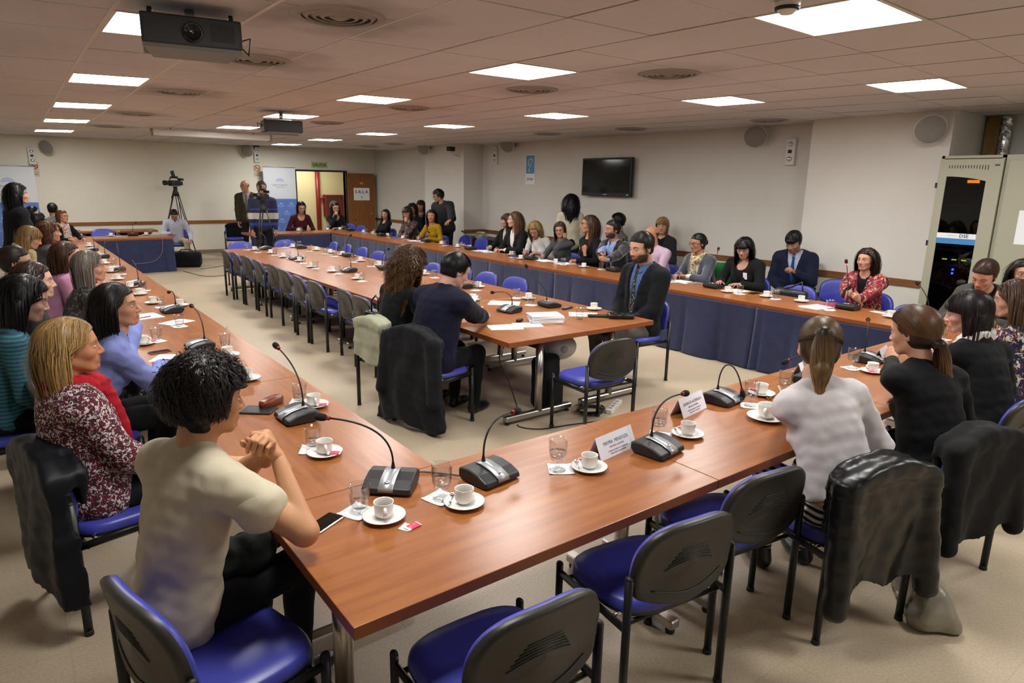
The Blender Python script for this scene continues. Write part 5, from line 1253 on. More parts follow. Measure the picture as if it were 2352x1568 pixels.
MB().lathe([(0, .0145), (.0235, .0145), (.027, .023), (.0295, .038), (0, .038)], 24).build('water', WATER, TUMBLER)
_go = [1]
GOBLET = empty('goblet')
MB().lathe([(0, 0), (.030, 0), (.031, .002), (.012, .006), (.0065, .012), (.009, .02), (.0065, .028), (.011, .034), (.027, .044), (.0315, .06), (.0335, .09), (.0345, .118), (.035, .12), (.0325, .12), (.0315, .09), (.029, .06), (.024, .049), (0, .044)], 24).build('glass', GLASS, GOBLET)
MB().lathe([(0, .0455), (.0235, .0505), (.0285, .061), (.0295, .074), (0, .074)], 24).build('water', WATER, GOBLET)
_na = [1]
def _nap(a=.055, seed=1):
    rg = np.random.default_rng(seed); P = []
    for i in range(7):
        P.append([((i/6-.5)*2*a, (j/6-.5)*2*a, .0012+max(0, rg.normal(0, .0012))+.004*(abs(i-3) == 3 and abs(j-3) == 3)) for j in range(7)])
    m = MB().grid(P); return m
NAPK = _nap().build('paper_napkin', NAPKIN); s_ = NAPK.modifiers.new('t', 'SOLIDIFY'); s_.thickness = .0008
_pk = [1]
PACK = empty('sugar_sachet'); MB().rbox((-.03, -.017, 0), (.03, .017, .005), .004).build('paper', PAPER, PACK)
mp_ = MB().rbox((-.02, -.0172, .0005), (.026, .0172, .0056), .004); mp_.build('red_print', REDP, PACK)
# microphone
_mc = [1]
def mic_base():
    t = empty('conference_microphone')
    prof = [(-.075, .012), (-.07, .026), (-.03, .043), (.02, .052), (.06, .05), (.075, .042), (.075, .018), (.06, .004), (-.06, .004), (-.075, .008)]
    def ext(x0, x1, dz=0, k=1.0, lo=0, m=None):
        mb = MB(); n = len(prof); vs = []
        for x, sc in ((x0, k), (x0+.006, 1), (x1-.006, 1), (x1, k)): vs += [(x, y*sc, max(0, (z+dz)*(sc if sc < 1 else 1))) for y, z in prof]
        fs = [(i*n+j, i*n+(j+1) % n, (i+1)*n+(j+1) % n, (i+1)*n+j) for i in range(3) for j in range(n)]+[tuple(range(n))[::-1], tuple(3*n+j for j in range(n))]
        return mb.add(vs, fs)
    bevel(ext(-.085, .085, 0, .9).build('housing', mat('mic_body', '#1c1c1e', .45, bump=.08, scale=500, bdist=.0005), t), .004, 2)
    pl = MB(); P = []
    for y, z in ((-.0745, .0155), (-.0715, .0285), (-.05, .0375), (-.03, .0455), (0, .0512), (.02, .0545), (.045, .0535)): P.append([(-.026, y, z), (.026, y, z)])
    pl.grid(P, smooth=True); o = pl.build('speaker_plate', SILVER, t); s = o.modifiers.new('t', 'SOLIDIFY'); s.thickness = .0025; s.offset = 1
    MB().sphere((0, -.048, .041), (.0105, .0105, .004), 16, 6).build('talk_button', mat('button', '#c9cace', .25, metal=.8), t)
    MB().lathe([(.0085, .05), (.0075, .06), (.005, .075), (.0042, .08)], 12, 0, (0, .032, 0)).build('neck_socket', BLACKM, t)
    return t
MIC = mic_base(); index_kids()
def mic(u, v, rz, tip, label, on=False, bend=.5, extra=None):
    """rz: the way the talk side looks (0: the talker sits at -y). tip: head place relative to the socket, in the base frame"""
    p = on_table(at(u, v, TH), .09); o = stamp(MIC, (p.x, p.y, TH), rz, label, 'microphone', 'conference microphones', _mc, 1.18)
    a = Vector((0, .032, .078)); t = Vector(tip)+a; mid = a+Vector((0, 0, .055)); pts = []
    for k in range(15):
        f = k/14; q = (1-f)**2*a+2*f*(1-f)*(a+Vector((0, 0, min(.14, max(.05, (t.z-a.z)*.9+.05)))))+f*f*t if extra is None else (1-f)**3*a+3*f*(1-f)**2*(a+Vector(extra[0]))+3*f*f*(1-f)*(t+Vector(extra[1]))+f**3*t
        pts.append(q)
    d = (pts[-1]-pts[-2]).normalized()
    n = MB().tube(pts, .0036, 8); n.build('gooseneck', BLACKM, o)
    R = d.to_track_quat('Z', 'Y').to_matrix()
    MB().lathe([(.006, 0), (.0085, .002), (.0085, .012), (.006, .013)], 12).xf(Matrix.Translation(t) @ R.to_4x4()).build('light_ring', REDON if on else REDLED, o)
    MB().lathe([(0, .054), (.007, .052), (.0125, .045), (.0142, .033), (.0125, .019), (.0085, .012), (0, .012)], 14).xf(Matrix.Translation(t) @ R.to_4x4()).build('windshield', FOAM, o)
    return o
N_ = {}
def nth(k): N_[k] = N_.get(k, 0)+1; return ORD[N_[k]-1] 
WHERE = {'near': 'the nearest table row, counted from the corner', 'left': 'the left table row, counted from the corner', 'mid': 'the centre table, counted from the far end', 'right': 'the right-wall table row, counted from far', 'farl': 'the far left table, counted from left', 'farr': 'the far table before the doorway, counted from left', 'midn': 'the paper-stack end of the centre table'}
def cup(u, v, where, rz=None, spoon=False, sachet=False, scale=1.0):
    p = on_table(at(u, v, TH)); rz = RNG.uniform(0, 360) if rz is None else rz; w = WHERE[where]
    n = nth(('cup', where)); stamp(SAUCER, (p.x, p.y, TH), 0, '%s white saucer on %s' % (n, w), 'saucer', 'white saucers', _sc, scale*1.15)
    stamp(CUP, (p.x, p.y, TH+.0068*scale*1.15), rz, '%s white espresso cup on %s' % (n, w), 'cup', 'white espresso cups', _cc, scale*1.09)
    a = math.radians(rz+120)
    if spoon: stamp(SPOON, (p.x+.052*math.cos(a), p.y+.052*math.sin(a), TH+.0165), rz+30, '%s teaspoon resting in a saucer on %s' % (nth(('sp', where)), w), 'spoon', 'steel teaspoons', _sp)
    if sachet:
        a = math.radians(rz+40); stamp(PACK, (p.x+.056*math.cos(a), p.y+.056*math.sin(a), TH+.0165), rz+70, '%s red and white sugar sachet on %s' % (nth(('pk', where)), w), 'sachet', 'sugar sachets', _pk)
def glass(u, v, where, kind='t', nap=True, dn=(0, 0)):
    p = on_table(at(u, v, TH)); w = WHERE[where]; n = nth((kind, where))
    if nap: stamp(NAPK, (p.x+dn[0], p.y+dn[1], TH), RNG.uniform(0, 90), '%s white paper napkin on %s' % (nth(('nap', where)), w), 'napkin', 'paper napkins', _na)
    z = TH+(.003 if nap else 0)
    if kind == 't': stamp(TUMBLER, (p.x, p.y, z), RNG.uniform(0, 90), '%s short water glass on %s' % (n, w), 'glass', 'short water glasses', _tu, 1.12)
    else: stamp(GOBLET, (p.x, p.y, z), 0, '%s stemmed water goblet on %s' % (n, w), 'glass', 'stemmed water goblets', _go, 1.2)
def sheet(u, v, rz, label, size=(.21, .297), m=PAPER, n=1, z=TH, cat='paper', th=.0012, name='paper_sheet'):
    p = on_table(at(u, v, z), .12); t = MB()
    rg = np.random.default_rng(int(u+v))
    if n == 1: t.box((-size[0]/2, -size[1]/2, 0), (size[0]/2, size[1]/2, th)); o = t.build(name, m)
    else:
        o = empty(name)
        for k in range(n):
            a = Matrix.Rotation(rg.normal(0, .05), 4, 'Z') @ Matrix.Translation((rg.normal(0, .005), rg.normal(0, .005), 0))
            MB().box((-size[0]/2, -size[1]/2, k*th), (size[0]/2, size[1]/2, (k+.92)*th)).xf(a).build('sheet', m, o)
    o.location = (p.x, p.y, z); o.rotation_euler = (0, 0, math.radians(rz)); return tag(o, label, cat)
def phone(u, v, rz, label, case=BLACKM, z=TH, tilt=None, loc=None):
    t = empty('smartphone'); MB().rbox((-.036, -.072, 0), (.036, .072, .008), .009).build('case', case, t); MB().rbox((-.033, -.066, .0078), (.033, .066, .0086), .006).build('screen', BLACKG, t)
    p = at(u, v, z) if loc is None else Vector(loc); t.location = p; t.rotation_euler = (0, 0, math.radians(rz))
    if tilt: t.rotation_euler = tilt
    return tag(t, label, 'phone')
def pen(p, d, label, m, L=.14):
    p, d = Vector(p), Vector(d).normalized(); q = p+d*L; t = empty('pen', p)
    MB().tube([(0, 0, 0), tuple(d*.012), tuple(d*L*.95), tuple(d*L)], [.001, .0042, .0042, .003], 8).build('barrel', m, t); MB().tube([tuple(d*L*.7+Vector((0, 0, .005))), tuple(d*L*.98+Vector((0, 0, .005)))], .0014, 6).build('clip', BRIGHT, t)
    return tag(t, label, 'pen')
# ---------------- nearest row
glass(827, 1174, 'near', dn=(-.01, .0)); cup(882, 1190, 'near', rz=250); glass(1015, 1146, 'near', 'g', dn=(0, .01)); cup(1066, 1158, 'near', rz=20, spoon=True, sachet=True)
glass(1280, 1080, 'near', 'g', dn=(.02, .0)); cup(1353, 1077, 'near', rz=25, spoon=True, sachet=True); glass(1511, 1003, 'near', 'g', dn=(.02, 0)); cup(1579, 1000, 'near', rz=20, spoon=True, sachet=True)
glass(1723, 932, 'near', 'g'); cup(1748, 906, 'near', rz=40, sachet=True); cup(1760, 963, 'near', rz=200, spoon=True, scale=1.28); glass(1801, 903, 'near', 'g', nap=False)
glass(1957, 846, 'near', 'g'); cup(2003, 855, 'near', rz=160, sachet=True); cup(2150, 789, 'near', sachet=True); glass(2163, 780, 'near')
mic(879, 1103, -42, (-.21, -.02, .16), 'conference microphone at the table corner before the youth in cream')
mic(1124, 1098, 8, (.16, .02, .12), 'conference microphone beside the table corner, neck leaning towards the name card')
mic(1510, 1037, 8, (.21, .0, .11), 'conference microphone right of the nearest white name card')
mic(1660, 922, 8, (.07, -.09, -.01), 'conference microphone with a sharply drooping neck behind the second name card', extra=((0, 0, .14), (-.03, .03, .16)))
mic(1862, 880, 8, (-.12, .05, .06), 'conference microphone partly hidden behind the ponytailed woman')
mic(1996, 830, 8, (.12, .04, .15), 'conference microphone left of the black-clad ponytailed woman')
mic(2140, 748, 60, (.1, .03, .22), 'conference microphone near the woman with the purple pen')
stamp(PACK, (*at(948, 1210, TH).xy, TH+.0005), 12, 'loose pink sugar sachet lying at the nearest corner', 'sachet', 'sugar sachets', _pk)
stamp(NAPK, (*at(935, 1211, TH).xy, TH), 30, 'torn white wrapper under the loose pink sachet', 'napkin', 'paper napkins', _na, .45)
phone(745, 1203, -62, 'silver-edged smartphone beside the youth\'s elbow', BRIGHT); phone(1809, 926, -70, 'dark smartphone beside the ponytailed woman in white', SILVER)
sheet(1804, 950, 20, 'small white card before the ponytailed woman in white', (.1, .07)); sheet(2157, 806, -10, 'white papers before the woman with the white collar', n=3)
# name cards: folded tent with print
INK = mat('print_ink', '#3a3a44', .8); CARD = mat('card_stock', '#e6e6ee', .7)
def tent(u, v, w, rz, label, lines):
    p = at(u, v, TH); t = empty('name_card', (p.x, p.y, TH), math.radians(rz)); h, d = .098, .042; th = .0012
    MB().add([(-w/2, -d, 0), (w/2, -d, 0), (w/2, 0, h), (-w/2, 0, h), (-w/2, -d+th*2, 0), (w/2, -d+th*2, 0), (w/2, 0, h-th*2.5), (-w/2, 0, h-th*2.5)], [(0, 1, 2, 3), (5, 4, 7, 6), (0, 3, 7, 4), (1, 5, 6, 2), (0, 4, 5, 1)]).build('front_face', CARD, t)
    MB().add([(-w/2, d, 0), (w/2, d, 0), (w/2, 0, h), (-w/2, 0, h), (-w/2, d-th*2, 0), (w/2, d-th*2, 0), (w/2, 0, h-th*2.5), (-w/2, 0, h-th*2.5)], [(1, 0, 3, 2), (4, 5, 6, 7), (0, 4, 7, 3), (1, 2, 6, 5), (0, 1, 5, 4)]).build('rear_face', CARD, t)
    a = math.atan2(h, d); R = Matrix.Rotation(a, 3, 'X'); L = math.hypot(h, d)
    for s, size, f in lines:
        n_ = Vector((0, -math.sin(a), math.cos(a))); c = Vector((0, -d, 0))+(Vector((0, math.cos(a), math.sin(a)))*L*f)+n_*.0006
        text('lettering', s, size, c, R, INK, t, sx=.92, ext=.0001)
    return tag(t, label, 'name card', 'folded white name cards')
tent(1406, 1035, .275, 8, 'folded white name card nearest the corner, behind an espresso cup', [('MAYRA  MENDOZA', .0235, .62), ('DIPUTADA  NACIONAL', .0115, .42), ('COMISIÓN BICAMERAL DE LOS DERECHOS', .0085, .25), ('NIÑAS, NIÑOS Y ADOLESCENTES', .0085, .13)])
tent(1582, 944, .265, 10, 'folded white name card behind the second espresso cup, left of drooping microphone', [('SAMANTA ACERENZA', .022, .62), ('DIPUTADA  NACIONAL', .0115, .42), ('COMISIÓN BICAMERAL DE LOS DERECHOS', .0085, .25), ('NIÑAS, NIÑOS Y ADOLESCENTES', .0085, .13)])
tent(1843, 860, .22, 12, 'folded white name card half hidden by the ponytailed woman\'s head', [('DIPUTADA  NACIONAL', .0125, .45)])
tent(2024, 826, .22, 12, 'folded white name card beside the black-clad woman\'s hands', [('DIPUTADA  NACIONAL', .0125, .45)])
gp = at(1766, 917, TH); t = empty('creamer_pot', gp, label='tiny green and white creamer pot near the large cup', cat='creamer')
MB().lathe([(0, 0), (.014, 0), (.018, .024), (.0205, .026), (0, .026)], 16).build('pot', mat('pot_green', '#2f7a4a', .5, var='#d8d4b8', scale=60, pos=(.45, .5)), t); MB().lathe([(0, .0265), (.021, .0265), (.021, .0275), (0, .0275)], 16).build('lid', PAPER, t)
# ---------------- left row
glass(720, 1030, 'left', dn=(-.01, -.01)); cup(746, 1043, 'left', rz=255, sachet=True); glass(689, 924, 'left'); cup(721, 933, 'left', rz=262, sachet=True); cup(568, 872, 'left', rz=90); glass(518, 798, 'left', nap=False); cup(523, 818, 'left', rz=40)
glass(361, 784, 'left'); cup(331, 791, 'left', sachet=True); glass(413, 750, 'left'); cup(414, 703, 'left', rz=120); glass(372, 706, 'left'); cup(352, 697, 'left'); cup(320, 677, 'left', spoon=True); cup(300, 660, 'left'); glass(330, 668, 'left'); cup(270, 642, 'left'); glass(280, 630, 'left'); cup(255, 625, 'left'); glass(262, 612, 'left'); cup(240, 606, 'left'); cup(228, 590, 'left'); glass(222, 578, 'left'); cup(205, 566, 'left'); glass(192, 552, 'left'); cup(185, 545, 'left')
mic(682, 962, -88, (-.2, -.02, .2), 'conference microphone beside the brown spectacle case'); mic(459, 800, -88, (-.21, .0, .15), 'conference microphone before the woman in the pale blue shirt'); mic(395, 716, -88, (-.16, .0, .06), 'conference microphone just beyond the pale blue shirt, neck bent flat')
mic(311, 656, -88, (-.2, .0, .14), 'conference microphone before the grey-haired woman'); mic(270, 622, -88, (-.2, .02, .2), 'conference microphone in the left row before the woman in pink'); mic(212, 577, -88, (-.2, .0, .16), 'conference microphone in the left row before the red-haired woman'); mic(236, 592, -88, (-.16, .05, .12), 'conference microphone between pink sweater and grey blazer, left row')
cs = at(624, 930, TH); t = empty('spectacle_case', cs, math.radians(30), label='brown leather spectacle case beside a black tablet', cat='case')
LEATH = mat('brown_leather', '#7d3a1a', .3, var='#6a2e14', scale=30, bump=.1)
for nm, z0, z1 in (('lower_shell', .0, .022), ('upper_shell', .0225, .046)):
    P = [(.002, 0), (.9, .0), (1, .3), (1, 1)] if z0 == 0 else [(1, 0), (1, .5), (.85, .9), (.002, 1)]
    rows = [[(.082*k*math.copysign(abs(math.cos(a))**.7, math.cos(a)), .036*k*math.copysign(abs(math.sin(a))**.8, math.sin(a)), z0+(z1-z0)*f) for a in np.linspace(0, 2*math.pi, 29)[:-1]] for k, f in P]
    MB().grid(rows, closed_u=True).build(nm, LEATH, t)
t = empty('tablet', at(594, 943, TH), math.radians(50), label='slim black tablet beside the brown spectacle case', cat='tablet'); MB().rbox((-.062, -.088, 0), (.062, .088, .009), .012).build('shell', BLACKM, t); MB().rbox((-.055, -.08, .0088), (.055, .08, .0096), .004).build('screen', mat('dark_screen', '#20242a', .25), t)
phone(367, 809, -80, 'smartphone in a dark case before the pale blue shirt', LEATH); sheet(376, 822, 60, 'folded white sheet under the blue-shirted woman\'s fist', (.2, .13)); sheet(406, 740, 30, 'white form lying by the third microphone of the left row', (.24, .16), n=2); sheet(338, 726, 10, 'white notepad with a red pen, left row', (.2, .27), n=3)
pen(at(310, 732, TH+.008), (1, .35, .02), 'red pen lying on the white notepad, left row', mat('red_pen', '#a01224', .4)); sw = at(522, 806, TH+.01)
pen(sw, (.1, .1, 1), 'clear drinking straw standing in the fifth glass of the left row', mat('straw', '#c9b8c4', .2), .19)
# ---------------- centre table
for u, v in [(568, 574), (592, 580), (655, 568), (632, 586), (663, 593), (688, 567), (711, 577), (697, 605), (725, 617), (748, 583), (769, 589), (776, 629), (813, 602), (853, 612), (831, 646)]: glass(u, v, 'mid')
for u, v in [(585, 575), (673, 568), (622, 582), (651, 591), (727, 575), (688, 600), (716, 614), (759, 581), (787, 586), (763, 624), (828, 600), (821, 641), (871, 610)]: cup(u, v, 'mid')
for u, v, rz, tip, l in [(609, 573, -85, (-.2, .0, .15), 'at its far end'), (692, 570, 88, (-.15, -.02, .2), 'on the wall side near its far end'), (680, 596, -85, (-.2, .02, .16), 'on the empty-chair side, second from its far end'), (801, 589, 88, (-.16, .0, .22), 'on the wall side, second from its far end'), (801, 624, -85, (-.22, .0, .18), 'before the empty chairs, nearest the curly-haired woman'), (884, 619, 88, (-.16, .0, .18), 'behind the curly-haired woman\'s head')]:
    mic(u, v, rz, tip, 'conference microphone on the centre table %s' % l)
glass(998, 638, 'midn'); cup(974, 631, 'midn'); glass(1093, 667, 'midn'); cup(1099, 660, 'midn'); glass(1095, 706, 'midn'); cup(1086, 690, 'midn'); glass(1186, 685, 'midn'); cup(1214, 687, 'midn', sachet=True); glass(1219, 701, 'midn'); glass(1331, 732, 'midn', nap=False); cup(1364, 711, 'midn')
mic(1070, 660, 88, (.0, .12, .2), 'conference microphone just past the navy-suited man\'s head'); mic(1170, 716, -80, (-.2, .0, .06), 'conference microphone beside the reader\'s telephone'); mic(1262, 704, 88, (.14, .1, .24), 'conference microphone behind the paper stack, neck straight up', extra=((0, 0, .1), (-.06, -.04, -.1)))
sheet(1253, 738, 62, 'thick stack of white paper on the centre table end', (.21, .297), n=9, th=.0075, cat='paper stack', name='paper_stack'); sheet(1158, 696, 50, 'white sheets beyond the reader\'s microphone', (.24, .32), n=2); sheet(1340, 722, 50, 'white sheet under the half-full water glass', (.21, .28)); sheet(1212, 746, 66, 'loose white sheet in front of the paper stack', (.19, .25)); sheet(1160, 752, 70, 'white documents beside the reader\'s sleeve', (.2, .28), n=4)
p = at(1303, 709, TH); t = empty('remote_control', p, math.radians(-72), label='black remote control behind the paper stack', cat='remote control'); MB().rbox((-.022, -.085, 0), (.022, .085, .018), .012).build('shell', BLACKM, t)
for i in range(4):
    for j in range(3): MB().lathe([(0, .02), (.004, .02), (.004, .017)], 8, 0, (-.012+.012*j, -.05+.025*i, 0)).build('key', GREYPL, t)
p = at(1193, 738, TH); t = empty('charger_plug', p, math.radians(-55), label='small black charger block on the loose papers', cat='charger'); MB().rbox((-.022, -.04, .002), (.022, .04, .024), .006).build('block', BLACKM, t); MB().tube([(0, .04, .012), (0, .06, .01), (.01, .08, .004)], .003, 6).build('lead', BLACKM, t)
# leather pouch
p = at(1425, 730, TH); t = empty('leather_pouch', p, math.radians(-38), label='black leather pouch with a strap on the table corner', cat='pouch'); GL = mat('gloss_leather', '#0d0d0e', .25, bump=.6, scale=40, bdist=.004)
V, F = surface(lambda P: sd_box(P, (0, 0, .022), (.12, .075, .022), .016)+.006*wob(P, 45, 1), (-.16, -.12, -.01), (.16, .12, .08), .006); Mesh3().add(V, F, (1, 1, 1)).object('body', GL, t)
V, F = surface(lambda P: sd_box(P, (-.2, .02, .012), (.11, .03, .012), .01)+.003*wob(P, 45, 1), (-.34, -.05, -.01), (-.06, .1, .05), .006); Mesh3().add(V, F, (1, 1, 1)).object('strap', BLACKM, t)
MB().tube([(.1, -.04, .04), (.16, -.03, .05), (.18, .02, .03), (.13, .03, .02)], .004, 6).build('drawstring', BLACKM, t)
# ---------------- right row
for u, v in [(652, 523), (705, 520), (737, 520)]: glass(u, v, 'farr')
for u, v in [(641, 522), (694, 519), (744, 522)]: cup(u, v, 'farr')
for u, v in [(776, 523), (792, 528), (840, 535), (866, 537), (898, 546), (934, 550), (960, 555), (1022, 564), (1070, 567), (1124, 579), (1178, 591), (1250, 596), (1294, 608), (1381, 619), (1545, 648), (1699, 675), (1781, 687), (1905, 712)]: glass(u, v, 'right')
for u, v in [(784, 528), (835, 534), (859, 537), (891, 542), (925, 548), (1016, 561), (1051, 568), (1094, 570), (1182, 585), (1196, 595), (1276, 604), (1341, 614), (1671, 671), (1760, 682), (1840, 693), (2046, 729)]: cup(u, v, 'right')
for u, v, tip, l, on in [(733, 519, (-.1, .0, .15), 'before the woman in maroon', 0), (805, 530, (.14, .0, .15), 'beside the two empty far chairs', 0), (877, 542, (.14, .05, .16), 'before the woman in plain black', 0), (979, 556, (.1, .05, .1), 'before the woman in mustard', 0), (1081, 573, (-.1, .0, .2), 'beside the bread plate', 0), (1219, 596, (.16, .02, .24), 'before the blonde in white', 0), (1411, 623, (.18, .04, .28), 'before the bald man', 0), (1638, 661, (.14, .06, .3), 'under the hand of the badge-wearing woman', 0), (1947, 710, (.03, .06, .31), 'lit red before the speaking woman', 1)]:
    mic(u, v, 90, (tip[1], -tip[0], tip[2]), 'conference microphone %s' % l, on=bool(on))
sheet(1140, 577, 70, 'blue folder and papers before the two long-haired women', (.3, .22), PAPERB); sheet(1122, 575, 80, 'white papers under the long-haired woman\'s hands', n=3); sheet(1208, 588, 75, 'dark blue folder before the blonde in white', (.24, .3), mat('folder_blue', '#2a3560', .5), th=.012); sheet(1236, 592, 80, 'white page before the woman in grey'); sheet(1270, 597, 84, 'open notebook before the woman in grey', (.34, .22), n=3)
sheet(1318, 604, 86, 'white notepad under the pen of the woman touching her chest', n=5); sheet(1570, 647, 84, 'open diary before the velvet-blazer woman', (.3, .2), n=4); sheet(1598, 651, 84, 'patterned notebook beside the open diary', (.13, .18), mat('note_cover', '#6a3a44', .5, var='#b7a8a0', scale=60), th=.012); sheet(1690, 668, 85, 'white page beneath the badge-wearing woman\'s hand'); sheet(1875, 705, 80, 'white documents before the speaking woman', (.21, .297), n=4); sheet(2018, 717, 80, 'small white card by the speaking woman\'s microphone', (.14, .09)); sheet(1925, 700, 80, 'magenta folder under the speaking woman\'s hands', (.22, .3), mat('magenta', '#a8205a', .5), th=.006)
sheet(912, 546, 80, 'blue folder under the floral-blouse woman\'s arm', (.24, .3), mat('folder_lilac', '#4a58b0', .5), th=.008); sheet(955, 553, 80, 'white notebook before the woman in mustard', n=4); sheet(1001, 555, 80, 'white exercise pad beside the woman in mustard', (.15, .2))
phone(1733, 674, 80, 'black smartphone right of the badge-wearing woman'); phone(0, 0, 0, 'dark smartphone held by the bearded man', LEATH, tilt=(math.radians(40), 0, math.radians(80)), loc=(palm(beardm, 0)+palm(beardm, 1))/2+Vector((-.03, 0, .02)))
phone(0, 0, 0, 'white smartphone held by the man in navy', WHITEPL, tilt=(math.radians(35), math.radians(-10), math.radians(-70)), loc=palm(navyman, 1, .1)+Vector((.03, -.01, .03)))
for who, q, m_, l, d in ((chestw, 1, mat('pen_blue', '#5560b0', .4), 'white and blue pen held by the woman touching her chest', (.35, .4, .8)), (greyw, 0, PAPER, 'slim white pen held by the woman in the grey sweater', (.3, .3, .9)), (pony, 1, PAPER, 'white pen held by the ponytailed woman in white', (-.25, .35, .85)), (grey, 0, mat('pen_purple', '#5a3ac0', .4), 'purple pen held by the woman in the grey blazer', (.35, .3, .8)), (maroonw, 0, mat('pen_navy', '#24349a', .4), 'blue pen held by the woman in maroon', (.2, .3, .7)), (mustardw, 0, mat('pen_lilac', '#8a80c0', .4), 'lilac pen held by the woman in mustard', (.3, .3, .8)), (blondew, 0, PAPER, 'white pen held by the blonde in the white blouse', (.1, .3, .9))):
    h_ = palm(who, q, .1, .03); d = Vector(d).normalized(); pen(h_-d*.05, d, l, m_)
pl = at(1062, 565, TH); t = empty('bread_plate', pl, label='oval plate with a sandwich beside an empty blue chair', cat='plate'); MB().lathe([(0, .006), (.06, .006), (.09, .016), (.088, .018), (.058, .009), (0, .009)], 24).build('dish', CERAMIC, t); V, F = surface(lambda P: sd_ell(P, (0, 0, .03), (.075, .035, .02))+.003*wob(P, 60), (-.1, -.06, 0), (.1, .06, .07), .007); Mesh3().add(V, F, (1, 1, 1)).object('sandwich', mat('bread', '#c99a56', .8), t)
for u, v in [(247, 538), (325, 536)]: cup(u, v, 'farl')
for u, v in [(262, 537), (337, 537)]: glass(u, v, 'farl')
mic(296, 537, 180, (-.05, -.05, .15), 'conference microphone alone on the far left table'); sheet(200, 527, 85, 'loose white papers on the spare table by the far wall', n=2)

# ================================================================== WALLS, CEILING AND FLOOR FITTINGS
RX_F = Matrix(((1, 0, 0), (0, 0, -1), (0, 1, 0)))          # lettering on a wall that faces -y
RX_R = Matrix(((0, 0, -1), (-1, 0, 0), (0, 1, 0)))         # lettering on a wall that faces -x
# ---------------- doorway, corridor
DW = DX1-DX0
fr = MB(); fr.box((DX0-.05, YF-.03, 0), (DX0, YF+.16, DZ+.05)); fr.box((DX1, YF-.03, 0), (DX1+.05, YF+.16, DZ+.05)); fr.box((DX0, YF-.03, DZ), (DX1, YF+.16, DZ+.05))
fr.build('trim_door', mat('dark_frame', '#2c2622', .5), kind='structure', label='dark metal frame around the doorway', cat='door frame')
hx = DX1+.03; d0 = ony(792, 388, YF-.05); d1 = at(857, 517, .0)
leaf = empty('door_1', (DX1+.03, YF-.04, 0), math.radians(-8), kind='structure', label='open brown timber door leaf folded back against the wall', cat='door')
LW = ony(856, 388, YF-.1).x-DX1-.02
MB().box((0, -.045, .01), (LW, 0, DZ-.02)).build('door_leaf', DOORW, leaf); MB().tube([(LW-.07, -.05, 1.02), (LW-.07, -.09, 1.02), (LW-.19, -.09, 1.02)], .011, 8).build('door_handle', BRIGHT, leaf)
MB().sphere((LW*.52, -.047, 1.93), (.06, .006, .035), 16, 6).build('number_plate', mat('brass_plate', '#b9a878', .35, metal=.5), leaf)
sg = tag(MB().box((LW*.22, -.049, 1.42), (LW*.8, -.0465, 1.79)).build('room_sign', PAPER), 'white paper room sign taped on the open door', 'sign'); sg.location = leaf.location; sg.rotation_euler = leaf.rotation_euler
text('lettering', 'S A L A', .13, (LW*.51, -.0495, 1.67), RX_F, INK, sg, bold=1); text('lettering', '1', .13, (LW*.51, -.0495, 1.5), RX_F, INK, sg, bold=1)
CORR = mat('corridor_paint', '#c9bd8f', .7); YCR = 21.3
cw = MB(); cw.box((DX0-3, YCR, 0), (DX1+2, YCR+.1, 3)); cw.box((DX0-1.6, YF+.15, 0), (DX0-1.5, YCR, 3)); cw.box((DX1+1.6, YF+.15, 0), (DX1+1.7, YCR, 3)); cw.build('wall_corridor', CORR, kind='structure', label='cream corridor wall seen through the doorway', cat='wall')
slab('ceiling_corridor', (DX0-1.6, YF+.15, 2.7), (DX1+1.7, YCR, 2.75), mat('corridor_ceiling', '#d8d4c8', .8), label='corridor ceiling beyond the doorway', cat='ceiling')
cl = empty('corridor_light', ((DX0+DX1)/2, 20.35, 2.68), label='ceiling lamp of the corridor beyond the doorway', cat='ceiling light'); MB().box((-.3, -.3, 0), (.3, .3, .02)).build('diffuser', DIFFUSE, cl); MB().box((-.32, -.32, .005), (.32, .32, .021)).build('frame', TBAR, cl)
REDPIPE = mat('pipe_red', '#7d1c14', .4); px = ony(731, 450, YCR-.12).x
t = empty('standpipe', (px, YCR-.1, 0), label='red fire standpipe in the corridor', cat='pipe'); MB().tube([(0, 0, 0), (0, 0, 2.7)], .07, 14).build('riser', REDPIPE, t); MB().tube([(0, 0, 1.45), (.35, .0, 1.45)], .045, 12).build('branch', REDPIPE, t)
a = ony(744, 447, YCR-.12); b = ony(789, 497, YCR-.12)
t = empty('fire_hose_cabinet', (a.x, YCR-.115, b.z), label='red glazed fire hose cabinet in the corridor', cat='cabinet'); W_, H_ = b.x-a.x, a.z-b.z
m = MB(); m.box((0, -.1, 0), (W_, .09, .04)); m.box((0, -.1, H_-.04), (W_, .09, H_)); m.box((0, -.1, .04), (.04, .09, H_-.04)); m.box((W_-.04, -.1, .04), (W_, .09, H_-.04)); m.box((0, .06, 0), (W_, .1, H_)); m.build('case', REDPIPE, t)
MB().tube([(W_/2+.13*math.cos(q), -.0, H_/2+.13*math.sin(q)) for q in np.linspace(0, 19, 50)], .03, 8).build('hose', mat('hose_canvas', '#8d8470', .8), t); MB().box((.04, -.09, .04), (W_-.04, -.085, H_-.04)).build('pane', GLASS, t)
p = ony(734, 379, YF-.02); sg = MB().box((-.24, -.004, -.085), (.24, .004, .085)).build('exit_sign', mat('sign_lime', '#b7c98a', .6)); sg.location = (p.x, YF-.006, p.z); tag(sg, 'pale green SALIDA sign above the doorway', 'sign'); text('lettering', 'SALIDA', .125, (0, -.0046, 0), RX_F, mat('sign_green', '#1e3a1c', .6), sg, bold=1)
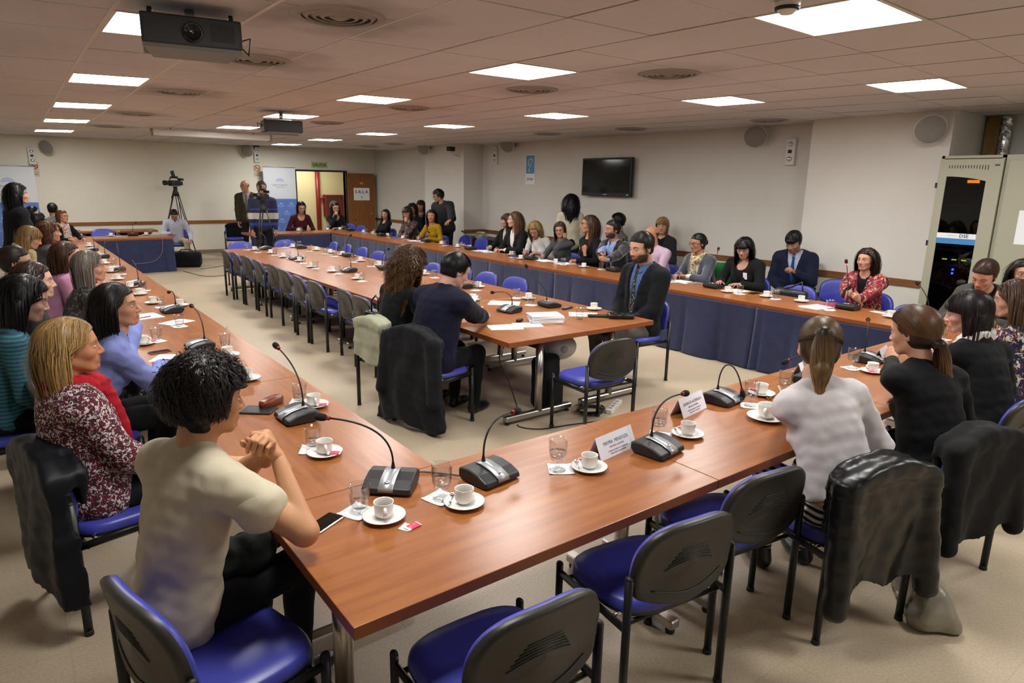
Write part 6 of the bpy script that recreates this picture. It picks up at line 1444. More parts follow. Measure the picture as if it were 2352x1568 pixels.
# ---------------- roll-up banners
def banner(u0, u1, v0, y, label):
    a, b = ony(u0, v0, y), ony(u1, v0, y); W_ = b.x-a.x; H_ = a.z; t = empty('rollup_banner', ((a.x+b.x)/2, y, 0), label=label, cat='banner', group='roll-up banners')
    BW, BB = mat('banner_white', '#d3d8de', .55), mat('banner_blue', '#5f7fc4', .55, var='#5474b8', scale=2); BL = mat('banner_logo', '#8fa6cf', .55); BG = mat('banner_text', '#6f7680', .6); BLW = mat('banner_print', '#a9bce4', .55)
    zs = H_*.63
    MB().box((-W_/2, -.002, zs), (W_/2, .002, H_)).build('white_panel', BW, t); MB().box((-W_/2, -.002, .08), (W_/2, .002, zs)).build('blue_panel', BB, t); MB().rbox((-W_/2-.02, -.1, 0), (W_/2+.02, .1, .085), .02).build('base_case', SILVER, t); MB().tube([(-W_/2, 0, H_), (W_/2, 0, H_)], .012, 8).build('top_rail', SILVER, t); MB().tube([(0, .03, .08), (0, .03, H_)], .009, 8).build('support_pole', SILVER, t)
    def arc(cx, cz, r, m, par):
        mb = MB()
        for k in range(5):
            r0, r1 = r*(1-.17*k), r*(1-.17*k-.1); pts = []
            for q in np.linspace(.12, math.pi-.12, 13): pts.append([(cx+r0*math.cos(q), -.0026, cz+r0*math.sin(q)*.85), (cx+r1*math.cos(q), -.0026, cz+r1*math.sin(q)*.85)])
            mb.grid(pts, smooth=False)
        mb.build('dome_emblem', m, par)
    arc(0, H_*.83, W_*.13, BL, t); text('lettering', 'DIPUTADOS', W_*.085, (0, -.003, H_*.79), RX_F, BG, t); text('lettering', 'ARGENTINA', W_*.045, (0, -.003, H_*.765), RX_F, BG, t)
    for i in range(5):
        for j in range(3):
            cx, cz = (-.32+.32*j+.16*(i % 2))*W_, zs-.16-i*.22
            if abs(cx) > W_*.42: continue
            arc(cx, cz, W_*.065, BLW, t); text('lettering', 'DIPUTADOS', W_*.042, (cx, -.003, cz-.035), RX_F, BLW, t); text('lettering', 'ARGENTINA', W_*.026, (cx, -.003, cz-.058), RX_F, BLW, t)
    return t
banner(603, 677, 383, YF-.3, 'blue and white roll-up banner beside the doorway'); banner(-55, 76, 379, 14.2 if False else YF-.3, 'blue and white roll-up banner at the far left, partly outside the picture')
# ---------------- wall speakers, emergency lamps, signs
def speaker(p, d, label):
    """round white loudspeaker on a bracket; d: the way it looks"""
    t = empty('wall_speaker', p, label=label, cat='speaker', group='round wall loudspeakers'); R = Vector(d).normalized().to_track_quat('Z', 'Y').to_matrix().to_4x4()
    MB().lathe([(0, -.1), (.05, -.1), (.12, -.07), (.165, -.015), (.17, .01), (.16, .016)], 28).xf(R).build('shell', WHITEPL, t)
    MB().lathe([(.16, .012), (.15, .017), (.08, .022), (0, .023)], 28).xf(R).build('grille', mat('grille', '#8c8a84', .7, bump=.5, scale=600, bdist=.001), t)
    return t
def brk(t, a, b): MB().tube([a, ((a[0]+b[0])/2, (a[1]+b[1])/2, a[2]), b], .02, 8).build('bracket', GREYPL, t)
for (u, v), x, l in (((972, 340), XCOL, 'round wall loudspeaker beside the column'), ((1165, 333), XR, 'round wall loudspeaker above the small poster'), ((1735, 313), XR, 'round wall loudspeaker between television and panel'), ((2137, 296), XPAN, 'round wall loudspeaker on the projecting panel')):
    p = onx(u, v, x-.24); t = speaker(p, (-.8, -.45, -.35), l); brk(t, (.06, .03, .02), (x-p.x-.002, .02, .0))
for (u, v), l in (((107, 338), 'round wall loudspeaker at the far left of the far wall'), ((568, 345), 'round wall loudspeaker on the far wall above the cameraman')):
    p = ony(u, v, YF-.24); t = speaker(p, (-.6, -.8, -.3), l); brk(t, (.02, .06, .02), (.02, .238, 0))
def lampbox(p, R, label):
    t = empty('emergency_lamp', p, label=label, cat='emergency light', group='wall emergency lamps'); t.rotation_euler = (0, 0, R)
    MB().rbox((-.075, -.055, -.19), (.075, 0, .19), .012).build('case', WHITEPL, t)
    for z in (.11, -.1): MB().sphere((0, -.056, z), (.04, .02, .035), 14, 8).build('lamp_eye', mat('reflector', '#cfd4d8', .1, metal=.7), t)
    MB().rbox((-.03, -.059, -.02), (.03, -.054, .03), .005).build('indicator_panel', BLACKM, t); return t
lampbox(onx(1140, 358, XR-.003), math.radians(-90), 'white emergency lamp below the loudspeaker near the column'); lampbox(onx(1819, 349, XR-.003), math.radians(-90), 'white emergency lamp left of the projecting panel'); lampbox(ony(73, 358, YF-.003), 0, 'white emergency lamp at the far left of the far wall'); lampbox(ony(589, 357, YF-.003), 0, 'white emergency lamp above the far right no-smoking sign')
for (u, v), l in (((78, 388), 'no-smoking sign at the far left of the far wall'), ((591, 392), 'no-smoking sign beside the banner by the doorway')):
    p = ony(u, v, YF-.004); t = empty('no_smoking_sign', p, label=l, cat='sign', group='no-smoking signs'); MB().box((-.1, -.002, -.17), (.1, .002, .17)).build('board', mat('sign_cream', '#d6cfae', .6), t)
    rd = mat('sign_red', '#b03022', .6); MB().add([], []).grid([[(.085*math.cos(q), -.003, .07+.085*math.sin(q)), (.066*math.cos(q), -.003, .07+.066*math.sin(q))] for q in np.linspace(0, 2*math.pi, 25)], smooth=False).build('red_ring', rd, t)
    MB().obox((0, -.0034, .07), (.15, .001, .017), Matrix.Rotation(math.radians(45), 3, 'Y')).build('red_bar', rd, t); MB().box((-.05, -.0028, .06), (.05, -.0022, .078)).build('cigarette', INK, t); text('lettering', 'PROHIBIDO', .032, (0, -.003, -.07), RX_F, INK, t); text('lettering', 'FUMAR', .044, (0, -.003, -.12), RX_F, rd, t, bold=1)
# security camera on the column
p = onx(1037, 345, XCOL-.2); t = empty('security_camera', p, label='small black security camera on the column', cat='camera'); R = Matrix.Rotation(math.radians(20), 3, 'Z'); MB().obox((-.03, -.02, .03), (.2, .1, .1), R).build('body', BLACKM, t); MB().tube([(.02, 0, -.02), (.03, 0, -.09), (.13, 0, -.12), (.198, 0, -.12)], .022, 8).build('arm', WHITEPL, t); MB().box((.18, -.05, -.18), (.199, .05, -.06)).build('wall_plate', WHITEPL, t); MB().tube([(.05, 0, .06), (.12, .02, .16), (.12, -.02, .3), (.15, 0, .5)], .008, 6).build('lead', WHITEPL, t)
p = ony(588, 333, YF-.2); t = empty('security_camera', p, label='small dark security camera above the far emergency lamp', cat='camera'); MB().obox((0, -.05, 0), (.11, .18, .1)).build('body', BLACKM, t); MB().tube([(0, .0, -.04), (0, .1, -.12), (0, .198, -.12)], .02, 8).build('arm', WHITEPL, t)
# induction loop poster
p = onx(1218, 389, XR-.004); t = empty('wall_poster', p, label='small blue and white poster on the right wall', cat='poster'); w_, h_ = .165, .32; MB().box((-.003, -w_, -h_), (.002, w_, h_)).build('board', PAPER, t); MB().box((-.004, -w_*.88, -h_*.28), (-.0031, w_*.88, h_*.94)).build('blue_field', mat('poster_blue', '#5f93ba', .6), t)
WI = mat('poster_white', '#dfe6ea', .6); MB().tube([(-.005, -.02+.08*math.sin(q), .14+.09*math.cos(q)) for q in np.linspace(-1.2, 2.4, 12)], .011, 6).build('ear_mark', WI, t); MB().tube([(-.005, .05, -.02), (-.005, -.09, .23)], .009, 6).build('ear_bar', WI, t)
MB().tube([(-.005, .06, -.05), (-.005, .0, -.01)], .012, 6).build('ear_dot', WI, t)
text('lettering', 'ZONA', .075, (-.0042, 0, -.21), RX_R, INK, t, bold=1)
# television
a, b = onx(1340, 364, XR-.12), onx(1449, 452, XR-.12); cy_, cz_ = (a.y+b.y)/2, (a.z+b.z)/2; W_, H_ = abs(a.y-b.y)/2, abs(a.z-b.z)/2
t = empty('television', (XR-.12, cy_, cz_), label='black flat television mounted on the right wall', cat='television'); MB().rbox((-.02, -W_, -H_), (.04, W_, H_), .012).build('cabinet', BLACKM, t); MB().box((-.0235, -W_+.035, -H_+.06), (-.0205, W_-.035, H_-.035)).build('screen', mat('tv_glass', '#0b0d0e', .08), t); MB().box((.04, -.15, -.12), (.118, .15, .12)).build('mount', BLACKM, t); MB().box((-.0212, -.05, -H_+.024), (-.0202, .05, -H_+.036)).build('maker_mark', SILVER, t); MB().box((-.0212, -W_+.05, -H_+.02), (-.0202, -W_+.1, -H_+.042)).build('label_sticker', SILVER, t)
# ---------------- ceiling fittings
VENTM = mat('vent_metal', '#8a827a', .45, metal=.4); VENTD = mat('vent_dirty', '#5f564e', .7)
VENTS = [(780, 38, 'nearest the large projector'), (588, 137, 'behind the large projector'), (411, 211, 'left of the middle light row, second from the large projector'), (1537, 170, 'between the middle and right light rows'), (1222, 206, 'beside the third middle light panel'), (940, 248, 'beside the fourth middle light panel'), (312, 261, 'left, third from the large projector'), (752, 282, 'behind the far projector'), (1766, 276, 'above the right wall near the panel'), (1450, 296, 'above the right wall before the television'), (905, 330, 'near the far right corner'), (252, 290, 'far left, fourth from the large projector'), (1258, 307, 'above the right wall near the poster'), (849, 336, 'nearest the far wall corner')]
for u, v, l in VENTS:
    p = at(u, v, ZC-.003); t = empty('air_diffuser', p, label='round ceiling air diffuser %s' % l, cat='air vent', group='round ceiling air diffusers')
    MB().lathe([(.27, .004), (.25, -.006), (.222, -.012), (.215, -.004)], 32).build('outer_ring', VENTM, t)
    for r in (.18, .135, .09): MB().lathe([(r+.03, .004), (r+.012, -.012), (r, -.016), (r-.004, -.008), (r+.01, .006)], 28).build('vane_ring', VENTM, t)
    MB().lathe([(0, -.02), (.03, -.018), (.055, -.008), (.06, .002)], 20).build('centre_cone', VENTM, t); MB().lathe([(0, .002), (.262, .002)], 24).build('throat', VENTD, t)
p = at(1810, 2, ZC-.005); t = empty('smoke_detector', p, label='small round smoke detector at the top of the picture', cat='detector'); MB().lathe([(0, -.065), (.03, -.062), (.05, -.045), (.06, -.02), (.062, .0), (0, 0)], 24).build('body', WHITEPL, t); MB().lathe([(.052, -.046), (.058, -.044), (.062, -.03), (.056, -.03)], 24).build('slot_ring', BLACKM, t)
def projector(u, v, z, rz, label, s=1.0, lens_front=True):
    p = at(u, v, z); t = empty('projector', p, math.radians(rz), label=label, cat='projector', group='ceiling projectors'); t.scale = (s,)*3
    PJ = mat('projector_grey', '#26282b', .5); PB = mat('projector_under', '#6f6b66', .5)
    bevel(MB().box((-.25, -.19, -.065), (.25, .19, .09)).build('body', PJ, t), .012, 3); o = MB().prism([(-.245, -.185), (.245, -.185), (.2, .185), (-.2, .185)], -.082, -.062).build('underside', PB, t)
    MB().lathe([(.052, 0), (.052, .02), (.04, .022), (.036, .008), (0, .012)], 24).xf(Matrix.Translation((.0, -.19, .005)) @ Matrix.Rotation(math.pi/2, 4, 'X')).build('lens', BLACKG, t)
    m = MB()
    for i in range(9): m.box((.09+.014*i, -.193, -.03), (.098+.014*i, -.189, .06))
    m.build('front_grille', BLACKM, t)
    for q in (-.2, .2): MB().lathe([(0, .12), (.012, .12), (.014, .09), (0, .09)], 10, 0, (q, -.15, 0)).build('foot', BLACKM, t)
    MB().tube([(0, 0, .09), (0, 0, ZC-z-.006)] if False else [(0, 0, .09), (0, 0, (ZC-z-.004)/s)], .025, 10).build('ceiling_rod', BRIGHT, t); MB().box((-.12, -.1, .095), (.12, .1, .105)).build('mount_plate', BRIGHT, t); MB().tube([(.25, .05, .02), (.32, .06, .05), (.31, .08, -.04), (.26, .12, .02)], .006, 6).build('cable', BLACKM, t)
    return t
projector(440, 92, 2.72, -10, 'large dark ceiling projector close to the photographer'); projector(647, 294, 2.66, 170, 'ceiling projector with exposed sockets far down the room', 1.0)
a, b = at(336, 305, 2.8), at(640, 314, 2.8); yy = (a.y+b.y)/2; t = empty('projection_screen', ((a.x+b.x)/2, yy, 2.8), label='long white case of a roll-down projection screen under the ceiling', cat='projection screen'); W_ = (b.x-a.x)/2
MB().rbox((-W_, -.06, -.06), (W_, .06, .05), .02).build('case', WHITEPL, t)
for q in (-1, 1): MB().box((q*W_-.02, -.065, -.075), (q*W_+.02, .065, .055)).build('end_cap', mat('cap_tan', '#8f8268', .6), t); MB().tube([(q*W_*.7, 0, .05), (q*W_*.7, 0, ZC-2.8-.003)], .008, 6).build('hanger', STEEL, t)
# ---------------- equipment racks
XK = 8.72; a = onx(2163, 358, XK); YK1 = a.y; ZK = a.z; b = onx(2310, 358, XK); YK0 = b.y; WK = (YK1-YK0)
def rackloc(u, v): q = onx(u, v, XK-.01); return q
t = empty('equipment_rack', (XK, (YK0+YK1)/2, 0), label='beige equipment rack with a smoked glass door and lit units', cat='equipment rack')
h = WK/2
m = MB(); m.box((.02, -h, 0), (.75, -h+.03, ZK)); m.box((.02, h-.03, 0), (.75, h, ZK)); m.box((.02, -h, ZK-.03), (.75, h, ZK)); m.box((.72, -h, 0), (.75, h, ZK)); m.box((.02, -h, 0), (.75, h, .06)); m.build('cabinet', RACKM, t)
dr = empty('door'); dr.parent = t
yl, yr, zb_, zt = h*.72, -h*.55, .35, ZK*.905
fr = MB(); fr.box((-.01, yl, 0.04), (.02, h, ZK-.04)); fr.box((-.01, -h, .04), (.02, yr, ZK-.04)); fr.box((-.01, yr, zt), (.02, yl, ZK-.04)); fr.box((-.01, yr, .04), (.02, yl, zb_))
arcp = [(yl, zt), (yl, zt-.01)]+[(yl+(yr-yl)*k/10, zt-.05*(k/10)**2-.005) for k in range(11)]+[(yr, zt)]
fr.add([(-.009, y, z) for y, z in arcp]+[(.019, y, z) for y, z in arcp], [tuple(range(len(arcp))), tuple(range(2*len(arcp)-1, len(arcp)-1, -1))]+[(i, i+len(arcp), (i+1) % len(arcp)+len(arcp), (i+1) % len(arcp)) for i in range(len(arcp))])
fr.build('door_frame', RACKM, dr)
m = MB()
for i in range(15): L_ = .035+.02*max(0, (i-9)/5); m.box((-.0115, yl-.02-(yl-yr)*i/14.5, ZK*.955-L_), (-.0105, yl-.02-(yl-yr)*i/14.5+.008, ZK*.955))
m.build('vent_slot', BLACKM, dr); MB().box((-.012, -h*.9, ZK*.95), (-.0105, -h*.75, ZK*.958)).build('maker_badge', mat('badge_blue', '#3a3f88', .4), dr)
smoked = make_glass('smoked_glass', (.3, .31, .31, 1))
MB().box((.002, yr, zb_), (.006, yl, zt)).build('glass_pane', smoked, dr)
for z in (ZK*.86, ZK*.58): MB().box((-.02, h-.005, z-.03), (.012, h+.015, z+.03)).build('hinge', BLACKM, dr)
def zof(v, u=2220): return onx(u, v, XK).z
def unit(v0, v1, m, name, par=t, y0=None, y1=None, x=.06): z1, z0 = zof(v0), zof(v1); return MB().box((x, y0 if y0 is not None else yr-.02, z0), (x+.3, y1 if y1 is not None else yl+.02, z1)).build(name, m, par)
DK = mat('rack_unit', '#1a1b1c', .4); LG = mat('rack_light', '#8d8d80', .4)
unit(398, 403, LG, 'shelf_lip'); u1 = unit(405, 425, DK, 'amplifier'); MB().box((.055, yr+.08, zof(420)), (.0595, yr+.2, zof(413))).build('orange_display', mat('led_orange', '#ff8a20', .4, emit='#ff8a20', power=4), u1)
MB().sphere((.055, yl-.05, zof(396)), .008, 8, 6).build('red_light', mat('led_red', '#ff2040', .4, emit='#ff2040', power=6), t)
unit(470, 474, LG, 'shelf_lip')
ps = tag(MB().box((-.0145, yr+.0, zof(562)), (-.0115, yl-.0, zof(537))).build('label_poster', PAPER), 'white and blue notice stuck on the rack door', 'notice'); ps.location = t.location
MB().box((-.0152, yr, zof(562)), (-.0146, yl, zof(549))).build('blue_band', mat('notice_blue', '#3f86c4', .5), ps); text('lettering', 'DSE', .055, (-.015, yr+.12, zof(543)), RX_R, INK, ps, bold=1); text('lettering', 'DIPUTADOS', .018, (-.015, yl-.16, zof(543)), RX_R, SILVER, ps)
unit(575, 580, LG, 'shelf_lip'); u2 = unit(596, 607, DK, 'mixer')
for k in range(5): MB().box((.054, yl-.12-.1*k, zof(601)), (.0595, yl-.07-.1*k, zof(598.5))).build('meter_light', mat('led_lime', '#c8e060', .4, emit='#c8e040', power=3), u2)
u3 = unit(609, 617, LG, 'equaliser'); text('lettering', 'ABS', .035, (.0585, yl-.08, zof(613)), RX_R, INK, u3, bold=1); u4 = unit(618, 640, DK, 'power_unit')
for v in (623, 632): MB().sphere((.056, (yl+yr)/2, zof(v)), .013, 10, 6).build('blue_light', mat('led_blue', '#3040ff', .4, emit='#3048ff', power=14), u4)
unit(640, 672, DK, 'blank_panel'); u5 = unit(674, 700, DK, 'patch_bay')
for i in range(2):
    for k in range(8): MB().sphere((.058, yl-.06-.065*k, zof(682+11*i)), .008, 8, 5).build('socket', BRIGHT, u5)
t = empty('equipment_rack', (XK, YK0-.36, 0), label='closed beige equipment rack beside the glazed one at the right edge', cat='equipment rack'); MB().box((.02, -.35, 0), (.75, .35, ZK)).build('cabinet', RACKM, t); bevel(MB().box((-.008, -.33, .05), (.02, .31, ZK-.06)).build('door', RACKM, t), .004)
sg = tag(MB().box((-.011, -.12, 1.42), (-.0085, .14, 1.78)).build('notice', PAPER), 'white paper taped on the closed rack door', 'notice'); sg.location = t.location
bm = onx(2238, 300, XREC-.06); t = tag(MB().box((-.04, -.075, 0), (.04, .075, ZC-.004)).build('timber_post', mat('post_wood', '#8d6a32', .6, var='#7a5828', stretch=(8, 8, 1), scale=4)), 'brown timber post standing behind the equipment rack', 'post'); t.location = (XREC-.05, min(bm.y+.05, YP0-.1), 0)
fp = onx(2252, 330, XREC-.1); rows = []
rg = np.random.default_rng(5)
for k in range(40): rows.append([((.055+rg.normal(0, .006))*math.cos(q), (.055+rg.normal(0, .006))*math.sin(q), ZC-.02-k*.028) for q in np.linspace(0, 2*math.pi, 13)[:-1]])
t = tag(MB().grid(rows, closed_u=True, smooth=False).build('foil_duct', mat('foil', '#c9c9cc', .3, metal=1.0)), 'crinkled silver foil duct beside the timber post', 'duct'); t.location = (XREC-.12, min(fp.y-.03, YP0-.25), 0)
# ---------------- video cameras on tripods
def tripod(foot, zt, label, spread=.42, rz=0, sp2=None):
    t = empty('tripod', (foot[0], foot[1], 0), math.radians(rz), label=label, cat='tripod', group='camera tripods'); BK = mat('tripod_grey', '#3c3a38', .4, metal=.5)
    for k in range(3):
        a_ = math.radians(90+120*k); d = Vector((math.cos(a_), math.sin(a_), 0)); o = Vector((-d.y, d.x, 0))
        m = MB()
        for q in (-1, 1): m.tube([tuple(d*.06+o*q*.03+Vector((0, 0, zt-.2))), tuple(d*spread*.55+o*q*.022+Vector((0, 0, zt*.46)))], .011, 8)
        lg = m.build('upper_leg', BK, t); MB().tube([tuple(d*spread*.5+Vector((0, 0, zt*.5))), tuple(d*spread+Vector((0, 0, .02)))], .013, 8).build('lower_leg', BLACKM, t)
        MB().obox(d*spread*.55+Vector((0, 0, zt*.46)), (.07, .07, .06)).build('leg_lock', BLACKM, t); MB().lathe([(0, 0), (.03, 0), (.025, .03), (0, .04)], 10, 0, tuple(d*spread)).build('foot', BLACKM, t)
        MB().tube([(0, 0, .12), tuple(d*spread*.9+Vector((0, 0, .12)))], .009, 6).build('spreader_arm', BLACKM, t)
    MB().lathe([(0, zt-.24), (.05, zt-.24), (.075, zt-.2), (.07, zt-.15), (.045, zt-.12), (.05, zt-.02), (.06, zt), (0, zt)], 16).build('fluid_head', BLACKM, t); MB().tube([(0, .05, zt-.06), (-.1, .2, zt-.1), (-.22, .42, zt-.3)], .011, 8).build('pan_handle', BLACKM, t)
    return t
def camcorder(p, rz, label):
    t = empty('video_camera', p, math.radians(rz), label=label, cat='video camera', group='video cameras'); CB = mat('camera_body', '#141415', .45)
    bevel(MB().box((-.06, -.16, .01), (.06, .14, .15)).build('body', CB, t), .015, 3); MB().lathe([(0, 0), (.045, 0), (.05, .03), (.048, .12), (.058, .125), (.06, .2), (.052, .2), (.045, .17), (0, .165)], 20).xf(Matrix.Translation((0, -.14, .085)) @ Matrix.Rotation(math.pi/2, 4, 'X')).build('lens', CB, t)
    MB().tube([(0, .12, .16), (0, .1, .21), (0, -.12, .215), (0, -.16, .17)], .016, 8).build('top_handle', CB, t); MB().tube([(.05, .05, .23), (.05, -.17, .23)], .018, 10).build('microphone', BLACKM, t); MB().box((-.06, .13, .03), (.06, .2, .12)).build('battery', CB, t); MB().box((-.015, .14, .14), (.055, .24, .2)).build('viewfinder', CB, t)
    MB().obox((-.02, -.02, .3), (.02, .1, .16), Matrix.Rotation(.3, 3, 'X')).build('light_panel', CB, t); MB().box((.055, -.12, .1), (.062, -.05, .12)).build('red_badge', mat('badge_red', '#b01020', .4), t)
    return t
tp = at(418, 590, 0); tz = ony(408, 428, tp.y).z; tripod((tp.x, tp.y), tz, 'tall camera tripod standing by the far left table', .5, -25); camcorder((tp.x, tp.y, tz), -55, 'unattended video camera on the tall tripod')
cp = ony(603, 460, 14.35); tripod((cp.x, cp.y), cp.z, 'black tripod in front of the cameraman', .38, 10); camcorder((cp.x, cp.y, cp.z), -40, 'video camera operated by the man in the striped sweater')

# ================================================================== COATS, BAGS, CABLES
KIDS.clear(); index_kids(); KIDS[CHAIR0.name] = [o for o in bpy.data.objects if o.parent == CHAIR0]
def obj_sdf(name, fn, lo, hi, h, m, parent=None): V, F = surface(fn, lo, hi, h); return Mesh3().add(V, F, (1, 1, 1)).object(name, m, parent)
def coat_on(ch, m, label, bottom=.25, width=.25, thick=.05, cat='coat', sleeve=.0, name='coat', seed=1., front=.5, ribs=False, top=.84, h=.012, flare=.0, wob_a=.012):
    """garment hung over a chair back (chair frame: back at y=-.23)"""
    def fn(P):
        x, y, z = P[:, 0], P[:, 1], P[:, 2]; w_ = width+flare*(top-z)
        yb = -.262-.02*(top-z)-.035*np.sin(x*9+seed)*(top-z); f = .016+.012*np.sin(x*26+seed*3+3*np.sin(z*5))*np.clip((top-z)*2, 0, 1)
        sheet_b = np.maximum(np.maximum(np.abs(y-yb)-f-thick*.25, np.abs(x)-w_), bottom+.03*np.sin(x*11+seed)-z)
        yf = -.165+.02*(top-z); sheet_f = np.maximum(np.maximum(np.abs(y-yf)-.014, np.abs(x)-width*.95), front-z)
        arch = top-.055*(x/.24)**2*1.2
        cap_ = np.maximum(np.maximum(np.abs(y+.225)-.055, np.abs(z-arch+.02)-.022), np.abs(x)-width)
        d = smin(smin(sheet_b, sheet_f, .03), cap_, .055); d = smax(d, z-arch-.02, .03)
        if sleeve:
            for s in (-1, 1):
                d = smin(d, sd_cone(P, (s*width*.92, -.25, top-.1), (s*(width+.02), -.3, sleeve), .055, .05), .03)
        if ribs: d = d+.0012*np.sin(z*200)*np.clip((np.abs(x)-width*.55)*30, 0, 1)*np.clip((z-.52)*12, 0, 1)
        return d+wob_a*.45*wob(P, 17, seed)+wob_a*.3*wob(P, 38, seed+1)
    o = obj_sdf(name, fn, (-width-.2, -.5, min(bottom, sleeve or 9)-.08), (width+.2, -.05, top+.08), h, m)
    o.location = ch.location; o.rotation_euler = ch.rotation_euler; return tag(o, label, cat)
C_ = lambda p: INFO[p.name]['chair']
coat_on(C_(navyman), cloth('charcoal_coat', '#1b1c1f', '#151619', bscale=80, bump=.3, bdist=.003, crease=False), 'long charcoal overcoat hung over the chair of the man in navy', .05, .28, .06, sleeve=.3, name='overcoat', seed=2.2, h=.011, flare=.14, front=.62)
coat_on(C_(curly), cloth('sage_coat', '#a9aa93', '#98997f', bscale=7, bump=.25, crease=False), 'pale sage jacket thrown over the chair of the curly-haired woman', .47, .17, .06, name='jacket', seed=4.1, h=.011, wob_a=.013, flare=.05)
coat_on(C_(blonde), mat('quilted_black', '#10131a', .5, spec=.25, var='#0c0f15', scale=9, bump=.35, bscale=14, bdist=.01), 'black quilted puffer jacket over the chair of the blonde woman', .2, .27, .1, name='quilted_jacket', seed=1.3, h=.012, wob_a=.014, flare=.08, front=.6)
coat_on(C_(stripew), cloth('navy_knit', '#16213f', '#111a33', bscale=120, bump=.6, bdist=.003, crease=False), 'navy knitted cardigan over the chair of the striped-top woman', .25, .27, .06, name='cardigan', seed=7.1, flare=.06, front=.6)
coat_on(C_(pony), mat('black_leather', '#0b0b0c', .33, spec=.4, var='#090909', scale=10, bump=.3, bscale=16, bdist=.01), 'black leather biker jacket with ribbed shoulders over a chair', .3, .25, .06, sleeve=.22, name='leather_jacket', seed=3.7, h=.009, ribs=True)
coat_on(C_(bpony), cloth('black_grey_coat', '#191817', '#141312'), 'long dark grey coat over the chair of the black-clad ponytailed woman', .3, .25, .06, name='long_coat', seed=5.2, sleeve=.3)
c = chair((ony(541, 540, 18.55).x, 18.55), 168, 'blue chair against the far wall carrying a dark jacket'); coat_on(c, dark, 'dark jacket over the chair by the far wall', .4, .22, name='jacket', seed=6.)
c = chair_px(1152, 526, 100, 'empty blue chair by the wall near the telephone'); c = chair_px(1073, 541, 95, 'empty blue chair beside the backpack man'); c = chair_px(1110, 545, 92, 'empty blue chair left of the two long-haired women')
c = chair_px(1838, 656, 95, 'empty blue chair holding a dark handbag, beside the speaking woman'); c2 = chair_px(2062, 640, 118, 'large empty blue chair behind the speaking woman'); c3 = chair_px(2110, 702, 100, 'empty blue chair in front of the equipment rack')
chair_px(905, 534, 95, 'empty blue chair beyond the woman in plain black', z=.82) if False else None
chair_px(806, 514, 110, 'blue chair at the far right table corner, nearer the doorway'); chair_px(832, 518, 100, 'blue chair at the far right table corner, nearer the wall'); chair_px(235, 526, 180, 'empty blue chair behind the far left table')
chair_px(1930, 642, 120, 'blue chair draped with a black coat by the panel wall'); 
# handbag on the chair
t = empty('handbag', (c.location.x-.02, c.location.y, .485), math.radians(95), label='dark handbag with red trim on the empty chair beside the speaker', cat='handbag'); BG_ = mat('bag_dark', '#232326', .45)
obj_sdf('body', lambda P: sd_box(P, (0, -.05, .15), (.2, .06, .15), .04)+.008*wob(P, 20), (-.26, -.16, -.02), (.26, .06, .34), .012, BG_, t); MB().tube([(-.15, -.05, .27), (-.12, -.06, .4), (.0, -.07, .33), (.12, -.05, .29)], .012, 6).build('handle', BG_, t); MB().box((-.12, -.115, .24), (.12, -.1, .255)).build('red_trim', mat('trim_red', '#a83a1c', .5), t)
# handbag behind the curly woman
p = at(866, 672, .9); t = empty('handbag', (at(872, 712, .74).x, at(872, 712, .74).y, .49), math.radians(-80), label='black handbag with two stiff handles on the chair beside the curls', cat='handbag')
obj_sdf('body', lambda P: sd_box(P, (0, 0, .12), (.17, .07, .12), .03)+.006*wob(P, 20), (-.22, -.12, -.02), (.22, .12, .27), .012, GL, t)
for q in (-.04, .04): MB().tube([(-.08, q, .23), (-.075, q, .34), (0, q, .4), (.075, q, .34), (.08, q, .23)], .009, 8).build('handle', GL, t)
# silver bag on the floor, right
p = at(2120, 1395, 0); t = empty('handbag', p, math.radians(38), label='slouching silver leather bag on the floor under the jacket', cat='handbag'); SV = mat('silver_leather', '#8f8c80', .3, metal=.55, bump=.25, scale=18, bdist=.01)

def _slouch(P):
    z = np.clip(P[:, 2], 0, .3); Q = P.copy(); Q[:, 0] = P[:, 0]/(1-.9*z+.12*np.sin(z*18)); Q[:, 1] = (P[:, 1]-.25*z*z*4)/(1.05-2.4*z)
    return smax(sd_box(Q, (0, 0, .11), (.21, .11, .13), .05)*.6+.016*wob(P, 14, 2)+.006*wob(P, 34, 1), -P[:, 2]+.004, .01)
obj_sdf('body', _slouch, (-.3, -.22, -.01), (.3, .3, .32), .009, SV, t); obj_sdf('strap', lambda P: np.abs(np.sqrt((P[:, 0]*.8)**2+(P[:, 2]-.16)**2)-.12)+np.abs(P[:, 1]-.08)*.4-.016, (-.22, 0, .02), (.22, .16, .34), .009, SV, t)
# black backpack below the centre table
p = at(1270, 940, 0); t = empty('backpack', (p.x, p.y+.12, 0), math.radians(20), label='black backpack standing under the centre table end', cat='backpack')
obj_sdf('body', lambda P: sd_box(P, (0, 0, .24), (.14, .09, .24), .06)+.006*wob(P, 20), (-.2, -.15, -.01), (.2, .15, .54), .013, dark, t); obj_sdf('front_pocket', lambda P: sd_box(P, (0, -.1, .16), (.11, .04, .14), .03), (-.15, -.17, 0), (.15, -.03, .34), .012, blackk, t); MB().tube([(-.06, .05, .47), (-.05, .06, .54), (.05, .06, .54), (.06, .05, .47)], .01, 6).build('handle', BLACKM, t)
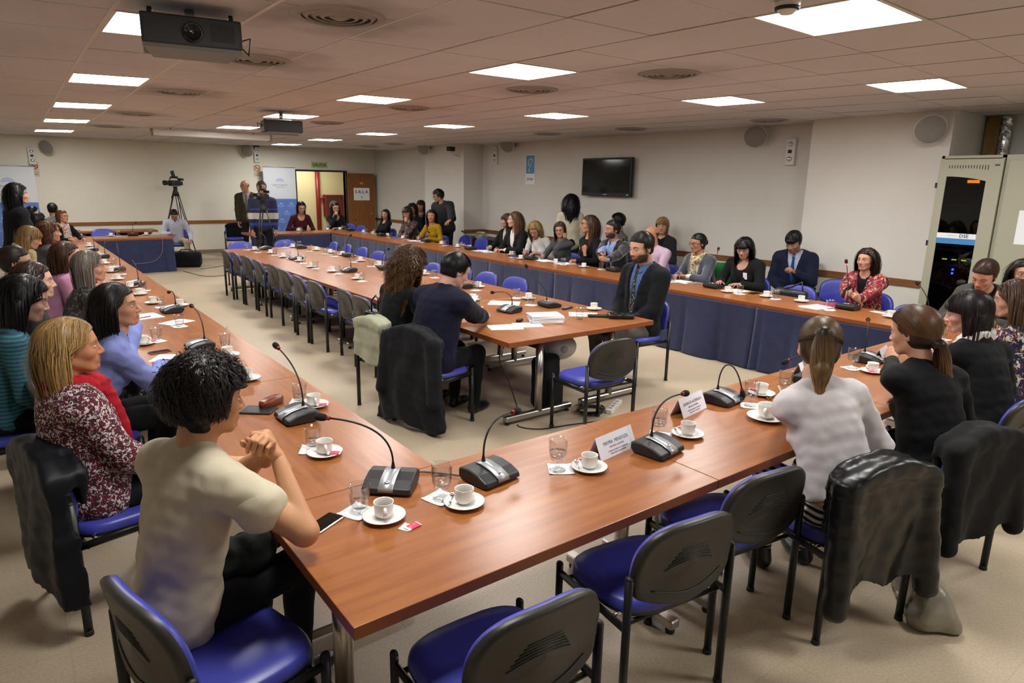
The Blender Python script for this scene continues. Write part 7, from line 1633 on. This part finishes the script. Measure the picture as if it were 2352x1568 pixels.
# white oval device hung under the table
p = at(1299, 800, .5); t = empty('helmet', (p.x, p.y+.1, .50), math.radians(-30), label='white oval helmet-like shell hanging below the centre table end', cat='helmet')
obj_sdf('shell', lambda P: sd_ell(P, (0, 0, 0), (.17, .13, .125)), (-.2, -.16, -.15), (.2, .16, .15), .012, mat('shell_white', '#bdbab2', .3, var='#cfcdc8', scale=3), t); MB().sphere((.03, -.128, -.0), (.035, .012, .035), 16, 8).build('round_badge', GREYPL, t); MB().tube([(0, .02, .11), (0, .02, .2)], .006, 6).build('hook', STEEL, t)
# telephone on a sideboard by the column
p = onx(1112, 535, 9.1); t = tag(empty('sideboard', (9.06, YC0-.78, 0)), 'low dark sideboard between column and wall holding a telephone', 'sideboard'); DB = mat('dark_oak', '#2a1a12', .4); MB().box((-.3, -.7, .02), (.3, .7, .70)).build('body', DB, t); MB().box((-.31, -.72, .70), (.31, .72, .73)).build('top', DB, t)
for q in (-.35, .35): MB().box((-.312, q-.33, .08), (-.3, q+.33, .68)).build('door', DB, t)
t = empty('telephone', (8.95, YC0-.62, .73), math.radians(110), label='beige desk telephone on the dark sideboard', cat='telephone'); BT = mat('beige_plastic', '#b3a98a', .45); MB().add([(-.1, -.11, 0), (.1, -.11, 0), (.1, .11, 0), (-.1, .11, 0), (-.1, -.11, .03), (.1, -.11, .03), (.1, .11, .09), (-.1, .11, .09)], [(0, 3, 2, 1), (4, 5, 6, 7), (0, 1, 5, 4), (1, 2, 6, 5), (2, 3, 7, 6), (3, 0, 4, 7)]).build('base', BT, t); MB().tube([(-.12, .02, .1), (-.08, .02, .125), (.08, .02, .125), (.12, .02, .1)], [.03, .022, .022, .03], 10).build('handset', BT, t)
# green and mustard rucksack behind the velvet blazer
p = onx(1655, 610, 7.95); t = empty('rucksack', (p.x, p.y, .46), math.radians(100), label='green and mustard rucksack behind the velvet-blazer woman', cat='rucksack'); obj_sdf('body', lambda P: sd_box(P, (0, 0, .25), (.17, .1, .24), .09)+.008*wob(P, 16), (-.24, -.18, -.02), (.24, .18, .56), .014, cloth('rucksack_green', '#1f6a34', '#175a2a'), t); obj_sdf('flap', lambda P: sd_box(P, (.08, -.06, .3), (.1, .08, .17), .06)+.006*wob(P, 16), (-.1, -.2, .05), (.26, .1, .54), .013, cloth('rucksack_mustard', '#8d7a1c'), t); chair((p.x+.05, p.y), 100, 'blue chair holding the green and mustard rucksack')
# black bag under the tall tripod, coat heap
p = at(432, 612, 0); t = empty('camera_bag', (p.x, p.y, 0), math.radians(-20), label='bulky black camera bag under the tall tripod', cat='bag'); obj_sdf('body', lambda P: sd_box(P, (0, 0, .17), (.3, .2, .17), .08)+.012*wob(P, 12), (-.38, -.28, -.02), (.38, .28, .4), .02, dark, t); MB().tube([(-.15, -.05, .32), (-.1, -.08, .4), (.1, -.08, .4), (.15, -.05, .32)], .014, 6).build('strap', BLACKM, t)
# backpack worn by the standing man
i = INFO[bp.name]; R_ = i['RT']; b0 = i['sp'](.3)-i['RT'][:, 1]*.2; wq = rot('z', i['rz']) @ b0; t = empty('backpack', (i['loc'][0]+wq[0], i['loc'][1]+wq[1], wq[2]), math.radians(i['rz']), label='dark olive backpack on the standing man in the puffer jacket', cat='backpack'); t.rotation_euler = (math.radians(-16), 0, math.radians(i['rz'])); obj_sdf('body', lambda P: sd_box(P, (0, 0, 0), (.15, .08, .24), .07)+.006*wob(P, 18), (-.22, -.15, -.3), (.22, .15, .3), .014, cloth('olive_black', '#1a1a16'), t)
for q in (-1, 1): MB().tube([(q*.1, .07, .2), (q*.12, .12, .28), (q*.12, .3, .2), (q*.13, .32, -.02), (q*.12, .1, -.15)], .02, 6, flat=(1.4, .5)).build('shoulder_strap', BLACKM, t)
# badge on the black-jacketed woman and striped band of the cameraman's sweater
for o in list(bpy.data.objects):
    if o.get('label') == 'black-haired woman in a black jacket with a white badge':
        i = INFO[o.name]; q = i['front'](-.1, .37, .035); bo = MB().obox((0, 0, 0), (.055, .003, .085)).build('badge', PAPER, o); bo.matrix_basis = Matrix.Translation(Vector(q)) @ Matrix(i['RT'].tolist()).to_4x4()
# speaking woman's cushion etc: glasses pushed up in hair
for nm, lab in ((bpony, 'glasses'),):
    i = INFO[nm.name]; T_ = lambda v: tuple(i['hcen']+i['Rh'] @ (np.array(v)*i['s'])); m = MB()
    for q in (-1, 1): m.tube([T_((q*.035+.025*math.cos(a_), .055-.02*abs(math.cos(a_)), .105+.014*math.sin(a_))) for a_ in np.linspace(0, 2*math.pi, 15)], .003, 6, cap=False); m.tube([T_((q*.058, .03, .1)), T_((q*.088, -.03, .07)), T_((q*.086, -.07, .05))], .0022, 6)
    m.tube([T_((-.01, .06, .108)), T_((.01, .06, .108))], .002, 6); m.build('sunglasses', BLACKG, nm)
t = obj_sdf('folded_jacket', lambda P: smax(sd_ell(P, (0, 0, .03), (.17, .12, .07))+.03*wob(P, 22, 2)+.012*wob(P, 50, 1), -P[:, 2], .01), (-.25, -.2, -.01), (.25, .2, .2), .011, cloth('dark_green', '#161c1a', '#10150f', bscale=20)); i = INFO[boy.name]; v_ = rot('z', i['rz']) @ np.array([.02, .22, .60]); t.location = (i['loc'][0]+v_[0], i['loc'][1]+v_[1], v_[2]); tag(t, 'crumpled dark green jacket on the lap of the youth in cream', 'jacket')
# cables
def cable(pts, label, r=.005, m=BLACKM):
    P = [Vector(p) for p in pts]; out = []
    for i_ in range(len(P)-1):
        a_, b_, c_, d_ = P[max(i_-1, 0)], P[i_], P[i_+1], P[min(i_+2, len(P)-1)]
        for k in range(6): f = k/6; out.append(.5*((2*b_)+(c_-a_)*f+(2*a_-5*b_+4*c_-d_)*f*f+(3*b_-a_-3*c_+d_)*f**3))
    out.append(P[-1]); o = P[0]; mb = MB().tube([tuple(q-o) for q in out], r, 6); t = mb.build('cable', m); t.location = o; return tag(t, label, 'cable')
g = lambda u, v, z=.006: at(u, v, z)
cable([at(1150, 790, .68), at(1148, 830, .5), at(1170, 880, .3), g(1195, 960), g(1190, 978), g(1240, 985), g(1310, 975), g(1380, 966)], 'black power cable hanging from the centre table to the floor')
cl_ = g(1357, 945); cable([(cl_.x+.12*math.cos(k*.7)*(1+.15*math.sin(k*1.3)), cl_.y+.1*math.sin(k*.7), .006+.003*k*.25) for k in range(46)], 'tangled coil of black cable on the floor by the empty chair')
t = empty('power_strip', g(1410, 938, 0), math.radians(-62), label='white power strip lying on the floor behind the empty chair', cat='power strip'); MB().rbox((-.03, -.17, 0), (.03, .17, .04), .008).build('housing', WHITEPL, t)
for k in range(4): MB().lathe([(0, .0415), (.018, .0415), (.018, .039)], 12, 0, (0, -.11+.07*k, 0)).build('socket', GREYPL, t)
cable([at(940, 1090, TH+.012), at(965, 1083, TH+.008), at(1010, 1086, TH+.006), at(1058, 1092, TH+.012)], 'grey microphone cable linking the two corner microphones', .004, mat('grey_cable', '#55555a', .5))
cable([g(462, 618), g(500, 612), g(545, 604), g(560, 596)], 'dark cable on the floor beside the tall tripod'); cable([g(420, 622), g(470, 634), g(520, 632)], 'thin cable looping across the floor in front of the tripod', .006)
cable([ony(373, 545, FY0-.1), ony(372, 580, FY0-.12), ony(352, 600, FY0-.13), ony(310, 606, FY0-.12)], 'pinkish cable hanging in front of the far left skirt', .006, mat('pink_cable', '#7a5a58', .5))
# chips in the laminate edge
CH = mat('bare_chipboard', '#a8895a', .9)
